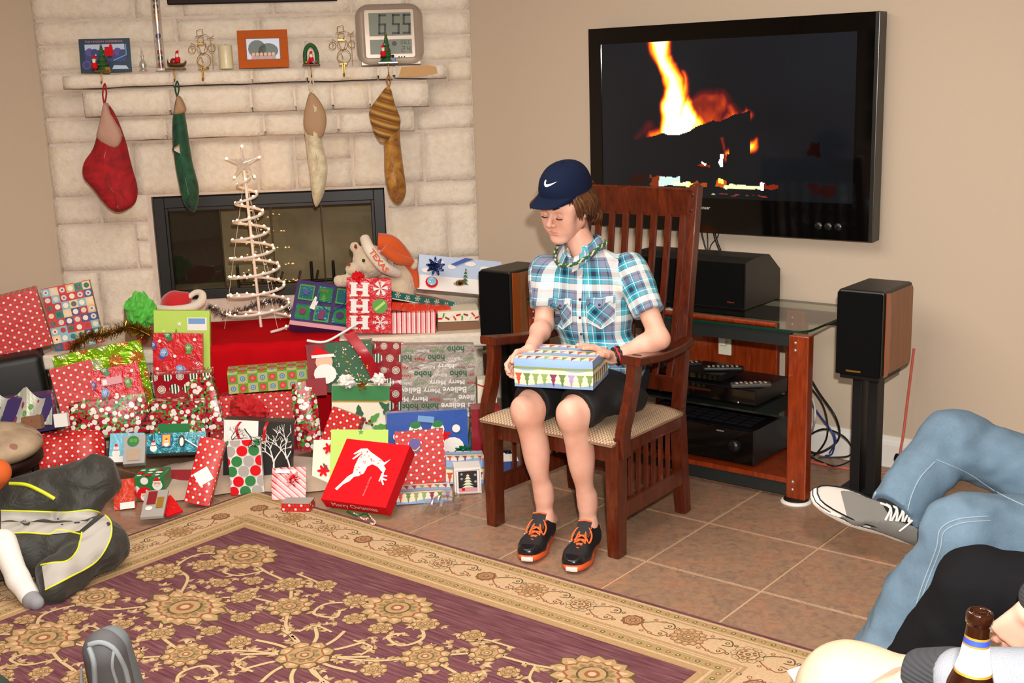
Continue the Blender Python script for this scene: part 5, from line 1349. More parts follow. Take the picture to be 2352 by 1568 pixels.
# ---- little printed motifs
def star(x, y, r, k=5, ri=.45, a0=math.pi / 2): return [(x + (r if i % 2 == 0 else r * ri) * math.cos(a0 + math.pi * i / k), y + (r if i % 2 == 0 else r * ri) * math.sin(a0 + math.pi * i / k)) for i in range(2 * k)]
def starp(p, x, y, r, m, k=5, ri=.45):
    s = star(x, y, r, k, ri); p.polys([[(x, y), s[i], s[(i + 1) % len(s)]] for i in range(len(s))], m)
def flake(p, x, y, r, m):
    q = []
    for k in range(6):
        a = k * math.pi / 3; q += [rot2(rect(0, -.06 * r, r, .06 * r), x, y, a)]
        for t in (.5, .75): q += [rot2(rect(0, -.05 * r, .28 * r, .05 * r), x + math.cos(a) * r * t, y + math.sin(a) * r * t, a + s * .9) for s in (-1, 1)]
    p.polys(q, m)
def mitten(p, x, y, r, m, a=0., cuff=None):
    p.polys([rot2(circ(0, 0, .55 * r, 12, .75 * r), x, y, a), rot2(circ(.55 * r, -.1 * r, .22 * r, 8, .36 * r), x, y, a)], m); p.polys([rot2(rect(-.5 * r, -1.05 * r, .5 * r, -.7 * r), x, y, a)], cuff or m); flake(p, x, y, .38 * r, K['white'])
def tree(p, x, y, w, h, m, tiers=4, trim=None):
    for i in range(tiers):
        t0, t1 = i / tiers, (i + 1.35) / tiers; wi = w * (1 - t0 * .85) / 2; p.polys([[(x - wi, y + h * t0), (x + wi, y + h * t0), (x, y + h * min(1, t1))]], m)
        if trim: p.polys([rect(x - wi * .9, y + h * t0, x + wi * .9, y + h * t0 + h * .03)], trim)
def holly(p, x, y, r, a, m):
    q = [(0, 0), (.2, .16), (.35, .13), (.5, .22), (.68, .13), (.82, .12), (1, 0), (.82, -.12), (.68, -.13), (.5, -.22), (.35, -.13), (.2, -.16)]
    s = [(u * r, v * r) for u, v in q]; n_ = len(s); p.polys([rot2([s[i], s[i + 1], s[n_ - 1 - i], s[(n_ - i) % n_]], x, y, a) for i in range(0, 6)], m)
def snowman(p, x, y, r, hat='red', scarf='red'):
    p.polys([circ(x, y, r)], K['white']); p.polys([circ(x, y + 1.35 * r, .65 * r)], K['white']); p.polys([rect(x - .5 * r, y + 1.7 * r, x + .5 * r, y + 1.85 * r), rect(x - .32 * r, y + 1.8 * r, x + .32 * r, y + 2.3 * r)], K[hat]); p.polys([rect(x - .5 * r, y + .75 * r, x + .5 * r, y + .95 * r)], K[scarf])
    p.polys([circ(x - .2 * r, y + 1.45 * r, .07 * r, 6), circ(x + .2 * r, y + 1.45 * r, .07 * r, 6)], K['black']); p.polys([circ(x, y + 1.3 * r, .1 * r, 6)], K['orangered'])
def santaf(p, x, y, r):
    p.polys([circ(x, y - .25 * r, .85 * r)], K['white']); p.polys([circ(x, y + .1 * r, .55 * r)], K['skin']); p.polys([[(x - .62 * r, y + .4 * r), (x + .62 * r, y + .4 * r), (x + .2 * r, y + 1.2 * r), (x - .3 * r, y + 1.1 * r)]], K['red']); p.polys([rect(x - .68 * r, y + .32 * r, x + .68 * r, y + .52 * r), circ(x + .45 * r, y + 1.1 * r, .17 * r, 8), circ(x, y - .22 * r, .35 * r, 10, .14 * r)], K['white'])
    p.polys([circ(x - .2 * r, y + .12 * r, .06 * r, 6), circ(x + .2 * r, y + .12 * r, .06 * r, 6)], K['black'])
def bow(c, nrm, r, m, par=None, name='bow', label=None, loops=9, **kw):
    nrm = unit(np.array(nrm, float)); e1_ = unit(np.cross(nrm, V(.1, .2, 1))); e2_ = np.cross(nrm, e1_); b = MB()
    for lay in range(3):
        k_ = loops - 2 * lay; rr = r * (1 - .27 * lay)
        for i in range(k_):
            a = 2 * math.pi * i / k_ + lay * .4; d = e1_ * math.cos(a) + e2_ * math.sin(a); s = np.cross(nrm, d); P = []
            for t in np.linspace(0, 1, 9):
                q = c + d * rr * math.sin(t * math.pi) ** .8 * (1 if t < .5 else 1) * (.98 if t > .5 else 1) + nrm * (r * .16 * lay + r * (.34 * t + .25 * math.sin(t * math.pi))); w_ = r * .17 * (1 - .6 * math.sin(t * math.pi) ** 3); P.append([q - s * w_, q + s * w_])
            b.grid(np.array(P), m)
    b.ball(c + nrm * r * .45, r * .16, m, 8, 6); return b.build(name, par, label=label, **kw)
def tissue(b, c, r, m, sq=(1, 1, 1), sd=0, n=22, amp=.28):
    P = []
    for i in range(n):
        row = []
        for j in range(n // 2 + 2):
            a, t = 2 * math.pi * i / n, j / (n // 2 + 1) * math.pi; d = V(math.cos(a) * math.sin(t), math.sin(a) * math.sin(t), math.cos(t)); k = 1 + amp * (abs(nz(*d, 2.2, sd)) * 3 - .8) + amp * .5 * nz(*d, 6, sd + 3); row.append(c + d * r * k * np.array(sq))
        P.append(row)
    b.grid(np.array(P), m, closed_u=True, smooth=False, flip=True)
def tag_card(F, x, y, w, h, a, m, par, lines=2, name='gift_tag'):
    b = MB(); q = rot2(rect(-w / 2, -h / 2, w / 2, h / 2), x, y, a); b.prism(q, .001, m, Fr(F(0, 0, .004), F.u, F.v, F.w)); pr = Print(b, Fr(F(0, 0, .0053), F.u, F.v, F.w), 9, 9)
    for i in range(lines): b.face([F(*p, .0056) for p in rot2(rect(-w * .35, h * (.15 - .25 * i) , w * (.3 - .1 * i), h * (.15 - .25 * i) + .0012), x, y, a)], K['grey'])
    return b.build(name, par)
def handle(F, x0, x1, y, hgt, m, r=.0022, z=0.0):
    b = MB(); b.tube([F(x0, y - .01, z), F(x0, y + hgt * .5, z + .004), F((x0 + x1) / 2, y + hgt, z + .006), F(x1, y + hgt * .5, z + .004), F(x1, y - .01, z)], r, m, n=6, smooth_path=5); return b

def tissue_part(o, c, r, m, name='tissue_paper', **k):
    b = MB(); tissue(b, c, r, m, **k); return b.build(name, o)
# ---------------------------------------------------------------- on the hearth
M_redcloth = mat('red_tablecloth', '#b80c16', .95, spec=.05)
b = MB(); G = []; n1, n2 = 60, 34
for i in range(n1):
    s = -1.62 + i / (n1 - 1) * .86; row = []
    for j in range(n2):
        t = j / (n2 - 1) * 1.10
        if t < .64: o_, z = .06 + t, .503 + .006 * max(0, nz(s * 9, t * 9, 1)) + .014 * max(0, nz(s * 4, t * 4, 7)) * (s > -1.3)
        else: o_, z = .705 + .022 * nz(s * 12, t * 2.2, 2) + .03 * (t - .64), .500 - (t - .64) * .98
        if .60 < t < .68: o_ += .006; z -= 0
        row.append(FP(s, o_, max(z, .03)))
    G.append(row)
b.grid(np.array(G), M_redcloth, flip=True); tag(b.build('tablecloth'), 'red cloth spread over the stone hearth and hanging down its front', 'cloth')
gift('gift_bag', 'purple gift bag with green picture squares lying on the hearth', 'bag', (664, 745), (800, 762), (672, 640), .52, 40, 4, .07, K['purple'], ms=None, deco=lambda p, W, H: ([p.polys([rect(0, 0, W, .09 * H)], K['pink'])] + [(lambda x, y, c, d: (p.polys([rect(x, y, x + W * .26, y + H * .34)], K[c]), p.polys([rect(x + W * .02, y + H * .03, x + W * .24, y + H * .31)], K[d])))(W * (.06 + .32 * i), H * (.13 + .43 * j), 'lgreen' if (i + j) % 2 else 'bluegreen', 'bluegreen' if (i + j) % 2 else 'green') for i in range(3) for j in range(2)] + [starp(p, W * .18, H * .72, W * .08, K['violet']), p.polys([circ(W * .18, H * .30, W * .06)], mat('plum_print', '#7a2a5a', .5)), p.text('Merry', W * .42, H * .76, H * .07, K['gold'], w=W * .14), tree(p, W * .5, H * .58, W * .14, H * .14, K['lgreen']), p.polys([rect(W * .46, H * .17, W * .56, H * .36)], mat('plum_print', '#7a2a5a', .5)), p.polys([circ(W * .82, H * .3, W * .07)], K['purple'])]),
     extra=lambda o, F, W, H: (tag_card(F, W * .36, H * .52, W * .09, H * .28, -.25, K['white'], o), handle(F, W * .42, W * .86, H * .80, -H * .44, K['navyc'], z=.008).build('handle', o)))
def d_hoho(p, W, H):
    for i in range(3):
        y = H * (.67 - .30 * i)
        for x in (.10, .36): p.polys([rect(W * x, y, W * (x + .12), y + H * .25)], K['white'])
        p.polys([rect(W * .2, y + H * .10, W * .40, y + H * .145)] + [rect(W * (x - .03), y + e, W * (x + .15), y + e + H * .035) for x in (.10, .36) for e in (0, H * .215)], K['white'])
    for k in range(6): p.polys([rot2([(0, 0), (W * .17, -W * .03), (W * .15, W * .06)], W * .76, H * .82, k * 1.047)], K['white'])
    p.polys([circ(W * .75, H * .50, W * .17, 20)], K['lgreen']); p.polys([rot2(rect(-W * .14, -W * .03, W * .14, W * .03), W * .75, H * .5, .7)], K['limec']); flake(p, W * .76, H * .20, W * .17, K['white'])
gift('gift_bag', 'shiny red gift bag lettered with white H characters beside the purple bag', 'bag', (796, 764), (898, 765), (799, 638), .62, 4, -2, .05, K['brightred'], d_hoho, wrk=.002, extra=lambda o, F, W, H: tissue_part(o, F(W * .25, H * 1.0, -.02), .03, K['red']))
def d_sky(p, W, H):
    p.polys([rect(0, 0, W, H * .42)], K['white']); 
    for x, y, r in ((.25, .8, .06), (.4, .72, .05), (.62, .85, .07), (.8, .75, .06), (.1, .55, .06)): p.polys([circ(W * x, H * y, W * r, 12, H * .07)], K['white'])
    tree(p, W * .57, H * .22, W * .10, H * .50, K['dgreen'], 5, K['white']); p.polys([circ(W * .82, H * .3, W * .08, 12, H * .16), rect(W * .76, H * .3, W * .88, H * .5)], K['pink'])
    p.polys([circ(W * .17, H * .22, W * .075, 16, H * .16)], K['red']); p.polys([circ(W * .17, H * .25, W * .055, 16, H * .12)], K['lb']); p.polys([[(W * .55, H), (W * .66, H), (W * .44, H * .75), (W * .38, H * .78)]], K['blue'])
g_ = gift('gift_box', 'pale blue box printed with a snow scene and topped by a dark blue bow', 'gift', (957, 663), (1147, 680), (957, 583), .40, 18, 5, .05, K['sky'], d_sky)
bow(at(1000, 612, off=.45), FN + V(0, 0, .3), .048, mat('navy_foil', '#14224f', .12, metal=.6), par=g_, label='shiny dark blue bow')
g_ = gift('gift_box', 'flat teal box with snowflakes lying on the stack at the right of the hearth', 'gift', (899, 686), (1046, 712), (899, 668), .60, 0, 26, .22, K['teal'], lambda p, W, H: ([flake(p, W * (.08 + .15 * i), H * (.55 + .1 * (-1) ** i), H * .42, K['cream']) for i in range(7)], p.polys([rect(0, 0, W, H * .12)], K['cream'])), ms={'top': K['orangered']})
bow(at(1058, 655, off=.50), V(0, -.2, 1), .035, mat('gold_foil', '#b08a35', .2, metal=.9), par=g_, label='gold bow')
gift('gift_box', 'flat glossy orange-red box under the teal snowflake box', 'gift', (899, 712), (1034, 722), (899, 694), .62, 0, 12, .2, K['orangered'])
gift('gift_box', 'white box with pink and red vertical stripes standing on the hearth', 'gift', (899, 766), (1002, 764), (899, 719), .63, 0, 0, .18, K['pstripe'])
gift('gift_box', 'thin box with colourful candy print above the brown box', 'gift', (1006, 740), (1100, 736), (1006, 716), .60, 0, 0, .2, K['cream'], lambda p, W, H: [p.polys([rot2(rect(-.012, -.004, .012, .004), W * (.05 + .09 * i), H * (.35 + .3 * (i % 2)), i * 1.3)], K[('red', 'lgreen', 'darkred', 'white', 'orangered')[i % 5]]) for i in range(11)])
gift('gift_box', 'plain brown box at the bottom of the right-hand hearth stack', 'gift', (1005, 762), (1100, 758), (1005, 741), .60, 0, 0, .2, K['brown'])
gift('gift_box', 'large red box with white and green dots at the far left edge', 'gift', (-90, 846), (121, 790), (-100, 708), .74, 4, 14, .20, K['dots'])
gift('gift_box', 'patchwork Santa-print box leaning against the stones at the left', 'gift', (128, 808), (238, 785), (104, 662), .60, 8, 5, .05, K['patch'])
M_case = mat('black_plastic_case', '#0c0d0c', .5, bump=(300, .2, .001))
b = MB(); F, W, H = qframe((-90, 1085), (140, 1040), (-92, 836), .80, 0, 14); b.box((0, 0, -.30), (W, H * .97, 0), M_case, .035, T=lambda p: F(*p), seg=4, smooth=True); tag(b.build('storage_case'), 'black case with rounded corners under the big dotted box', 'case')
gb = gift('gift_bag', 'brown picture bag with a gingerbread scene holding green tissue', 'bag', (288, 800), (358, 800), (288, 708), .60, 4, -3, .05, K['brown'], lambda p, W, H: (santaf(p, W * .55, H * .45, W * .16), p.polys([circ(W * .3, H * .4, W * .12)], K['gold']), p.polys([rect(W * .4, H * .1, W * .7, H * .32)], K['darkred'])))
b = MB(); M_gt = mat('green_tissue', '#4fb83a', .6, sheen=.2); tissue(b, at(322, 712, off=.60), .085, M_gt, (.85, .8, 1.0), 3, 34, .2); b.build('tissue_paper', gb, label='crumpled bright green tissue paper')
# santa hat
hat_ = MB(); S = SDF(at(410, 700, off=.4) - .2, at(410, 700, off=.4) + .2, .005); hp = [at(x, y, off=.42) for x, y in ((372, 700), (400, 690), (430, 690))]
S.ell(at(400, 695, off=.42), (.075, .06, .055), k=.01); S.cap(at(400, 682, off=.42), at(428, 684, off=.42), .03, k=.02); v_, f_ = S.mesh(); sh_ = np_obj('santa_hat', smooth_mesh(v_, f_, 2), f_, mat('red_plush', '#c4121c', .9, sheen=.5), label='red Santa hat with white plush trim lying on the hearth', cat='hat')
b = MB(); b.tube([at(x, y, off=o_) for x, y, o_ in ((358, 708, .47), (395, 712, .51), (440, 706, .50), (462, 692, .46), (464, 675, .43), (448, 672, .42), (425, 690, .44))], [.020, .022, .022, .022, .018, .014, .012], mat('white_plush', '#e3d6c4', .95, sheen=.5, bump=(200, .8, .004)), n=12, smooth_path=6); b.build('plush_trim', sh_)
def garland(pts, r, m, label, k=900, nm='tinsel_garland', w=.0012):
    P = catmull([np.array(p) for p in pts], 12); b = MB(); b.tube(P, .004, m, n=5)
    for i in range(k):
        t = R.random() * (len(P) - 1.01); q = P[int(t)] + (P[int(t) + 1] - P[int(t)]) * (t % 1); d = unit(V(R.gauss(0, 1), R.gauss(0, 1), R.gauss(0, 1))); s = unit(np.cross(d, V(R.random(), R.random(), 1))) * w; e = q + d * r * R.uniform(.6, 1.1)
        b.face([q - s, q + s, e + s, e - s], m)
    return tag(b.build(nm), label, 'garland', kind=None)
M_goldt = mat('gold_tinsel', '#9a7020', .25, metal=.9); M_silt = mat('silver_tinsel', '#b9bcc0', .15, metal=1.)
garland([at(x, y, off=o_) for x, y, o_ in ((165, 800, .72), (200, 775, .72), (250, 765, .72), (300, 752, .70), (345, 770, .7))], .040, M_goldt, 'gold tinsel garland draped along the left hearth edge', 1500)
garland([at(x, y, off=o_) for x, y, o_ in ((480, 705, .15), (520, 722, .3), (590, 700, .05), (640, 690, .05), (664, 715, .2))], .030, M_silt, 'silver tinsel lying around the foot of the lighted tree', 1100, w=.0016)
garland([at(x, y, off=o_) for x, y, o_ in ((345, 860, .76), (342, 890, .80), (352, 915, .82))], .02, M_silt, 'short end of silver tinsel hanging beside the lime foil bag', 220, w=.0016)
# spiral light tree
M_rope = mat('white_frosted_tube', '#e3d5cc', .35); M_bulb = mat('lit_bulb', '#ffdf9a', .3, emit='#ffc46a', est=14.)
lt = thing('light_tree', FP(-1.13, .30, .505), 'white spiral light tree with tiny lit bulbs standing on the red cloth', 'tree')
zb_, zt_ = .515, 1.30; ctr = lambda z: FP(-1.195 + .03 * (1.3 - z), .32, z); b = MB(); P = []; turns = 8.3
for i in range(420):
    t = i / 419; z = zb_ + (zt_ - zb_) * t ** .9; r_ = .150 * (1 - t) ** .85 + .022; a = -turns * 2 * math.pi * t ** .92 + 1.2; P.append(ctr(z) + FE * math.cos(a) * r_ + FN * math.sin(a) * r_)
b.tube(P, .0072, M_rope, n=8); b.build('spiral_tube', lt)
b = MB(); b.tube([ctr(zb_ - .01), ctr(zt_ + .02)], .0075, M_rope, n=10); b.build('centre_pole', lt)
b = MB()
for a in (1.0, 3.1, 5.2): b.tube([ctr(zt_) , ctr(zb_) + (FE * math.cos(a) + FN * math.sin(a)) * .185], .0011, M_rope, n=4)
b.build('stay_wires', lt)
def bulb_mesh():
    b = MB(); b.ball((0, 0, 0), (.0055, .0055, .007), M_bulb, 8, 6); b.tube([V(0, 0, -.012), V(0, 0, -.004)], .0045, M_rope, n=6); return b
proto = bulb_mesh().build('bulb', lt); proto.location = Vector(P[3] - OR[lt.name]); OR['bulb'] = 0
L_ = np.cumsum([0] + [np.linalg.norm(P[i + 1] - P[i]) for i in range(len(P) - 1)]); nb = 84
pm = proto.data
for k in range(1, nb):
    i = int(np.searchsorted(L_, L_[-1] * k / nb)); o = bpy.data.objects.new('bulb', pm); COL.objects.link(o); o.parent = lt; o.location = Vector(P[i] + V(0, 0, .006) - OR[lt.name]); o.rotation_euler = (R.uniform(-.6, .6), R.uniform(-.6, .6), 0)
pm.transform(Matrix.Translation(-(Vector(OR[lt.name]) * 0)))
for v in pm.vertices: v.co = v.co + Vector(OR[lt.name])     # centre the bulb mesh on its own origin
b = MB(); tc = ctr(zt_ + .055)
for k in range(5):
    a = math.pi / 2 + k * 2 * math.pi / 5; d = FE * math.cos(a) + V(0, 0, math.sin(a)); s = np.cross(FN, d); 
    b.grid(np.array([[tc + s * .020, tc + d * .10], [tc + FN * .014, tc + d * .10], [tc - s * .020, tc + d * .10]]), mat('clear_star_plastic', '#e8dccf', .1, trans=.6, ior=1.3)); b.ball(tc + d * .085, .006, M_bulb, 8, 6); b.tube([tc + d * .03, tc + d * .085], .0016, M_rope, n=4)
b.build('star_topper', lt, label='clear plastic star with lit tips')
# teddy bear with a knitted hat
M_plush = mat('cream_plush', '#d9c6a8', .95, sheen=.5, bump=(260, .9, .004)); bx = lambda x, y, o_=.45: at(x, y, off=o_)
bear = thing('teddy_bear', bx(880, 690, .4), 'cream teddy bear in an orange and white Texas hat sitting on the hearth', 'bear')
S = SDF(bx(880, 630) - .28, bx(880, 630) + .28, .0055); hc = bx(850, 600, .42)
S.ell(hc, (.095, .085, .085), k=.02); S.ell(bx(812, 618, .50), (.038, .042, .034), k=.03); S.ell(bx(815, 568, .42), (.028, .022, .028), k=.02); S.ell(bx(905, 670, .38), (.11, .10, .12), k=.03); S.cap(bx(830, 645, .45), bx(780, 645, .52), .034, .030, k=.02); S.cap(bx(925, 610, .36), bx(930, 660, .36), .05, .06, k=.02)
v_, f_ = S.mesh(); v_ = v_ + .003 * np.array([[nz(*p, 60, s) for s in (1, 2, 3)] for p in v_]); np_obj('body', v_, f_, M_plush, parent=bear)
b = MB(); b.ball(bx(801, 607, .542), (.010, .008, .008), mat('red_nose', '#a8202c', .5), 12, 8); b.build('nose', bear)
b = MB(); b.ball(bx(835, 598, .512), .0085, M_cable, 12, 8); b.build('eye', bear)
b = MB(); b.ball(bx(815, 630, .535), (.012, .006, .004), K['pink'], 10, 6); b.build('tongue', bear)
b = MB(); b.ball(bx(817, 566, .46), (.010, .006, .012), K['darkred'], 8, 6); b.build('ear_lining', bear)
b = MB(); b.tube([bx(838, 548, .44), bx(850, 575, .515), bx(880, 612, .53), bx(912, 628, .47)], [.026, .030, .031, .024], mat('white_knit', '#e6d9c8', .95, bump=(120, .6, .004)), n=14, smooth_path=6); hb = b.build('hat_brim', bear)
b = MB(); d1 = bx(905, 624, .57) - bx(858, 562, .57); Ft = Fr(bx(846, 578, .570), unit(d1), unit(np.cross(FN + V(0, 0, .2), d1)), unit(FN + V(0, 0, .2)))
pr = Print(b, Ft, .3, .1); pr.text('TEXAS', 0, 0, .030, mat('orange_letters', '#cf5a28', .6), w=.135, bold=.03); b.build('lettering', hb)
b = MB(); M_of = mat('orange_fleece', '#cf5418', .9, sheen=.3)
b.tube([bx(868, 555, .44), bx(900, 560, .44), bx(930, 590, .42), bx(952, 625, .40), bx(958, 660, .40)], [.045, .042, .034, .020, .012], M_of, n=12, smooth_path=6); b.tube([bx(880, 570, .48), bx(915, 595, .47), bx(945, 600, .44)], [.03, .028, .018], M_of, n=10, smooth_path=5); b.build('hat_bag', bear, label='orange fleece hat')
b = MB(); b.ball(bx(950, 610, .42), (.022, .02, .02), M_plush, 12, 8); b.build('pompom', bear)
# ---------------------------------------------------------------- the pile on the floor
def d_mit(p, W, H, a=0.):
    for x, y, r, m, an in ((.22, .62, .13, 'lblue', -.4), (.55, .28, .14, 'lblue', .5), (.72, .72, .12, 'lgreen', .1), (.30, .98, .13, 'green', .4), (.02, .78, .1, 'violet', 0)): mitten(p, W * x, H * y, W * r, K[m], an, K['blue' if m == 'lblue' else m])
    for x, y in ((.15, .85), (.45, .55), (.85, .88), (.5, .12), (.9, .4), (.1, .3)): p.polys([circ(W * x, H * y, W * .035, 8)], K['white'])
    p.polys(ribbon([(W * .75, H * .45), (W * .85, H * .55), (W * .92, H * .42), (W * .82, H * .36), (W * .7, H * .25)], .0035), K['darkred']); p.polys(ribbon([(W * .1, H * .2), (W * .3, H * .05), (W * .2, H * .4)], .003), K['dgreen'])
def d_label(p, W, H):
    p.polys([rect(W * .60, H * .79, W * .95, H * .93)], K['white']); p.polys([rect(W * .62, H * .86, W * .92, H * .92)], K['lblue']); tree(p, W * .40, H * .58, W * .16, H * .24, K['lgreen'], 3); starp(p, W * .46, H * .86, W * .05, K['white']); starp(p, W * .18, H * .78, W * .03, K['white']); p.polys([circ(W * .40, H * .66, W * .04)], K['red'])
gift('gift_box', 'tall lime green box with a small tree and a white label', 'gift', (357, 925), (484, 925), (357, 713), .745, 4, 0, .045, K['limec'], d_label)
gift('gift_box', 'square red box with blue and green mittens in front of the lime green box', 'gift', (352, 880), (466, 880), (357, 765), .84, 6, 0, .04, K['brightred'], d_mit, soft=.1)
gift('gift_bag', 'crinkled lime green foil bag with silver flowers standing at the left', 'bag', (165, 1010), (365, 965), (133, 818), .93, 6, 10, .07, K['lime'], wrk=.006, n=14)
gift('gift_box', 'small red box with white and green dots in front of the lime foil bag', 'gift', (150, 985), (245, 960), (108, 850), 1.05, 10, 10, .05, K['dots'])
gift('gift_box', 'red mitten-print box with a pink tag beside the small dotted box', 'gift', (236, 992), (346, 968), (206, 853), 1.04, 12, 8, .06, K['brightred'], lambda p, W, H: (d_mit(p, W, H), p.polys([rect(W * .2, H * .72, W * .62, H * .84)], K['pink']), p.polys([rect(W * .22, H * .74, W * .31, H * .82)], K['white'])))
gift('gift_box', 'dark red box with striped ornaments and rings below the mitten box', 'gift', (363, 965), (492, 958), (361, 862), .94, 0, 0, .12, K['rings'])
gift('gift_box', 'snowman-print gift in loose shiny wrapping below the small dotted box', 'gift', (165, 1015), (345, 992), (152, 925), 1.13, 10, 8, .10, K['snow'], soft=.35, wrk=.003)
gift('gift_box', 'snowman-print gift with a green ribbon band under the dark red ornament box', 'gift', (345, 1010), (472, 1008), (342, 922), 1.06, 6, 0, .10, K['snow'], lambda p, W, H: p.polys([rect(W * .18, H * .12, W * .72, H * .42)], K['green']))
gift('gift_box', 'shiny snowman-print gift tilted against the dotted box near the red tissue', 'gift', (452, 1000), (512, 985), (432, 872), 1.02, 14, -12, .06, K['snow'], soft=.3, wrk=.003)
gift('gift_box', 'ring-ornament wrapped box peeping out above the wide dotted box', 'gift', (515, 960), (700, 920), (500, 905), .80, 10, 0, .05, K['rings'])
gift('gift_box', 'wide red box with white and green dots behind the red tissue', 'gift', (484, 1015), (690, 1000), (493, 912), .96, 8, 0, .06, K['dots'], extra=lambda o, F, W, H: None)
gift('gift_box', 'green and yellow checked box with round ornaments in front of the red cloth', 'gift', (526, 905), (710, 890), (517, 856), .90, 0, 4, .13, K['check'], wrk=.0006)
gift('gift_box', 'plain red carton under the green checked box', 'gift', (545, 1045), (715, 1040), (545, 910), .89, 0, 4, .12, K['darkred'])
def d_bw(p, W, H):
    rr = random.Random(4); p.polys([rect(0, 0, W, H * .07)], K['white']); p.polys([rect(0, H * .62, W * .5, H)], K['white'])
    def br(x, y, a, l, w_, d, m):
        x2, y2 = x + l * math.cos(a), y + l * math.sin(a); p.polys(ribbon([(x, y), ((x + x2) / 2 + rr.uniform(-.01, .01), (y + y2) / 2), (x2, y2)], [w_, w_ * .7], 2), m)
        if d:
            for s in (-.5, .1, .6): br(x2, y2, a + s + rr.uniform(-.2, .2), l * .68, w_ * .62, d - 1, m)
    br(W * .78, H * .07, 1.7, H * .30, .010, 3, K['white']); br(W * .99, H * .07, 1.7, H * .38, .008, 3, K['white']); br(W * .55, H * .45, 2.6, H * .16, .007, 3, K['black']); br(W * .05, H * .66, .6, H * .16, .005, 3, K['black']); br(W * .35, H * .95, -.9, H * .14, .005, 3, K['black'])
bb = gift('gift_bag', 'black and white gift bag printed with snowy trees', 'bag', (512, 1106), (668, 1112), (492, 962), 1.22, 4, -3, .08, K['bw'], d_bw, extra=lambda o, F, W, H: None)
b = MB(); tissue(b, at(568, 940, off=1.12), .10, mat('red_tissue', '#b8141c', .7), (1.15, .5, .62), 5, 30, .22); b.build('tissue_paper', bb, label='red tissue paper')
def d_polka(p, W, H):
    for i in range(4):
        for j in range(6): p.polys([circ(W * (.08 + .36 * i - .18 * (j % 2)), H * (.06 + .185 * j), W * .165, 18)], K[('red', 'green', 'grey')[(i + j * 2) % 3]])
pb = gift('gift_bag', 'small white bag with red, green and grey spots and a green bow', 'bag', (531, 1137), (607, 1131), (546, 1010), 1.42, 5, 0, .045, K['white'], d_polka, extra=lambda o, F, W, H: tag_card(F, W * .45, H * .73, W * .62, H * .13, .04, K['white'], o, 3))
bow(at(569, 1068, off=1.425), FN + V(0, 0, .2), .034, mat('green_foil', '#0f7a4a', .15, metal=.6), par=pb, label='shiny green bow')
for x0_, x1_, x2_ in ((545, 543, 552), (615, 608, 606)):
    b = MB(); q = [at(x0_ + 8 * (x0_ < 600), 968, off=1.40), at(x1_, 985, off=1.43), at(x2_, 1012, off=1.425)]; P = catmull(q, 5); b.grid(np.array([[p - FE * .006, p + FE * .006] for p in P]), mat('red_ribbon', '#c4141e', .3)); b.build('ribbon_handle', pb)
gift('wrapped_bottle', 'tall narrow red dotted gift with a white tag leaning in front', 'gift', (421, 1152), (480, 1164), (476, 1003), 1.52, 22, 0, .06, K['dots'], soft=.22, wrk=.002, extra=lambda o, F, W, H: tag_card(F, W * .52, H * .42, W * .6, W * .55, .75, K['white'], o, 0))
gift('gift_box', 'dark red box lying between the green Santa box and the tall dotted gift', 'gift', (381, 1128), (436, 1128), (402, 1078), 1.38, 45, -8, .04, K['darkred'])
gift('gift_box', 'green box with white snowballs and round Santa pictures', 'gift', (312, 1150), (381, 1147), (306, 1097), 1.45, 0, -4, .13, K['green'], lambda p, W, H: ([p.polys([circ(W * x, H * y, W * .13)], K['white']) for x, y in ((.35, .85), (.8, .12), (.05, .5))], p.polys([circ(W * .33, H * .28, W * .26, 18)], K['red']), santaf(p, W * .33, H * .22, W * .17), santaf(p, W * .78, H * .72, W * .2)),
     extra=lambda o, F, W, H: (lambda b: ([b.face([F(x, H + .0028, z) for x, z in circ(W * (.15 + .3 * i), -.02 - .035 * j, .011 + .004 * ((i + j) % 2), 12)][::-1], K['red' if (i + j) % 3 == 1 else 'white']) for i in range(3) for j in range(3)], b.build('top_print', o)))(MB()))
gift('gift_box', 'orange-red box beside the knee, left of the green Santa box', 'gift', (262, 1172), (310, 1166), (285, 1100), 1.50, 30, 0, .05, K['orangered'], lambda p, W, H: p.polys([rect(W * .3, 0, W, H * .22)], K['white']))
gift('gift_envelope', 'red sparkly paper sleeve with gold specks lying by the rug', 'gift', (383, 1185), (420, 1172), (425, 1125), 1.72, 75, 0, .008, K['red'], lambda p, W, H: [p.polys([circ(W * R.random(), H * R.random(), .0016, 5)], K['gold']) for _ in range(60)])
ge = gift('gift_envelope', 'silver-grey printed sleeve with a red ribbon bow lying on the tiles', 'gift', (322, 1188), (375, 1184), (365, 1125), 1.78, 72, 0, .012, K['grey'], lambda p, W, H: (p.polys([rect(W * .15, H * .45, W * .55, H * .95)], K['darkred']), p.polys([circ(W * .3, H * .3, W * .16)], K['white']), p.polys([rect(W * .6, H * .3, W * .9, H * .7)], K['gold'])))
bow(at(352, 1184, Z=.018), V(0, 0, 1), .03, mat('red_foil', '#c4121c', .15, coat=.8), par=ge, label='red ribbon bow', loops=6)
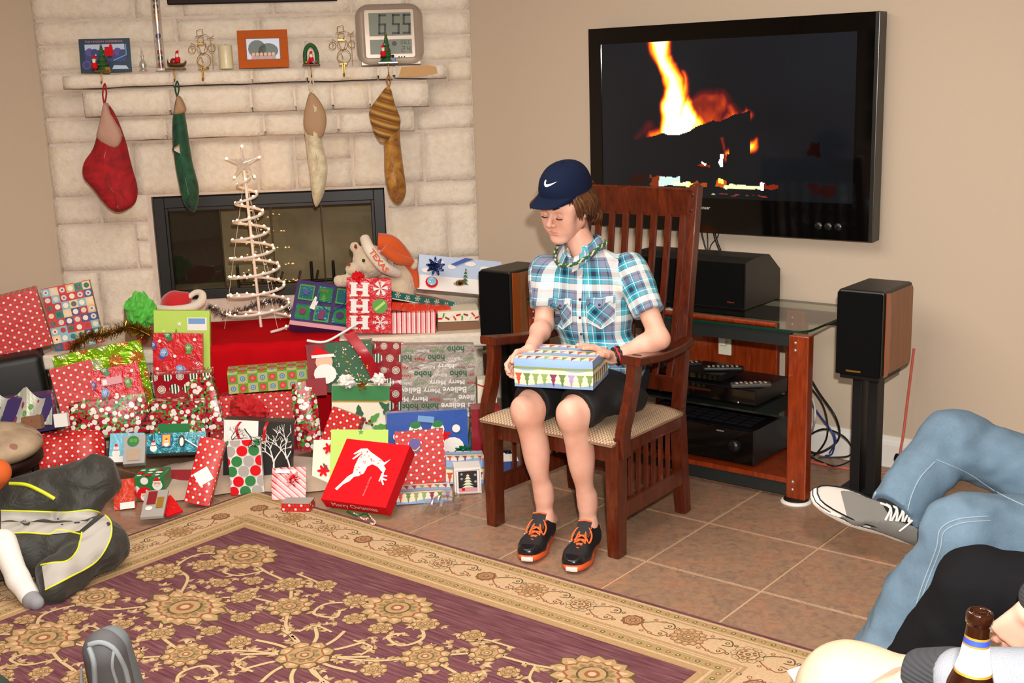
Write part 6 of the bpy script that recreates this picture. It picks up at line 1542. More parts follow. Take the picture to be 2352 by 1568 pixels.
# beige fleece throw on the floor
def f_fl(n): n.bump(n.noise(n.vec('Object'), 90, 4), .8, .006)
b = MB(); G = []
for i in range(40):
    row = []
    for j in range(18):
        u, v = i / 39, j / 17; e = min(u, 1 - u, v, 1 - v); s = -1.62 + .82 * u; o_ = 1.05 + .42 * v + .03 * math.sin(u * 9); row.append(FP(s, o_, .006 + (.055 + .03 * nz(s * 6, o_ * 6, 1)) * (1 - math.exp(-e * 14))))
    G.append(row)
b.grid(np.array(G), K['tan'], flip=True); tag(b.build('fleece_throw'), 'beige fleece throw on the floor under the gifts', 'blanket')
gift('gift_box', 'soft puffy red dotted gift lying left of the snowman gifts', 'gift', (62, 1085), (240, 1070), (100, 985), 1.25, 35, 6, .13, K['dots'], soft=.55, wrk=.004, n=12)
gift('gift_bag', 'light blue snowy gift bag under the loose snowman gift', 'bag', (250, 1062), (330, 1060), (248, 995), 1.25, 25, 0, .05, K['lb'], lambda p, W, H: (snowman(p, W * .2, H * .3, W * .12), p.polys([rect(0, 0, W, H * .2)], K['white'])))
cp = gift('clear_package', 'clear package with green ornaments and a silver end', 'package', (282, 1066), (332, 1062), (296, 1000), 1.36, 40, 0, .03, K['grey'], lambda p, W, H: (p.polys([circ(W * .45, H * .78, W * .28)], K['green']), p.polys([circ(W * .38, H * .8, W * .1), circ(W * .55, H * .8, W * .1)], K['lgreen']), p.polys([rect(W * .2, H * .1, W * .8, H * .5)], K['tan'])))
gift('gift_bag', 'shiny blue bag printed with penguins and snowmen', 'bag', (336, 1042), (472, 1036), (338, 996), 1.22, 30, 0, .06, K['bluegreen'], lambda p, W, H: (snowman(p, W * .12, H * .25, W * .06), p.polys([rect(W * .25, H * .3, W * .42, H * .95)], K['violet']), p.polys([rect(W * .27, H * .35, W * .40, H * .9)], K['gold']), snowman(p, W * .34, H * .42, W * .045), p.polys([circ(W * .6, H * .55, W * .06, 12, H * .3)], K['black']), p.polys([circ(W * .6, H * .5, W * .035, 12, H * .22)], K['white']), p.polys([rot2(rect(0, 0, W * .3, H * .06), W * .65, H * .6, -.6)], K['white'])))
# left edge: purple bag, floral tissue, small tags
gl = gift('gift_bag', 'purple bag with white and green leaf tissue at the left edge', 'bag', (-30, 1010), (132, 985), (-30, 925), 1.18, 0, 8, .08, K['purple'], wrk=.003)
def f_leaf(n):
    v = n.vec('Object'); d = n.voro(v, 26); h = n.sep(n.voro(v, 26, out='Color'))[0]; n.color(n.mix((d < .42) * (h > .45), lin('#dfe3d4'), n.mix(h > .85, lin('#6fae5a'), lin('#b0505a'))))
b = MB(); q = [(0, 890), (50, 925), (85, 905), (115, 893), (112, 955), (70, 965), (30, 968), (-5, 930)]; M_leaf = mat('leaf_print_tissue', '#dfe3d4', .7, fn=f_leaf); G = []
for i in range(20):
    u = i / 19; row = []
    for j in range(9):
        v = j / 8; x = -20 + 140 * u; ytop = 885 + 30 * abs(math.sin(u * 5.6)) ; y = ytop + (975 - ytop) * v; row.append(at(x, y, off=1.16 + .05 * math.sin(u * 11 + v * 2) + .03 * v))
    G.append(row)
b.grid(np.array(G), M_leaf, smooth=False); b.build('tissue_paper', gl, label='white tissue paper with green leaves')
gift('gift_box', 'small white tag-like box near the leaf tissue', 'gift', (126, 982), (157, 978), (121, 952), 1.20, 10, 0, .03, K['white'])
gift('gift_box', 'little brown box with coloured lights print at the left', 'gift', (52, 990), (96, 984), (58, 958), 1.30, 10, 0, .05, K['brown'], lambda p, W, H: [p.polys([circ(W * (.15 + .2 * i), H * .7, W * .04, 6)], K['gold' if i % 2 else 'red']) for i in range(4)])
# ---- right half of the pile
def d_xmas(p, W, H):
    p.polys([rect(W * .30, 0, W, H)], K['dgreen'])
    for _ in range(150): p.polys([circ(W * R.uniform(.42, .95), H * R.uniform(0, .95), R.uniform(.002, .0045), 6)], K[R.choice(('gold', 'white', 'darkred', 'green', 'cream'))])
    p.polys([circ(W * .30, H * .66, W * .13)], K['skin']); p.polys([circ(W * .30, H * .42, W * .17, 14, H * .2)], K['white']); p.polys([rect(0, 0, W * .3, H * .35)], K['darkred']); p.polys([[(W * .1, H * .78), (W * .45, H * .78), (W * .2, H * .98)]], K['red']); p.polys([rect(W * .12, H * .75, W * .46, H * .81)], K['white'])
xb = gift('gift_bag', 'glossy gift bag printed with Santa beside a decorated tree', 'bag', (712, 905), (862, 892), (702, 792), .98, 8, -4, .08, K['darkred'], d_xmas, wrk=.003)
b = MB(); P = catmull([at(800, 765, off=1.0), at(835, 810, off=1.06), at(868, 872, off=1.02)], 6); b.grid(np.array([[p - unit(FE + V(0, 0, .2)) * .026, p + FN * .004, p + unit(FE + V(0, 0, .2)) * .026] for p in P]), mat('crimson_strap', '#a80f1e', .35)); b.build('ribbon_handle', xb, label='broad crimson ribbon strap')
b = MB(); P = catmull([at(706, 782, off=1.0), at(745, 785, off=1.03), at(785, 765, off=1.0), at(822, 742, off=.95)], 5); b.tube(P, [.007, .006, .006, .006], K['white'], n=6); b.build('twine_handle', xb)
gift('gift_box', 'crimson foil box with striped ornaments behind the holly bag', 'gift', (852, 1000), (925, 1000), (845, 786), .84, 5, 0, .06, K['rings'])
def d_holly(p, W, H):
    p.polys([rect(0, H * .70, W, H)], K['green']); p.polys([rect(0, H * .675, W, H * .70)], K['gold'])
    for x, y, r, a in ((.50, .25, .34, 1.7), (.62, .22, .30, .8), (.70, .16, .3, .1), (.9, .42, .24, 1.2), (1.0, .50, .25, 2.4)): holly(p, W * x, H * y, W * r, a, K['lgreen'] if a < 1 else K['dgreen'])
    for x, y in ((.6, .26), (.66, .30), (.57, .32), (.7, .22), (.52, .24)): p.polys([circ(W * x, H * y, W * .025, 8)], K['darkred'])
hb_ = gift('gift_bag', 'cream holly-leaf bag with a green top band and gold bow', 'bag', (762, 1000), (894, 1000), (764, 885), 1.12, 5, 0, .08, K['cream'], d_holly, wrk=.002)
b = MB(); tissue(b, at(795, 875, off=1.10), .035, K['white'], (1.3, 1, .8), 8, 18, .3); tissue(b, at(870, 870, off=1.10), .03, K['white'], (1.2, 1, .8), 9, 18, .3); b.build('tissue_paper', hb_)
bow(at(832, 884, off=1.13), FN, .026, mat('gold_foil', '#b08a35', .2, metal=.9), par=hb_, label='gold ribbon bow', loops=5)
gift('gift_box', 'tall snowman-print gift standing left of the holly bag', 'gift', (683, 1038), (740, 1032), (704, 875), 1.14, 12, 0, .07, K['snow'], soft=.45, wrk=.003, n=10)
def d_words(p, W, H):
    rr = random.Random(5); y = -.01; i = 0
    while y < H:
        x = -rr.random() * .05
        while x < W:
            w_, m, bd = rr.choice((('hoho', 'dgreen', .03), ('hoho', 'dgreen', .03), ('Merry', 'white', .02), ('Believe', 'white', .02), ('Peace', 'red', .01), ('Believe', 'white', .0), ('Season', 'lgreen', .0), ('Merry', 'darkred', .0)))
            h_ = .030 if w_ in ('hoho',) or bd > .01 else .015; T_, x0, x1, y0, y1 = text_tris(w_, bd); wd_ = (x1 - x0) * h_ / (y1 - y0)
            p.text(w_, x + wd_, y + h_, h_, K[m], a=math.pi, bold=bd); x += wd_ + .014
        y += .040; i += 1
sg_ = gift('gift_box', 'tall silver paper box with upside-down holiday words', 'gift', (925, 1010), (1090, 1006), (930, 792), .90, 5, 0, .09, K['silver'], d_words, wrk=.003, n=12)
gift('gift_box', 'cream gingerbread-ornament box behind the chair arm', 'gift', (1098, 940), (1142, 938), (1092, 872), .90, 0, 0, .08, K['cream'], lambda p, W, H: (p.polys(ribbon([(0, H * .85), (W * .3, H * .78), (W * .6, H * .88), (W, H * .82)], .006), K['red']), p.polys([circ(W * .55, H * .5, W * .09), rect(W * .42, H * .25, W * .68, H * .42)], K['red']), p.polys([rect(W * .45, H * .28, W * .65, H * .36)], K['green'])))
gift('gift_box', 'dark storage carton under the gingerbread-ornament box', 'gift', (1085, 1075), (1150, 1072), (1085, 940), .88, 0, 0, .1, K['darkred'])
def d_bsnow(p, W, H):
    p.polys([rect(0, 0, W, H * .34)], K['white']); p.polys([circ(W * .2, H * .36, W * .3, 16, H * .12)], K['white'])
    for x, hc_, bd in ((.35, 'green', 'green'), (.62, 'green', 'red')):
        p.polys([circ(W * x, H * .45, W * .17, 16, H * .2)], K[bd]); p.polys([circ(W * x, H * .70, W * .085, 14)], K['white']); p.polys([circ(W * x, H * .79, W * .07, 10, H * .06)], K[hc_]); p.polys([rect(W * (x - .08), H * .60, W * (x + .16), H * .65)], K['red']); p.polys([circ(W * (x - .03), H * .72, .003, 5), circ(W * (x + .03), H * .72, .003, 5)], K['black'])
    p.polys([circ(W * .12, H * .62, W * .05), circ(W * .85, H * .70, W * .05)], K['white']); p.polys([circ(W * .80, H * .40, W * .14, 14, H * .16)], K['white']); p.polys([rot2(rect(-W * .1, -H * .05, W * .1, H * .05), W * .48, H * .88, -.15)], K['lblue'])
gift('gift_bag', 'bright blue bag printed with two snowmen in scarves', 'bag', (893, 1090), (1078, 1078), (882, 950), 1.18, 8, 4, .07, K['blue'], d_bsnow, wrk=.002)
gift('gift_box', 'tall red dotted box with a purple sticker in front of the blue snowman bag', 'gift', (914, 1115), (1026, 1106), (926, 991), 1.34, 12, 0, .05, K['dots'], lambda p, W, H: (p.polys([circ(W * .40, H * .72, W * .13, 16, H * .14)], K['violet']), p.polys(ribbon([(W * .3, H * .68), (W * .4, H * .63), (W * .5, H * .7)], .004), K['gold'])))
gift('gift_box', 'red dotted box with a purple and gold sticker between the holly bag and snowman gift', 'gift', (723, 1046), (790, 1072), (757, 930), 1.26, 18, -16, .06, K['dots'], lambda p, W, H: p.polys([rect(W * .55, H * .38, W, H * .66)], K['violet']))
gift('gift_box', 'poinsettia-print box with a dark red edge leaning behind the lime card box', 'gift', (716, 1112), (790, 1112), (752, 1010), 1.40, 28, -4, .035, K['cream'], lambda p, W, H: ([holly(p, W * x, H * y, W * .3, a, K['dgreen']) for x, y, a in ((.3, .25, 1.), (.5, .3, 2.2), (.5, .75, .5), (.7, .8, 2))] + [p.polys([rot2(circ(W * .1, 0, W * .10, 8, W * .045), W * x, H * y, k * 1.05)], K['red']) for x, y in ((.35, .3), (.5, .8)) for k in range(6)]), ms={'bottom': K['darkred']})
gift('gift_box', 'flat lime green card box with a bow tie print behind the reindeer box', 'gift', (757, 1106), (890, 1106), (776, 986), 1.46, 30, 0, .03, K['limec'], lambda p, W, H: (p.text('To: From:', W * .08, H * .70, H * .05, K['gold'], w=W * .3), starp(p, W * .52, H * .95, W * .05, K['green'])))
deer = [(.10, .03), (.14, .02), (.22, .12), (.30, .16), (.33, .20), (.40, .24), (.44, .34), (.48, .33), (.55, .36), (.56, .50), (.52, .58), (.56, .66), (.68, .68), (.80, .62), (.90, .58), (.96, .60), (.97, .68), (1.00, .78), (.93, .74), (.86, .76), (.75, .82), (.62, .86), (.52, .90), (.46, .86), (.40, .92), (.30, .88), (.22, .80), (.26, .76), (.34, .80), (.24, .68), (.29, .66), (.36, .76), (.32, .62), (.30, .48), (.24, .36), (.20, .28), (.10, .20), (.06, .08)]
def d_deer(p, W, H):
    body = [(.02, .06), (.08, .03), (.16, .16), (.27, .24), (.32, .33), (.42, .36), (.50, .42), (.52, .56), (.60, .62), (.74, .58), (.86, .50), (.92, .48), (.93, .56), (.86, .62), (.95, .76), (.84, .68), (.74, .74), (.60, .80), (.46, .86), (.36, .92), (.22, .90), (.10, .78), (.14, .77), (.24, .84), (.12, .68), (.16, .67), (.30, .82), (.25, .70), (.24, .52), (.27, .40), (.18, .32), (.10, .18)]
    X_ = lambda q: (W * (.13 + .70 * q[0]), H * (.14 + .80 * q[1]))
    B = [X_(q) for q in body]; ts = mg.tessellate_polygon([[Vector((x, y, 0)) for x, y in B]]); p.polys([[B[i] for i in t] for t in ts], K['white'])
    for a, c_ in (((.90, .50), (.95, .30)), ((.93, .42), (1.02, .42)), ((.94, .36), (1.04, .34)), ((.90, .46), (.90, .30)), ((.95, .32), (1.02, .24))): p.polys(ribbon([X_(a), X_(c_)], .007, 0), K['white'])
    rr = random.Random(3)
    for _ in range(46):
        x, y = rr.uniform(.30, .80), rr.uniform(.38, .84)
        if .27 < x < .50 or (.5 < x < .8 and .62 < y < .76): a = rr.random() * 6; q = [X_((x, y)), X_((x + .025 * math.cos(a), y + .025 * math.sin(a))), X_((x + .03 * math.cos(a + 1), y + .03 * math.sin(a + 1)))]; p.polys(ribbon(q, .0022, 2), K['red'])
    p.text('Merry Christmas', W * .62, H * .40, .011, K['pink'], w=H * .30, a=-1.57)
dg = gift('gift_box', 'flat red box with a white leaping reindeer and the words Merry Christmas', 'gift', (737, 1146), (886, 1166), (806, 1008), 1.78, 50, -28, .062, K['red'], d_deer, wrk=.0002)
F, W, H = qframe((737, 1146), (886, 1166), (806, 1008), 1.78, 50, -28); b = MB(); pr = Print(b, Fr(F(0, -.0008, -.062), F.u, F.w, -F.v), W, .062); pr.text('Merry Christmas', W * .14, .014, .036, K['white'], w=W * .70, bold=.0); b.build('lettering', dg)
ce = gift('gift_envelope', 'candy-striped red and white gift with a red bow by the rug corner', 'gift', (623, 1148), (703, 1143), (650, 1072), 1.60, 42, 0, .03, K['cstripe'], soft=.3, extra=lambda o, F, W, H: tag_card(F, W * .42, H * .84, W * .6, H * .12, -.1, K['white'], o, 1))
bow(at(672, 1098, off=1.55), FN + V(0, 0, .8), .032, mat('red_foil', '#c4121c', .15, coat=.8), par=ce, label='red foil bow', loops=6)
gift('gift_box', 'little red dotted box with a clear window lying on the rug edge', 'gift', (647, 1174), (712, 1174), (650, 1156), 1.72, 0, -14, .075, K['dots'], ms={'top': K['grey']})
gift('gift_box', 'long flat box in blue tree paper lying in front of the dotted box', 'gift', (911, 1159), (1039, 1152), (910, 1135), 1.60, 0, 4, .12, K['wave'])
bt_ = gift('gift_box', 'pale blue box with a green bow behind the white ornament box', 'gift', (1024, 1112), (1112, 1110), (1024, 1052), 1.36, 0, 2, .10, K['wave'])
bow(at(1064, 1040, off=1.33), V(0, 0, 1) + FN * .3, .04, mat('green_foil', '#0f7a4a', .15, metal=.6), par=bt_, label='green foil bow')
def d_wtree(p, W, H):
    p.polys([rect(W * .15, H * .12, W * .85, H * .88)], K['black']); tree(p, W * .5, H * .24, W * .5, H * .56, K['cream'], 5, K['green']); p.polys([rect(W * .15, H * .12, W * .85, H * .26)], K['pink']); p.polys([rect(W * .26, H * .16, W * .38, H * .26)], K['red']); starp(p, W * .5, H * .80, W * .04, K['red'])
    for x, y in ((.27, .62), (.78, .75), (.27, .80), (.78, .5)): flake(p, W * x, H * y, W * .05, K['white'])
    p.polys(ribbon([(W * .06, H * .06), (W * .94, H * .06), (W * .94, H * .94), (W * .06, H * .94), (W * .06, H * .06)], .002, 0), K['darkred'])
wt = gift('gift_box', 'small white box with a decorated tree on black and an iridescent bow', 'gift', (1045, 1136), (1106, 1132), (1042, 1076), 1.52, 0, 0, .09, K['white'], d_wtree)
bow(at(1070, 1062, off=1.47), V(0, 0, 1) + FN * .4, .042, K['iri'], par=wt, label='pearly iridescent bow')
gift('gift_box', 'green gift with mittens standing behind the left chair leg', 'gift', (1072, 1052), (1150, 1060), (1070, 965), 1.16, 4, 0, .08, K['teal'], lambda p, W, H: (mitten(p, W * .2, H * .35, W * .12, K['gold'], .1), mitten(p, W * .5, H * .35, W * .12, K['tan'], -.1), p.polys([rect(0, 0, W, H * .14)], K['red']), p.polys([rect(0, H * .78, W, H)], K['red']), p.polys([circ(W * .3, H * .7, .008)], K['red'])))
nb_ = gift('gift_box', 'navy blue carton under the chair with a shiny dark bag on top', 'gift', (1120, 1108), (1192, 1104), (1120, 1062), 1.46, 0, 0, .14, K['navyc'], ms={'top': K['white']})
b = MB(); tissue(b, at(1165, 1050, off=1.40), .04, mat('blue_black_foil', '#0d1530', .15, metal=.6), (1, .8, .8), 4, 18, .3); tag(b.build('foil_bag'), 'crumpled shiny blue-black foil bag under the chair', 'bag')
# clear plastic wrapper and candy canes
def f_film(n):
    t = n.t; mix = n.node('ShaderNodeMixShader'); tr = n.node('ShaderNodeBsdfTransparent'); gl = n.node('ShaderNodeBsdfGlossy'); gl.inputs['Roughness'].default_value = .12; tr.inputs[0].default_value = (.92, .92, .92, 1)
    mix.inputs[0].default_value = .22; n.link(tr.outputs[0], mix.inputs[1]); n.link(gl.outputs[0], mix.inputs[2]); n.link(mix.outputs[0], t.nodes['Material Output'].inputs[0])
M_film = mat('clear_film', '#ffffff', fn=f_film); b = MB(); G = []; p0 = at(962, 1185, Z=.004); p1 = at(1052, 1184, Z=.004); p2 = at(985, 1142, Z=.004)
for i in range(16):
    for_ = []
    for j in range(12):
        u, v = i / 15, j / 11; q = p0 + (p1 - p0) * u + (p2 - p0) * v; for_.append(q + V(0, 0, .004 + .05 * abs(nz(u * 3, v * 3, 1)) + .02 * math.sin(u * 3.1) * math.sin(v * 3.1)))
    G.append(for_)
b.grid(np.array(G), M_film, smooth=False); tag(b.build('plastic_wrapper'), 'crumpled clear plastic wrapper on the tiles', 'wrapper')
def cane(p, q, hook, label):
    b = MB(); P = catmull([p, p + (q - p) * .6, q, q + hook * .6 + (q - p) * .12, q + hook], 8)
    for i in range(len(P) - 1): b.tube([P[i], P[i + 1] + (P[i + 1] - P[i]) * .02], .0042, K['red'] if i % 3 == 0 else K['white'], n=7)
    t = tag(b.build('candy_cane'), label, 'candy'); return t
c1 = cane(at(812, 1178, Z=.016), at(835, 1192, Z=.016), at(850, 1190, Z=.016) - at(838, 1196, Z=.016), 'red and white striped candy cane nearest the reindeer box')
c2 = cane(at(845, 1180, Z=.016), at(862, 1199, Z=.016), at(852, 1202, Z=.016) - at(862, 1199, Z=.016), 'red and white striped candy cane lying farthest from the reindeer box')
b = MB(); b.tube([at(798, 1174, Z=.02), at(820, 1184, Z=.024), at(840, 1178, Z=.022), at(848, 1188, Z=.02)], .004, K['dgreen'], smooth_path=4); tag(b.build('green_ribbon'), 'green ribbon tied round the candy canes', 'ribbon')
# ---- the gift in the boy's lap
b = MB(); F = Fr(G0, gu, V(0, 0, 1), -gv); paperbox(b, F, GW, GH, GD, K['wave'], soft=.05, wrk=.0012)
tag(b.build('gift_box'), 'gift in cream and blue tree-print paper on the boy\'s lap', 'gift')
# ================================================================= things on the mantel
MZ = 1.822
def onm(x, y, off=.16): return at(x, y, off=off)
def mframe(x0, x1, ytop, off, ybot=None, lean=6):
    a = at(x0, 165, off=off); c = at(x1, 165, off=off); o = V(a[0], a[1], MZ); W = np.linalg.norm((c - a)[:2]); l = math.radians(lean)
    n_ = FN * math.cos(l) + V(0, 0, math.sin(l)); v = V(0, 0, 1) * math.cos(l) - FN * math.sin(l); H = (at((x0 + x1) / 2, ytop, off=off)[2] - MZ) / math.cos(l); return Fr(o, FE, v, n_), W, H
# photo card
F, W, H = mframe(186, 303, 88, .15); b = MB(); b.box((0, 0, -.008), (W, H, 0), mat('dark_teal_card', '#16344a', .4), .001, T=lambda p: F(*p)); o = b.build('picture_card', label='dark teal photo card with a snowy train-night picture on the mantel', cat='picture')
b = MB(); p = Print(b, F, W, H); p.polys([rect(W * .10, H * .32, W * .90, H * .84)], K['navyc']); p.polys([rect(W * .11, H * .66, W * .89, H * .83)], K['sky']); p.text('THE HOLIDAY EXPERIENCE', W * .12, H * .885, H * .055, K['pink'], w=W * .74)
for x, y, c in ((.2, .6, 'violet'), (.75, .6, 'violet'), (.85, .55, 'navyc'), (.3, .58, 'navyc')): p.polys([circ(W * x, H * y, W * .08)], K[c])
p.polys([rect(W * .50, H * .46, W * .66, H * .75), circ(W * .62, H * .78, W * .03)], K['red']); p.polys([rect(W * .55, H * .42, W * .64, H * .48)], K['black']); p.polys([circ(W * .13, H * .22, W * .09)], K['violet']); p.polys([circ(W * .13, H * .22, W * .06)], K['navyc']); p.polys([[(W * .62, H * .08), (W * .95, H * .08), (W * .9, H * .18), (W * .66, H * .2)]], K['sky']); p.polys(ribbon([(W * .92, H * .82), (W * .92, H * .5), (W * .66, H * .34)], W * .02, 0), K['lblue']); b.build('print', o)
# orange picture frame
F, W, H = mframe(550, 665, 68, .15); M_fr = mat('orange_wood', '#b5561a', .7, spec=.15); t = thing('photo_frame', F(W / 2, 0), 'orange-brown wooden photo frame standing in the middle of the mantel', 'frame'); b = MB(); fw = W * .17
for a in ((0, 0, W, fw), (0, H - fw, W, H), (0, fw, fw, H - fw), (W - fw, fw, W, H - fw)): b.box((a[0], a[1], -.012), (a[2], a[3], 0), M_fr, .001, T=lambda p: F(*p))
b.build('frame', t); b = MB(); p = Print(b, F, W, H)
for i in range(14):
    for y in (fw * .85, H - fw * .93): p.poly(rect(W * .14 + i * W * .053, y, W * .14 + i * W * .053 + W * .018, y + H * .02), K['black'])
    if i < 9:
        for x in (fw * .80, W - fw * .9): p.poly(rect(x, H * .20 + i * H * .07, x + W * .012, H * .20 + i * H * .07 + H * .03), K['black'])
p.text('Family', W * .08, H * .90, H * .04, K['brown'], w=W * .18); b.build('inlay', t)
b = MB(); F2 = Fr(F(0, 0, -.006), F.u, F.v, F.w); p = Print(b, F2, W, H); p.polys([rect(fw, fw, W - fw, H - fw)], K['sky']); p.polys([circ(W * .38, H * .5, W * .18, 14, H * .24), circ(W * .6, H * .45, W * .2, 14, H * .2)], mat('grey_green_print', '#6f7b78', .6)); p.polys([circ(W * (.3 + .08 * i), H * .36, W * .035) for i in range(6)], K['skin']); p.polys([circ(W * (.3 + .08 * i), H * .27, W * .045) for i in range(0, 6, 2)], K['pink']); p.polys([circ(W * (.38 + .08 * i), H * .27, W * .045) for i in range(0, 6, 2)], K['grey']); b.build('photograph', t)
# galileo thermometer
t = thing('galileo_thermometer', FP((onm(370, 160) - Q0) @ FE, .15, MZ), 'tall glass tube thermometer with coloured floating bulbs', 'thermometer'); bp = OR[t.name]
M_tube = mat('tube_glass', '#ffffff', .02, fn=f_clear if 0 else (lambda n: f_film(n))); b = MB(); b.lathe([(.022, 0), (.0225, .01), (.0225, .40), (.018, .42), (.006, .435), (0, .44)], M_tube, c=bp, n=24); b.build('glass_tube', t); b = MB(); b.lathe([(0, 0), (.026, 0), (.026, .006), (.022, .012)], mat('clear_base', '#e8e4de', .1, metal=.3), c=bp, n=24); b.build('base', t)
for z, c in ((.03, '#c8202c'), (.062, '#1f5a3a'), (.09, '#b8242c'), (.17, '#2a2a90'), (.26, '#d09a3a'), (.285, '#c84a1e'), (.312, '#1d3a4a'), (.345, '#28323a'), (.38, '#d8d4cc')):
    b = MB(); b.ball(bp + V(0, 0, z), (.0135, .0135, .0125), mat('bulb_' + c, c, .15, coat=.5), 14, 10); b.tube([bp + V(0, 0, z - .020), bp + V(0, 0, z - .012)], .003, M_brass, n=6); b.build('glass_float', t)
# candle and clear glass figurine
b = MB(); c = FP((onm(519, 155) - Q0) @ FE, .13, MZ); b.lathe([(0, 0), (.034, 0), (.0345, .002), (.0345, .112), (.032, .116), (0, .114)], mat('cream_wax', '#d9cda6', .35, coat=.2), c=c, n=32); cd_ = b.build('pillar_candle', label='cream pillar candle left of the orange photo frame', cat='candle'); b = MB(); b.tube([c + V(0, 0, .112), c + V(.001, 0, .122)], .0012, M_cable, n=5); b.build('wick', cd_)
b = MB(); c = FP((onm(326, 160) - Q0) @ FE, .12, MZ); b.lathe([(0, 0), (.020, 0), (.022, .004), (.012, .012), (.020, .03), (.014, .045), (.006, .06), (.009, .075), (.005, .09), (.0015, .125)], M_film, c=c, n=20); b.build('glass_figurine', label='faint clear glass figurine between the photo card and thermometer', cat='figurine')
# digital clock
F, W, H = mframe(822, 977, 6, .13, lean=8); t = thing('digital_clock', F(W / 2, 0), 'silver digital wall clock reading 6:55 standing on the mantel', 'clock')
M_cs = mat('champagne_plastic', '#b3a496', .3, metal=.45, coat=.3); b = MB()
def rr_ring(sx, sy, r, w_): return [F(W / 2 + (x - .5) * W * sx, H / 2 + (y - .5) * H * sy, w_) for x, y in rrect(0, 0, 1, 1, r, 6)]
rings = [rr_ring(.96, .96, .22, -.04), rr_ring(1., 1., .22, -.012), rr_ring(.97, .97, .2, .004), rr_ring(.80, .84, .10, -.006), rr_ring(.74, .80, .05, .006), rr_ring(.72, .78, .04, .006)]
b.grid(np.array(rings), M_cs, closed_v=True, flip=True); b.face(rings[-1][::-1][::-1], M_cs); b.face(rings[0][::-1], M_cs); b.build('housing', t)
M_lcd = mat('lcd_green', '#6d7563', .3); b = MB(); F2 = Fr(F(0, 0, .0065), F.u, F.v, F.w); p = Print(b, F2, W, H); p.polys([rect(W * .20, H * .46, W * .82, H * .84)], M_lcd); p.polys([rect(W * .20, H * .16, W * .82, H * .40)], M_lcd)
SEG = {'6': 'afgcde', '5': 'afgcd', '2': 'abged', '4': 'fgbc', 'D': 'abcdef', 'E': 'afged', 'C': 'afed'}
def seg7(ch_, x, y, w_, h_, t_, sl=.06):
    R_ = {'a': (0, h_ - t_, w_, h_), 'd': (0, 0, w_, t_), 'g': (0, h_ / 2 - t_ / 2, w_, h_ / 2 + t_ / 2), 'f': (0, h_ / 2, t_, h_), 'e': (0, 0, t_, h_ / 2), 'b': (w_ - t_, h_ / 2, w_, h_), 'c': (w_ - t_, 0, w_, h_ / 2)}
    for s in SEG[ch_]: p.poly([(x + u + v * sl, y + v) for u, v in rect(*R_[s])], K['black'])
p.k += 1
for ch_, x in (('6', .33), ('5', .53), ('5', .69)): seg7(ch_, W * x, H * .485, W * .115, H * .33, W * .030)
for ch_, x in (('D', .655), ('E', .71), ('C', .765)): seg7(ch_, W * x, H * .32, W * .035, H * .055, W * .006)
for ch_, x in (('2', .66), ('4', .74)): seg7(ch_, W * x, H * .19, W * .05, H * .09, W * .009)
p.poly(circ(W * .56, H * .33, W * .036), K['black']); b.build('display', t)
b = MB(); 
for x in (.62, .66, .70): b.lathe([(0, .002), (.003, .002), (.0035, 0)], K['black'], c=F(W * x, H * .11, .006), ax=(F.u, F.v, F.w), n=8)
b.build('buttons', t)
b = MB(); b.box((.02, 0, -.05), (W - .02, .03, -.03), M_cs, .002, T=lambda p: F(*p)); b.build('stand_foot', t)
# stocking holders: plate on the shelf, hook over the edge, figure on top
M_pine = mat('pine_resin', '#1f5a28', .6, bump=(200, .8, .004)); M_bronze = mat('bronze_base', '#6b5434', .35, metal=.6)
def holder(x, label, hook, base=.035, m=M_bronze):
    s = (at(x, 160, off=.24) - Q0) @ FE; t = thing('stocking_holder', FP(s, .22, MZ), label, 'stocking holder', 'stocking holders along the mantel'); b = MB(); fbox(b, s - base, s + base, .18, .275, MZ, MZ + .009, m, .002); b.build('base', t)
    b = MB(); b.tube([FP(s, .268, MZ + .004), FP(s, .283, MZ - .004), FP(s, .285, MZ - .03), FP(s, .288, MZ - .05), FP(s, .303, MZ - .055), FP(s, .307, MZ - .044)], .0045 if hook is None else .003, M_brass, n=8, smooth_path=4); b.build('hook', t); return t, s
def rtree(t, c, h, r):
    b = MB()
    for i in range(5):
        z = h * i / 5.2; rr = r * (1 - i / 5.6); P = []
        for a in np.linspace(0, 2 * math.pi, 16, endpoint=False): k = 1 + .14 * math.sin(5 * a + i); P.append([c + V(math.cos(a) * rr * k, math.sin(a) * rr * k, z), c + V(math.cos(a) * rr * .35, math.sin(a) * rr * .35, z + h * .28)])
        b.grid(np.array(P), M_pine, closed_u=True)
    b.build('pine_tree', t); b = MB(); b.ball(c + V(0, 0, h * 1.02), .006, M_brass, 8, 6)
    for i in range(12): a = i * 2.4; z = h * (.1 + .07 * i); rr = r * (1 - z / h) * .9; b.ball(c + V(math.cos(a) * rr, math.sin(a) * rr, z), .0035, K['red' if i % 2 else 'gold'], 6, 5)
    b.build('ornaments', t, kind='stuff')
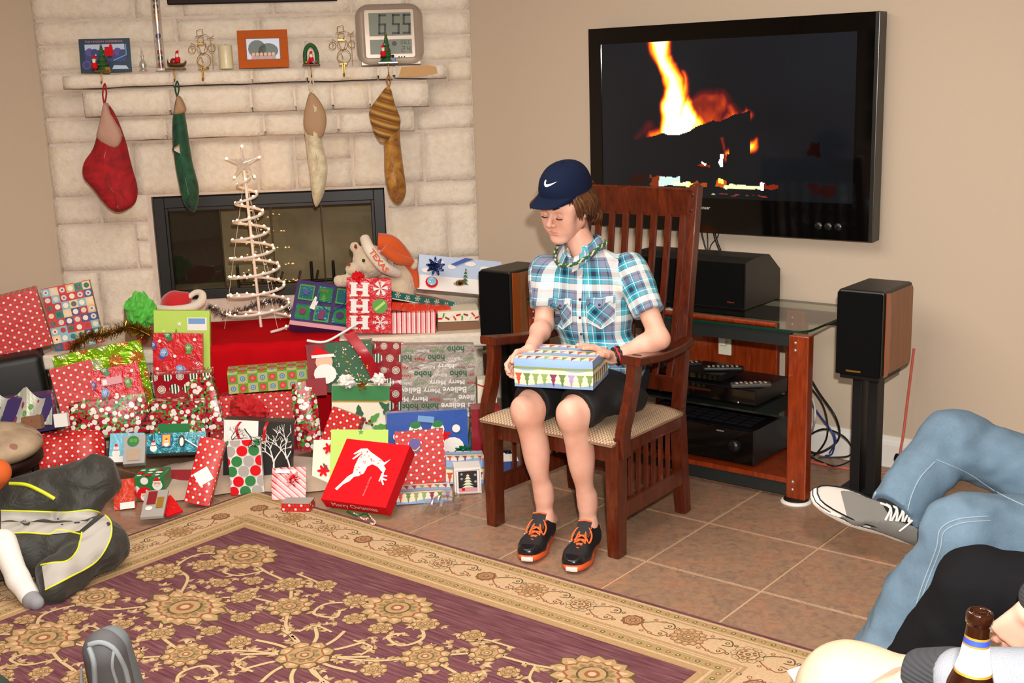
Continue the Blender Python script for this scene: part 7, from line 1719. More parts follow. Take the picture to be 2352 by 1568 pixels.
def santa(t, c, k=1., sack=False):
    b = MB(); b.ball(c + V(0, 0, .018 * k), V(.016, .014, .020) * k, K['red'], 12, 8); b.ball(c + V(0, 0, .002), V(.018, .015, .006) * k, K['black'], 10, 6); b.build('santa_coat', t)
    b = MB(); h_ = c + V(0, 0, .044 * k); b.ball(h_, .0095 * k, K['skin'], 10, 8); b.ball(h_ + FN * .006 * k - V(0, 0, .006 * k), V(.009, .007, .010) * k, K['white'], 10, 8); b.tube([h_ + V(0, 0, .004 * k), h_ + V(0, 0, .005 * k)], .0108 * k, K['white'], n=12); b.tube([h_ + V(0, 0, .005 * k), h_ + V(0, 0, .014 * k), h_ + V(.006, .006, .020) * k], [.0095 * k, .006 * k, .002 * k], K['red'], n=10); b.ball(h_ + V(.007, .007, .021) * k, .0035 * k, K['white'], 6, 5); b.build('santa_head', t)
t, s = holder(236, 'green pine tree and Santa stocking holder above the red stocking', 0); rtree(t, FP(s, .23, MZ + .009), .115, .036); santa(t, FP(s - .035, .25, MZ + .010), 1.1); b = MB(); b.box(FP(s + .02, .25, MZ + .009) - .012, FP(s + .02, .25, MZ + .009) + .014, K['gold'], .002); b.build('parcel', t)
t, s = holder(403, 'Santa in a sleigh stocking holder above the green stocking', 0, .045); santa(t, FP(s + .012, .225, MZ + .03), 1.0)
b = MB(); P = catmull([FP(s - .038, .21, MZ + .05), FP(s - .035, .22, MZ + .020), FP(s, .225, MZ + .012), FP(s + .04, .225, MZ + .016), FP(s + .052, .225, MZ + .032)], 5); b.grid(np.array([[p - FN * .015 + V(0, 0, .018), p - FN * .015, p + FN * .015, p + FN * .015 + V(0, 0, .018)] for p in P]), M_bronze); b.ball(FP(s - .01, .22, MZ + .04), (.018, .016, .018), K['darkred'], 10, 8); b.build('sleigh', t)
for x, label in ((468, 'gold wire snowman stocking holder beside the cream candle'), (790, 'gold wire snowman stocking holder beside the silver clock')):
    t, s = holder(x, label, None, .02, M_brass); b = MB(); wire = lambda pts, cl=False, k=6: b.tube([FP(s + u, .23 + .01 * math.sin(u * 90), MZ + v) for u, v in pts], .0016, M_brass, n=5, closed=cl, smooth_path=k)
    ci = lambda x, y, r, n_=10: [(x + r * math.cos(a), y + r * math.sin(a)) for a in np.linspace(0, 6.283, n_, endpoint=False)]
    wire(ci(.004, .042, .034), True); wire(ci(0, .10, .026), True); wire(ci(-.004, .142, .016), True); wire([(-.03, .158), (.028, .166)], k=0) ; wire([(-.02, .160), (-.022, .188), (.008, .192), (.012, .164)], k=0); wire(ci(-.05, .095, .017), True); wire(ci(.046, .10, .017), True); wire([(.046, 0), (.046, .06), (.044, .15)], k=0); wire([(.03, .16), (.044, .15), (.062, .165)], k=0); wire([(.028, .15), (.044, .145), (.06, .148)], k=0); wire([(-.028, .11), (-.05, .125), (-.045, .09)]); wire([(.0, .03), (-.012, .06), (-.028, .03), (0, .012)]); wire([(-.02, .12), (0, .07), (.02, .115)])
    b.build('wire_snowman', t); b = MB(); fbox(b, s - .022, s + .018, .222, .236, MZ + .118, MZ + .127, M_brass, .001); b.build('scarf', t)
    b = MB(); fbox(b, s - .005, s + .005, .281, .285, MZ - .04, MZ + .0, mat('yellow_brass', '#c9a94a', .3, metal=.6)); b.build('hook_plate', t)
t, s = holder(716, 'fireplace with wreath arch stocking holder above the cream stocking', 0, .042, mat('walnut_base', '#5a3418', .5)); b = MB()
for i in range(15): a = math.pi * i / 14; b.ball(FP(s + .030 * math.cos(a), .22, MZ + .050 + .052 * math.sin(a)), (.011, .011, .011), M_pine, 8, 6)
for sx in (-.030, .030): b.tube([FP(s + sx, .22, MZ + .01), FP(s + sx, .22, MZ + .05)], .010, M_pine, n=8)
b.build('wreath_arch', t); santa(t, FP(s, .232, MZ + .012), .95); b = MB()
for u, c in ((-.024, 'gold'), (.024, 'orangered'), (-.012, 'red'), (.012, 'lblue')): b.ball(FP(s + u, .248, MZ + .018), .007, K[c], 8, 6)
b.ball(FP(s, .22, MZ + .108), (.010, .008, .006), K['darkred'], 8, 6); b.build('toys', t)
t, s = holder(892, 'Christmas tree with Santa train stocking holder in front of the clock', 0, .05, mat('pewter', '#b9b4ac', .4, metal=.5)); rtree(t, FP(s - .005, .24, MZ + .009), .135, .034); santa(t, FP(s - .022, .262, MZ + .030), 1.0); b = MB(); fbox(b, s + .012, s + .040, .24, .26, MZ + .010, MZ + .030, K['navyc'], .002); b.ball(FP(s + .026, .252, MZ + .036), .008, K['black'], 8, 6); b.build('toy_train', t)
# ---- stockings
def f_velvet(n, a, c):
    v = n.vec('Object'); n.color(n.ramp(n.noise(v, 9, 4, .7, .8), [(.35, a), (.6, c)])); n.bump(n.noise(v, 26, 3), .5, .008)
def stocking(name, label, outline_px, off, th, m, fold=0., hook=None, m2=None, cuff_px=None, cl=None, loopm=None, yaw=0):
    """padded body: silhouette outline given in the hanging plane, real thickness th"""
    pts = [at(x, y, off=off) for x, y in outline_px]; c = np.mean(pts, 0); rings = []
    P = np.array(catmull(pts, 4, True)); uv = np.array([[(p - c) @ FE, p[2] - c[2]] for p in P]); zs_ = uv[:, 1]
    ctr_ = np.zeros_like(P)
    for i, p in enumerate(P):   # centre line of the body at this height
        z = zs_[i]; near = np.abs(zs_ - z) < .02; xs_ = uv[near, 0]; m_ = (xs_.min() + xs_.max()) / 2; zz = np.clip(z, zs_.min() + .03, zs_.max() - .03); ctr_[i] = c + FE * m_ + V(0, 0, zz)
    for k, w_ in ((0, 1), (.35, .93), (.7, .72), (.92, .40), (1.0, .0)):
        rings.append([ctr_[i] + (P[i] - ctr_[i]) * w_ + FN * th * k * (1 + fold * nz(*P[i], 14, 3)) for i in range(len(P))])
    G = rings[::-1] + [[p - FN * th * .5 for p in rings[0]]]
    b = MB(); b.grid(np.array(G), m, closed_v=True, flip=True); t = b.build(name, label=label, cat='stocking', origin=c)
    if cuff_px: 
        b = MB(); q = [at(x, y, off=off + th * 1.05) for x, y in cuff_px]; q2 = np.array(catmull(q, 3, True)); cc = q2.mean(0); b.grid(np.array([q2 - FN * th * 1.3, cc + (q2 - cc) * 1.01 - FN * th * .25, cc + (q2 - cc) * .9, cc + (q2 - cc) * .5 + FN * .006, cc + (q2 - cc) * .01 + FN * .008]), cl, closed_v=True); b.build('cuff', t)
    if hook:
        h_ = FP((at(hook[0], 160, off=.29) - Q0) @ FE, .295, MZ - .052); e = at(hook[1], hook[2], off=off + th * .4); b = MB()
        b.tube([e, h_ * .5 + e * .5 - FE * .009, h_ + V(0, 0, -.004), h_ * .5 + e * .5 + FE * .009, e], .0042, loopm or m, n=6, smooth_path=5); b.build('hanging_loop', t)
    return t
M_rv = mat('red_velvet', '#9c0a14', .85, fn=lambda n: f_velvet(n, '#7c0810', '#b00f1a')); M_gv = mat('green_velvet', '#0b3a24', .75, sheen=.08, fn=lambda n: f_velvet(n, '#05281a', '#0f5434')); M_cv = mat('cream_brocade', '#cdbd96', .5, sheen=.3, fn=lambda n: f_velvet(n, '#b5a580', '#ddd0ae')); M_ov = mat('gold_crushed_velvet', '#9a6018', .5, sheen=.1, fn=lambda n: f_velvet(n, '#7a430a', '#b98432')); M_satin = mat('tan_satin', '#a98662', .7, bump=(30, .5, .006)); M_pinkc = mat('pink_beige_satin', '#b98f7c', .8, bump=(30, .5, .006))
stocking('christmas_stocking', 'red velvet stocking with a pinkish cuff hanging at the left', [(241, 240), (262, 262), (285, 320), (300, 380), (314, 435), (306, 470), (275, 487), (248, 475), (215, 435), (192, 408), (192, 375), (214, 340), (228, 290)], .29, .055, M_rv, .2, (238, 240, 240), cuff_px=[(238, 236), (252, 262), (276, 312), (262, 340), (222, 318), (228, 280)], cl=M_pinkc)
stocking('christmas_stocking', 'dark green velvet stocking with a tan top hanging beside the tree', [(407, 222), (418, 240), (428, 290), (440, 370), (455, 430), (453, 470), (444, 487), (422, 465), (410, 420), (402, 375), (397, 330), (396, 285), (400, 250)], .29, .045, M_gv, .4, (405, 407, 222), cuff_px=[(407, 220), (417, 232), (424, 254), (411, 262), (399, 262), (402, 240)], cl=M_satin)
stocking('christmas_stocking', 'cream brocade stocking with a satin cuff hanging over the fireplace door', [(714, 215), (735, 240), (748, 270), (740, 320), (748, 360), (752, 390), (745, 440), (728, 475), (718, 455), (712, 400), (703, 330), (698, 280), (704, 240)], .29, .04, M_cv, .5, (716, 714, 217), cuff_px=[(714, 212), (736, 236), (749, 270), (744, 305), (730, 320), (706, 308), (697, 280), (703, 238)], cl=M_satin, loopm=M_cv)
stocking('christmas_stocking', 'gold crushed-velvet stocking with a gathered cuff hanging at the right', [(893, 200), (906, 240), (918, 275), (919, 320), (926, 380), (933, 440), (918, 468), (897, 455), (884, 400), (882, 330), (868, 300), (848, 262), (862, 232)], .29, .045, M_ov, .5, (892, 893, 202), cuff_px=[(893, 198), (907, 240), (920, 276), (912, 300), (886, 326), (868, 318), (848, 262), (866, 228)], cl=mat('gold_gathered_cuff', '#a8762a', .5, sheen=.1, fn=lambda n: (lambda o: (n.color(n.ramp(((o[0] * 60. + o[2] * 130.).sin() * .5 + .5), [(.2, '#8a5516'), (.8, '#b98a40')])), n.bump((o[0] * 60. + o[2] * 130.).sin(), .9, .01)))(n.sep(n.vec('Object')))))
# ================================================================= the rug
RX0, RX1, RY0, RY1, RZ = -1.81, .90, -4.45, -.763, .010
def f_fieldc(n):
    o = n.sep(n.vec('Object')); a = n.noise(n.comb(o[0] * 3., o[1] * 42., 0.), 2.2, 4, .6); n.color(n.ramp(a, [(.32, '#563339'), (.55, '#71484d'), (.75, '#876062')])); n.bump(n.noise(n.vec('Object'), 320, 2), .35, .002)
def rugmat(nm, c, d=14): 
    def f(n):
        k = n.noise(n.vec('Object'), 120, 3, .7); h = lin(c); g_ = tuple(min(1, x * 1.30) for x in h); l_ = tuple(x * .68 for x in h); n.color(n.mix(k, l_, g_)); n.bump(n.noise(n.vec('Object'), 320, 2), .35, .002)
    return mat(nm, c, .95, spec=.05, fn=f)
RF = mat('rug_plum_wool', '#663238', .95, spec=.05, fn=f_fieldc); RT_, RL, RO, RR, RG, RB = rugmat('rug_tan', '#ac8c64'), rugmat('rug_light', '#c4a682'), rugmat('rug_olive', '#897450'), rugmat('rug_rust', '#8f5c40'), rugmat('rug_dark_olive', '#635136'), rugmat('rug_stripe', '#a48c60')
b = MB(); b.box((RX0, RY0, 0), (RX1, RY1, RZ), RF, .003); rug = b.build('rug', label='large plum and tan oriental floral rug on the tile floor', cat='rug', origin=V(-.45, -2.6, 0))
class Lay:
    def __init__(s): s.b = MB(); s.n = 0
    def p(s, q, m, l):
        a = sum(q[i][0] * q[(i + 1) % len(q)][1] - q[(i + 1) % len(q)][0] * q[i][1] for i in range(len(q)))
        if a < 0: q = q[::-1]
        s.n = (s.n * 17 + 5) % 101; z = RZ + .0003 + l * .00022 + s.n * 1.6e-6; s.b.face([(x, y, z) for x, y in q], m)
    def rec(s, x0, y0, x1, y1, m, l): s.p(rect(x0, y0, x1, y1), m, l)
L = Lay(); CX = -.455
def frame_(d0, d1, m, l):
    a0, a1, c0, c1 = RX0 + d0, RX1 - d0, RY0 + d0, RY1 - d0; w_ = d1 - d0
    L.rec(a0, c1 - w_, a1, c1, m, l); L.rec(a0, c0, a1, c0 + w_, m, l); L.rec(a0, c0 + w_, a0 + w_, c1 - w_, m, l); L.rec(a1 - w_, c0 + w_, a1, c1 - w_, m, l)
frame_(.018, .325, RT_, 0)
for d0, d1, m in ((.022, .030, RL), (.030, .062, RB), (.062, .070, RL), (.072, .076, RT_), (.078, .215, RL), (.220, .228, RT_), (.228, .234, RL), (.238, .246, RL), (.250, .285, RB), (.288, .298, RL), (.305, .322, RT_)): frame_(d0, d1, m, 1)
def flower(x, y, r, k=12, a0=0., sq=1., l=2, cols=None):
    r = r * (1.0 if cols is None else 1)
    ca = cols or (RG, RT_, RL, RR, RO)
    def pet(n_, rr, wd, m, ll, off=0.):
        for i in range(n_):
            a = a0 + off + 2 * math.pi * i / n_; q = [(rr * .25, 0), (rr * .6, wd * .8), (rr * .88, wd), (rr, wd * .35), (rr * 1.06, 0), (rr, -wd * .35), (rr * .88, -wd), (rr * .6, -wd * .8)]
            q = [(u * sq ** abs(math.sin(a)), v) for u, v in q]; L.p(rot2(q, x, y, a), m, ll)
    pet(k, r * 1.05, r * 2.9 / k, ca[0], l); pet(k, r, r * 2.3 / k, ca[1], l + 1); pet(k, r * .86, r * 1.1 / k, ca[2], l + 2); pet(k, r * .70, r * 2.4 / k, ca[3], l + 3, math.pi / k); pet(k, r * .64, r * 1.9 / k, ca[1], l + 4, math.pi / k); pet(k, r * .56, r * 1.1 / k, ca[4], l + 4.5, math.pi / k)
    L.p(circ(x, y, r * .36, 14), ca[0], l + 5); L.p(circ(x, y, r * .31, 14), ca[1], l + 6); L.p(circ(x, y, r * .18, 10), ca[3], l + 7); L.p(circ(x, y, r * .10, 8), ca[2], l + 8)
def vine(pts, w_=.011, m=None, l=1, leaves=True):
    for q in ribbon(pts, w_ + .006, 6): L.p(q, RG, l)
    for q in ribbon(pts, w_, 6): L.p(q, m or RL, l + 1)
    if leaves:
        P = catmull([np.array(p, float) for p in pts], 4)
        for i in range(1, len(P) - 1, 2):
            d = P[i + 1] - P[i - 1]; a = math.atan2(d[1], d[0]) + (1 if i % 4 < 2 else -1) * .8; rr = .035
            for s_, m_, ll in ((1.15, RG, l), (1., RT_, l + 1), (.5, RL, l + 2)): L.p(rot2([(0, 0), (rr * .4, rr * .28), (rr, 0), (rr * .4, -rr * .28)], P[i][0], P[i][1], a, s_), m_, ll)
def inb(x, y): return RX0 + .34 < x < RX1 - .34 and RY0 + .34 < y < RY1 - .33
PER = .82
for row in range(4):
    cy = -1.69 - PER * row
    for i in range(12): a = i * math.pi / 6; vine([(CX + .03 * math.cos(a), cy + .03 * math.sin(a)), (CX + .12 * math.cos(a), cy + .12 * math.sin(a)), (CX + .21 * math.cos(a + .1), cy + .19 * math.sin(a + .1))], .012, RL, 1, False)
    flower(CX, cy, .085, 8, .2, l=4)
    for sx in (-1, 1):
        X_ = lambda dx: CX + sx * dx
        flower(X_(.60), cy, .165, 16, 0, .72); flower(X_(.93), cy - .13, .095, 12, .1, .8); flower(X_(.93), cy + .13, .08, 10)
        for sy in (-1, 1):
            if row == 0 and sy == 1 and False: continue
            Y_ = lambda dy: cy + sy * dy
            vine([(X_(.05), Y_(.03)), (X_(.20), Y_(.10)), (X_(.31), Y_(.21)), (X_(.45), Y_(.33)), (X_(.62), Y_(.36)), (X_(.78), Y_(.41))]); vine([(X_(.60), Y_(.08)), (X_(.50), Y_(.17)), (X_(.38), Y_(.20)), (X_(.31), Y_(.21))])
            vine([(X_(.70), Y_(.05)), (X_(.80), Y_(.16)), (X_(.92), Y_(.20)), (X_(.95), Y_(.32)), (X_(.84), Y_(.40))]); vine([(X_(0), Y_(.40)), (X_(.12), Y_(.37)), (X_(.22), Y_(.30)), (X_(.20), Y_(.22)), (X_(.12), Y_(.24)), (X_(.15), Y_(.29))])
            vine([(X_(.05), Y_(.16)), (X_(.13), Y_(.16)), (X_(.14), Y_(.10))], .009); vine([(X_(.62), Y_(.36)), (X_(.66), Y_(.28)), (X_(.74), Y_(.27)), (X_(.73), Y_(.33))], .009); vine([(X_(.31), Y_(.36)), (X_(.38), Y_(.40)), (X_(.50), Y_(.41))], .009)
            for x, y, r, k in ((.31, .21, .075, 10), (.45, .335, .055, 8), (.16, .375, .045, 8), (.50, .17, .045, 8), (.24, .06, .040, 7), (.38, .06, .035, 6), (.84, .27, .05, 8), (.06, .27, .04, 7), (.66, .20, .035, 6), (.34, .40, .04, 6), (.58, .28, .035, 6), (.97, .37, .035, 6)): flower(X_(x), Y_(y), r, k, x * 9)
    rr_ = random.Random(row)
    for _ in range(90):
        x, y, a, s_ = rr_.uniform(.08, .98), rr_.uniform(.03, .40), rr_.random() * 6.3, rr_.uniform(.016, .030)
        for sx in (-1, 1):
            for sy in (-1, 1):
                for j in range(3): L.p([(CX + sx * u, cy + sy * v) for u, v in rot2([(0, 0), (s_ * .5, s_ * .35), (s_ * 1.3, 0), (s_ * .5, -s_ * .35)], x, y, a + (j - 1) * .9)], (RT_, RL, RB)[j], .5 + j * .1)
    for dx in (0,): flower(CX, cy + PER / 2, .13, 14, 0, .85)
    for sx in (-1, 1): flower(CX + sx * .79, cy + PER / 2, .135, 14, .2, .8)
# border: palmettes, rosettes and scrolls on the light band
def border(fr, n_):
    for i in range(n_):
        t = (i + .5) * .205; x, y = fr(t); k = i % 3
        if k == 0: flower(x, y, .036, 10, cols=(RG, RR, RR, RL, RT_))
        elif k == 1: flower(x, y, .055, 12, .3, cols=(RR, RT_, RL, RR, RO))
        else: flower(x, y, .05, 9, .6, cols=(RO, RL, RT_, RG, RR))
        for s_ in (-1, 1):
            q = [fr(t + .03, 0), fr(t + .07, s_ * .035), fr(t + .12, s_ * .05), fr(t + .14, s_ * .02), fr(t + .11, s_ * .01)]
            for r_ in ribbon(q, .005, 5): L.p(r_, RR if s_ > 0 else RG, 2)
            for u in (.06, .09, .12, .15): cx_, cy_ = fr(t + u, s_ * (.045 if u < .1 else .03)); L.p(circ(cx_, cy_, .008, 6), RR if u < .1 else RG, 3); L.p(circ(cx_, cy_, .004, 5), RL, 4)
        for u in np.arange(0, .2, .034):
            for d_ in (.046 - .147, .268 - .147): cx_, cy_ = fr(t + u, d_); L.p(circ(cx_, cy_, .009, 6), RG if int(u * 90) % 2 else RR, 2); L.p(circ(cx_ , cy_, .005, 5), RL, 3)
border(lambda t, d=0.: (RX0 + .1 + t, RY1 - .147 - d), 12); border(lambda t, d=0.: (RX0 + .147 + d, RY1 - .2 - t), 16); border(lambda t, d=0.: (RX1 - .147 - d, RY1 - .2 - t), 16)
for x0, y0, x1, y1 in ((RX0 + .325, RY1 - .335, RX1 - .325, RY1 - .325),): pass
L.b.build('woven_pattern', rug, label='tan, rust and olive flowers and border bands', kind='stuff')
# ================================================================= people at the edges of the picture
def f_denim(n):
    v = n.vec('Object'); a = n.noise(v, 5, 4, .6); b_ = n.noise(v, 160, 3, .8, 1.5); n.color(n.mix(b_ * .5, n.ramp(a, [(.3, '#43586a'), (.55, '#587083'), (.75, '#708799')]), lin('#8296a4'))); n.bump(n.noise(v, 10, 3) + b_ * .1, .4, .012)
M_denim = mat('faded_denim', '#5f7f9c', .85, spec=.15, fn=f_denim); M_thread = mat('denim_seam', '#8b9ca6', .8); M_black = mat('black_trouser_cloth', '#151517', .9, spec=.1, fn=f_blk); M_beige = mat('beige_chino_cloth', '#c2ae90', .85, fn=lambda n: n.bump(n.noise(n.vec('Object'), 9, 2), .4, .02))
M_rib = mat('charcoal_rib_knit', '#2f3034', .95, fn=lambda n: n.bump((n.sep(n.vec('Object'))[2] * 900.).sin(), .4, .002)); M_gk = mat('grey_knit', '#84888f', .95, bump=(300, .5, .002)); M_sock = mat('black_sock', '#0c0c0d', .95)
P_ = lambda x, y, D: at(x, y, D=D)
def body_part(par, name, m, caps, lo_hi=None, h=.0075, fold=.005, label=None, cuts=(), sm_=2, ells=()):
    pts = np.array([c[0] for c in caps] + [c[1] for c in caps]); rmax = max(max(c[2], c[3]) for c in caps) + .03
    S = SDF(pts.min(0) - rmax, pts.max(0) + rmax, h)
    for c in caps: S.cap(c[0], c[1], c[2], c[3], k=c[4] if len(c) > 4 else .03)
    if fold: S.ripple(lambda x, y, z: (fold * rng(x, y, z, (11, 11, 11), 3) + fold * .6 * rng(x, y, z, (24, 20, 26), 7)).astype(np.float32))
    for o_, n_ in cuts: S.cut_local(o_, n_, .16)
    v_, f_ = S.mesh(); v_ = smooth_mesh(v_, f_, sm_); o = np_obj(name, v_, f_, m, parent=par, label=label); return o, v_, f_
def surf(v_, f_): return BVHTree.FromPolygons([tuple(p) for p in v_], [tuple(int(i) for i in f) for f in f_])
def onto(bv, x, y, out=.003, D=3.):
    d = unit(ray(x, y)); h_ = bv.ray_cast(Vector(CAM), Vector(d)); return np.array(h_[0]) - d * out if h_[0] is not None else None
def seam(bv, pts, r, m, par, name='seam'):
    q = [np.array(p, float) for p in pts]; q = catmull(q, 8); P = [p for p in (onto(bv, *c, r * .6) for c in q) if p is not None]; b = MB()
    if len(P) > 2: b.tube(P, r, m, n=5); b.build(name, par)
# --- jeans with crossed legs
je = thing('person', V(1.75, -.75, 0), 'person in faded blue jeans sitting at the right with one leg crossed over the other', 'person')
k1, a1, h1 = P_(2188, 1012, 3.2), P_(2052, 1172, 3.12), P_(2620, 1190, 3.12); k2, a2, h2 = P_(2205, 1222, 2.95), at(1975, 1610, Z=.10), P_(2640, 1250, 3.0)
o, v_, f_ = body_part(je, 'jeans', M_denim, [(h2, k2, .105, .092), (k2, k2 * .45 + a2 * .55, .092, .088), (k2 * .45 + a2 * .55, a2, .088, .085, .02), (h1, k1, .108, .078, .02), (k1, a1, .082, .072, .03), (h1, h2, .12, .12, .05)], fold=.010, cuts=[(a1 + unit(a1 - k1) * .005, a1 - k1)])
bv = surf(v_, f_); seam(bv, [(2352, 1160), (2290, 1130), (2220, 1085), (2150, 1055)], .0016, M_thread, o); seam(bv, [(2148, 1060), (2115, 1095), (2095, 1135), (2085, 1172)], .0016, M_thread, o)
seam(bv, [(2270, 1185), (2200, 1192), (2160, 1215), (2150, 1260), (2120, 1340), (2105, 1385)], .0016, M_thread, o); seam(bv, [(2275, 1195), (2208, 1201), (2168, 1222), (2159, 1262), (2128, 1342), (2112, 1390)], .0014, M_thread, o); seam(bv, [(2012, 1130), (2004, 1155), (2020, 1175), (2050, 1192), (2078, 1200)], .003, M_thread, o, 'cuff_hem')
# sneaker, its own frame: toe to heel along the crossed foot
toe, heel = P_(1868, 1150, 3.02), P_(2112, 1240, 3.20); fv = unit(toe - heel); fw_ = V(0, 0, 1) - fv * fv[2]; fw_ = fw_ * .72 - FW * .70; fw_ = unit(fw_ - fv * (fw_ @ fv)); fu = np.cross(fv, fw_); FL_ = np.linalg.norm(toe - heel) + .02
F = Fr(heel - fv * .01, fu, fv, fw_); sn = thing('sneaker', F(0, .12, 0), 'grey canvas sneaker with white toe cap on the crossed foot', 'shoe'); M_canv = mat('grey_canvas', '#77736d', .9, bump=(500, .3, .001)); M_rub = mat('white_rubber_sole', '#dcd5ca', .55)
ol = outline(FL_, .100); b = MB(); P = [[F(u * s, (v - FL_ / 2) * s + FL_ / 2, z) for s, z in ((.96, 0), (1.03, .006), (1.05, .018), (1.03, .030))] for u, v in ol]; b.grid(np.array(P), M_rub, closed_u=True); b.face([p[0] for p in P], mat('brown_outsole', '#8a6b50', .7)); b.face([p[-1] for p in P][::-1], M_rub); b.tube([p[3] + F.w * .001 for p in P], .0022, M_cable, n=5, closed=True); b.tube([p[2] + (p[2] - p[1]) * .1 for p in P], .0015, M_cable, n=5, closed=True); b.build('sole', sn)
S = SDF(F(0, FL_ / 2, .05) - .2, F(0, FL_ / 2, .05) + .2, .0045); S.cap(F(0, .05, .03), F(0, FL_ * .7, .026), .038, .041, k=.02); S.cap(F(0, FL_ * .7, .026), F(0, FL_ - .045, .022), .042, .040, k=.02); S.cap(F(0, .05, .03), F(0, .055, .075), .036, .034, k=.02); S.cap(F(0, .09, .05), F(0, .15, .062), .036, .028, k=.03)
S.cap(F(0, .065, .14), F(0, .075, .055), .034, .029, op='sub', k=.004); S.cut(F(0, 0, .012), -F.w); S.cut(F(0, .05, .086), F.w + F.v * .2); v_, f_ = S.mesh(); v_ = smooth_mesh(v_, f_, 1); c_ = (v_[f_].mean(1) - F.o); yy = c_ @ F.v + .35 * np.abs(c_ @ F.u)
np_obj('upper', v_, f_, [M_canv, M_rub], np.where(yy > FL_ * .86, 1, 0), parent=sn, label='grey canvas upper with white rubber toe cap')
b = MB(); top = lambda v: .107 - (v - .115) * .40
for i in range(6):
    v = .118 + i * .016; w_ = .026
    for s in (-1, 1): b.tube([F(-s * w_, v, top(v) - .016), F(0, v + .006, top(v) + .001), F(s * w_, v + .012, top(v + .012) - .016)], .0033, M_wh, n=5, smooth_path=3)
b.tube([F(0, .12, .098), F(.03, .14, .085), F(.045, .13, .055), F(.03, .12, .08)], .003, M_wh, n=5, smooth_path=5); b.tube([F(0, .12, .098), F(-.03, .15, .08), F(-.042, .16, .05)], .003, M_wh, n=5, smooth_path=5); b.build('laces', sn, kind='stuff')
body_part(je, 'sock', M_sock, [(a1, F(0, .07, .065), .050, .036, .02), (F(0, .07, .065), F(0, .12, .045), .034, .026, .02)], fold=0, h=.006)
b = MB(); ft = at(1985, 1610, Z=.0); b.box(ft + V(-.16, -.05, 0), ft + V(.13, .05, .07), M_canv, .03, seg=3); b.build('far_shoe', je)
# --- black trousers with a hand on the thigh
bl_ = thing('person', V(1.85, -1.4, 0), 'person in black trousers at the right edge with a hand resting on the thigh', 'person')
kb, ab, hb2 = P_(2238, 1345, 2.6), at(1955, 1730, Z=.10), P_(2700, 1390, 2.45)
body_part(bl_, 'trousers', M_black, [(hb2, kb, .115, .078, .03), (kb, ab, .080, .062, .04), (hb2, hb2 + V(.1, .2, 0), .11, .11, .03)], fold=.009); wv = P_(2372, 1408, 2.30); S = SDF(wv - .2, wv + .2, .0042); S.cap(P_(2480, 1330, 2.28), wv, .036, .028, k=.01)
tp = hand(S, wv, P_(2310, 1470, 2.36) - wv, FW + V(0, 0, -.6), 1, [(.45, .35, .25), (.4, .4, .25), (.35, .4, .25), (.35, .35, .25)], th=(.4, .3), sc=1.0); v_, f_ = S.mesh(); np_obj('hand', smooth_mesh(v_, f_, 1), f_, M_skin, parent=bl_)
body_part(bl_, 'sleeve', M_rib, [(P_(2560, 1270, 2.26), P_(2392, 1375, 2.29), .055, .040, .02)], fold=.003, h=.006)
# --- beige trousers, dark cuff and grey knit sleeve
be = thing('person', V(1.9, -2.05, 0), 'person in beige trousers and a grey knit sleeve at the bottom right corner', 'person')
kg, ag, hg = P_(1948, 1588, 2.05), at(1700, 2050, Z=.1), P_(2560, 1720, 1.85)
body_part(be, 'trousers', M_beige, [(hg, kg, .105, .076, .03), (kg, ag, .078, .060, .04), (hg, hg + V(.1, .2, 0), .11, .11, .03)], fold=.003); wv = P_(2112, 1552, 1.80); S = SDF(wv - .2, wv + .2, .004); S.cap(P_(2200, 1560, 1.74), wv, .032, .027, k=.01)
hand(S, wv, P_(2020, 1572, 1.88) - wv, FW * .3 + V(0, 0, -1.), 1, [(.25, .3, .2), (.3, .35, .2), (.3, .4, .2), (.35, .4, .2)], th=(.2, .1), sc=1.0); v_, f_ = S.mesh(); np_obj('hand', smooth_mesh(v_, f_, 1), f_, M_skin, parent=be)
body_part(be, 'cuff', M_rib, [(P_(2190, 1548, 1.74), P_(2122, 1548, 1.79), .040, .039, .01)], fold=.0, h=.005, cuts=[(P_(2100, 1548, 1.80), P_(2100, 1548, 1.80) - P_(2190, 1548, 1.74))]); body_part(be, 'sleeve', M_gk, [(P_(2420, 1585, 1.60), P_(2212, 1556, 1.72), .056, .045, .02)], fold=.003, h=.006, cuts=[(P_(2178, 1552, 1.745), P_(2178, 1552, 1.745) - P_(2290, 1560, 1.68))])
b = MB(); q = [P_(x, y, 2.15) for x, y in ((1815, 1550), (1862, 1535), (1870, 1552), (1828, 1572))]; b.grid(np.array([q, [p + FW * .03 for p in q]]), M_rub, closed_v=True); b.face(q[::-1], M_rub); b.build('shoe_edge', be)
# sofa seat out of frame that carries the three
M_sofa = mat('brown_sofa_cloth', '#5a4636', .9, bump=(200, .4, .003)); so = thing('sofa', V(2.3, -1.6, 0), 'brown sofa just outside the right edge under the three seated people', 'sofa'); b = MB(); b.box((1.98, -3.0, .10), (2.85, -.35, .40), M_sofa, .04, seg=3); b.build('base', so)
for i in range(3): b = MB(); b.box((1.96, -2.98 + .88 * i, .40), (2.65, -2.12 + .88 * i, .50), M_sofa, .04, seg=3); b.build('seat_cushion', so)
b = MB(); b.box((2.62, -3.0, .4), (2.9, -.35, .95), M_sofa, .06, seg=3); b.build('back', so)
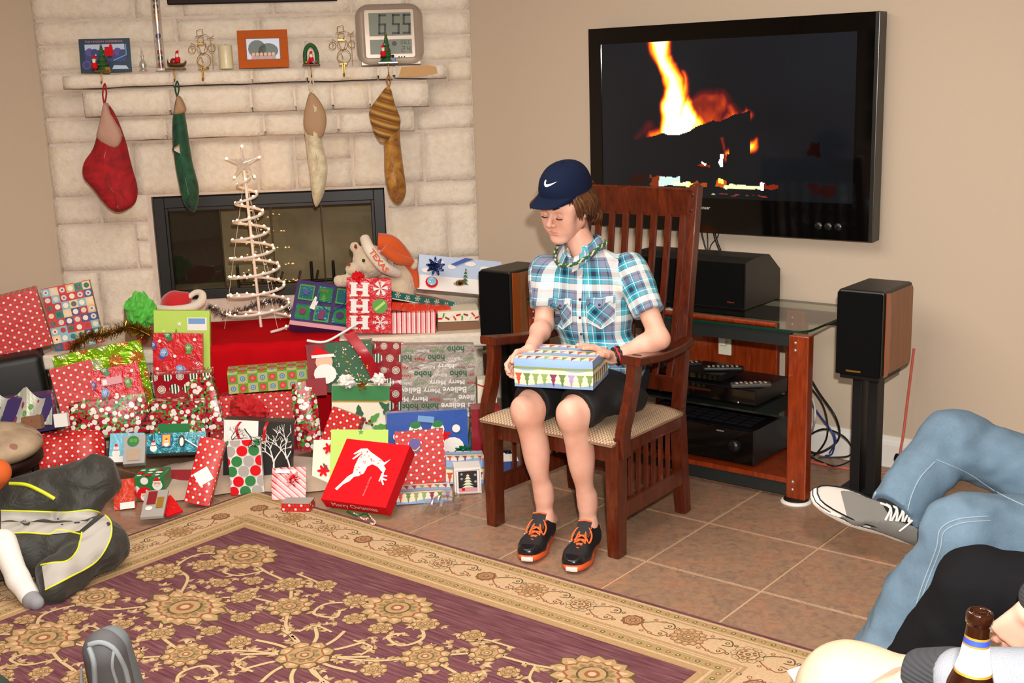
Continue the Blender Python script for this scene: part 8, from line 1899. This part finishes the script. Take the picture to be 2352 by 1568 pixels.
# --- beer bottle on a little table below the frame
bt0 = P_(2252, 1402, 1.45); ax_ = unit(V(0, 0, 1) + RT * .06); base = bt0 - ax_ * .228; M_amber = mat('amber_glass', '#200b03', .06, coat=.6, spec=.6); bo = thing('beer_bottle', base, 'amber glass beer bottle with a white, blue and gold neck label in the foreground', 'bottle')
e1b = unit(np.cross(ax_, V(0, 1, 0))); e2b = np.cross(ax_, e1b); AX = (e1b, e2b, ax_); b = MB(); b.lathe([(0, .002), (.028, 0), (.031, .004), (.031, .115), (.029, .130), (.022, .150), (.0175, .168), (.0150, .190), (.0140, .208), (.0140, .211), (.0158, .213), (.0162, .222), (.0150, .226), (.0135, .228), (.0115, .226), (.0110, .20), (.012, .18)], M_amber, c=base, n=36, ax=AX); b.build('glass_body', bo)
b = MB(); lp = lambda h_: np.interp(h_, [.130, .150, .168, .190, .208], [.029, .022, .0175, .0150, .0140]) + .0003
for h0, h1, m in ((.148, .151, K['gold']), (.151, .184, K['white']), (.184, .1865, K['gold']), (.1865, .1935, mat('cobalt_label', '#2a3f9c', .4)), (.1935, .1965, K['gold'])): b.lathe([(lp(h_), h_) for h_ in np.linspace(h0, h1, 5)], m, c=base, n=36, ax=AX)
b.build('neck_label', bo)
b = MB(); tz = base[2] - .002; b.lathe([(0, 0), (.20, 0), (.205, .008), (.2, .018), (0, .018)], M_dkwood, c=V(base[0] + .08, base[1] - .02, tz - .018), n=32); ttb = b.build('side_table', label='small round dark side table below the frame holding the bottle', cat='table', origin=V(base[0] + .08, base[1] - .02, 0)); b = MB(); b.tube([V(base[0] + .08, base[1] - .02, .02), V(base[0] + .08, base[1] - .02, tz - .015)], .025, M_dkwood, n=12); b.lathe([(0, .0), (.15, 0), (.15, .02), (0, .03)], M_dkwood, c=V(base[0] + .08, base[1] - .02, 0)); b.build('pedestal', ttb)
# --- child on the floor at the left in dark track trousers
kid = thing('person', at(-120, 1250, Z=0), 'child in dark grey white-panelled track trousers sitting on the floor at the left', 'person'); M_track = mat('charcoal_polyester', '#34342f', .55, spec=.3, sheen=.1, fn=lambda n: n.bump(n.noise(n.vec('Object'), 12, 3, .6, 1.2), .6, .02)); M_yel = mat('yellow_piping', '#d3d829', .5); M_panel = mat('light_grey_panel', '#aeaaa2', .7, fn=lambda n: n.bump((n.sep(n.vec('Object'))[0] * 160.).sin(), .3, .004))
kA, hA, aA = at(218, 1100, D=4.55), at(-110, 1200, Z=.16), at(150, 1235, Z=.10); kB, hB, aB = at(232, 1250, Z=.105), at(-110, 1270, Z=.13), at(135, 1325, Z=.075)
o, v_, f_ = body_part(kid, 'track_trousers', M_track, [(hA, kA, .11, .082, .03), (kA, aA, .085, .06, .04), (hB, kB, .105, .092, .03), (kB, aB, .092, .075, .03), (aB, at(125, 1352, Z=.055), .074, .05, .02), (hA, hB, .12, .12, .05)], fold=.013); bv = surf(v_, f_)
def panel(top, bot, nm='side_panel'):
    A, B_ = catmull([np.array(p, float) for p in top], 6), catmull([np.array(p, float) for p in bot], 6); n_ = min(len(A), len(B_)); G = []
    for i in range(n_):
        a, c = A[int(i * (len(A) - 1) / (n_ - 1))], B_[int(i * (len(B_) - 1) / (n_ - 1))]; r = [onto(bv, *(a + (c - a) * t), .004) for t in np.linspace(0, 1, 7)]
        if all(q is not None for q in r): G.append(r)
    if len(G) > 2: b = MB(); b.grid(np.array(G), M_panel); b.build(nm, o)
panel([(2, 1172), (80, 1174), (150, 1176), (205, 1171), (238, 1180)], [(2, 1225), (60, 1223), (115, 1226), (160, 1222), (188, 1218)]); panel([(238, 1182), (255, 1200), (252, 1240), (220, 1290), (160, 1325), (104, 1354)], [(190, 1222), (182, 1240), (176, 1262), (155, 1285), (120, 1292), (96, 1300)])
for q in ([(2, 1172), (80, 1174), (150, 1176), (205, 1171), (238, 1180)], [(2, 1225), (60, 1223), (115, 1226), (135, 1216), (185, 1226)], [(238, 1180), (255, 1200), (252, 1240), (220, 1290), (160, 1325), (104, 1354)], [(188, 1222), (178, 1262), (155, 1287), (120, 1292), (94, 1297)]): seam(bv, q, .0035, M_yel, o, 'piping')
seam(bv, [(22, 1110), (60, 1113), (95, 1128), (125, 1145)], .008, M_yel, o, 'yellow_side_stripe')
sk = [at(18, 1262, Z=.17), at(42, 1330, Z=.09), at(66, 1366, Z=.04)]; body_part(kid, 'sock', mat('white_sock', '#e4dfd8', .95, bump=(300, .4, .002)), [(sk[0] - V(.03, 0, -.02), sk[1], .048, .036, .02), (sk[1], sk[2], .037, .036, .02)], fold=.001, h=.006, label='white sock with a grey toe')
body_part(kid, 'sock_toe', mat('grey_sock_toe', '#8d8d92', .95), [(at(74, 1378, Z=.03), at(84, 1384, Z=.028), .033, .026, .01)], fold=0, h=.006)
body_part(kid, 'shirt', mat('orange_shirt', '#c8591c', .85), [(hA + V(-.05, 0, .1), hA + V(-.1, 0, .32), .15, .15), (hA + V(.02, .06, .08), at(-5, 1085, D=4.35), .07, .05)], fold=.004)
# upholstered chair corner behind the child
uc = thing('side_chair', at(-60, 1080, Z=0) , 'upholstered chair seat with a faded floral cover at the left edge', 'chair'); fl_m = mat('faded_floral_cover', '#9a8268', .9, fn=lambda n: (lambda v: (n.color(n.mix(n.voro(v, 14) < .22, n.ramp(n.noise(v, 8, 4), [(.3, '#86705a'), (.6, '#b09a7e')]), lin('#8a5f52'))), n.bump(n.noise(v, 60, 3), .4, .004)))(n.vec('Object')))
S = SDF(at(0, 1010, D=4.62) - .35, at(0, 1010, D=4.62) + .35, .009); S.ell(at(-30, 1022, D=4.62), (.22, .20, .075), k=.01); v_, f_ = S.mesh(); np_obj('seat_cushion', smooth_mesh(v_, f_, 2), f_, fl_m, parent=uc)
cc = at(-30, 1022, D=4.62); b = MB(); b.lathe([(0, -.10), (.17, -.10), (.20, -.07), (.20, -.045), (0, -.045)], M_dkwood, c=cc, n=28)
for dx, dy in ((-.12, -.12), (.12, -.12), (-.12, .12), (.12, .12)): b.tube([V(cc[0] + dx, cc[1] + dy, 0), V(cc[0] + dx, cc[1] + dy, cc[2] - .08)], .016, M_dkwood, n=8)
b.build('wooden_frame', uc)
# grey trainer toe poking in at the bottom left
gs = thing('trainer', P_(262, 1560, 2.45), 'grey mesh trainer toe pointing up at the bottom left edge', 'shoe'); M_gm = mat('grey_mesh', '#4b4a4c', .7, bump=(700, .6, .001)); M_gs = mat('grey_suede', '#7f8588', .8); t0, t1 = P_(238, 1492, 2.42), P_(285, 1690, 2.62)
o, v_, f_ = body_part(gs, 'upper', M_gm, [(t0, t1, .040, .052, .02), (t0 + RT * .006, t1 + RT * .01, .036, .05, .02)], fold=0, h=.005); bv = surf(v_, f_)
seam(bv, [(205, 1480), (232, 1475), (262, 1490), (285, 1530), (295, 1566)], .006, M_gs, o, 'overlay'); seam(bv, [(205, 1488), (215, 1520), (218, 1566)], .006, M_gs, o, 'overlay'); seam(bv, [(262, 1490), (258, 1530), (268, 1566)], .004, M_gs, o, 'overlay')
S = SDF(np.minimum(t0, t1) - .12, np.maximum(t0, t1) + .12, .006); S.cap(t0 + RT * .010 - DN * .008 + FW * .014, t1 + RT * .02 + FW * .016, .038, .05, k=.01); v_, f_ = S.mesh(); np_obj('sole', smooth_mesh(v_, f_, 1), f_, mat('grey_outsole', '#5d6366', .8), parent=gs)
pl_ = thing('person', P_(200, 1900, 2.6) * V(1, 1, 0), 'mostly unseen person below the frame whose leg carries the grey trainer', 'person'); body_part(pl_, 'trouser_leg', mat('dark_green_cloth', '#1e2a22', .9), [(t1 + unit(t1 - t0) * .02, P_(60, 1720, 2.45), .055, .07, .02), (P_(60, 1720, 2.45), P_(-60, 1640, 2.3), .07, .085, .02)], fold=.003)
b = MB(); b.tube([P_(187, 1532, 2.4), P_(186, 1560, 2.42), P_(192, 1600, 2.45)], [.002, .004, .005], M_gs, n=6); b.build('lace_end', gs)
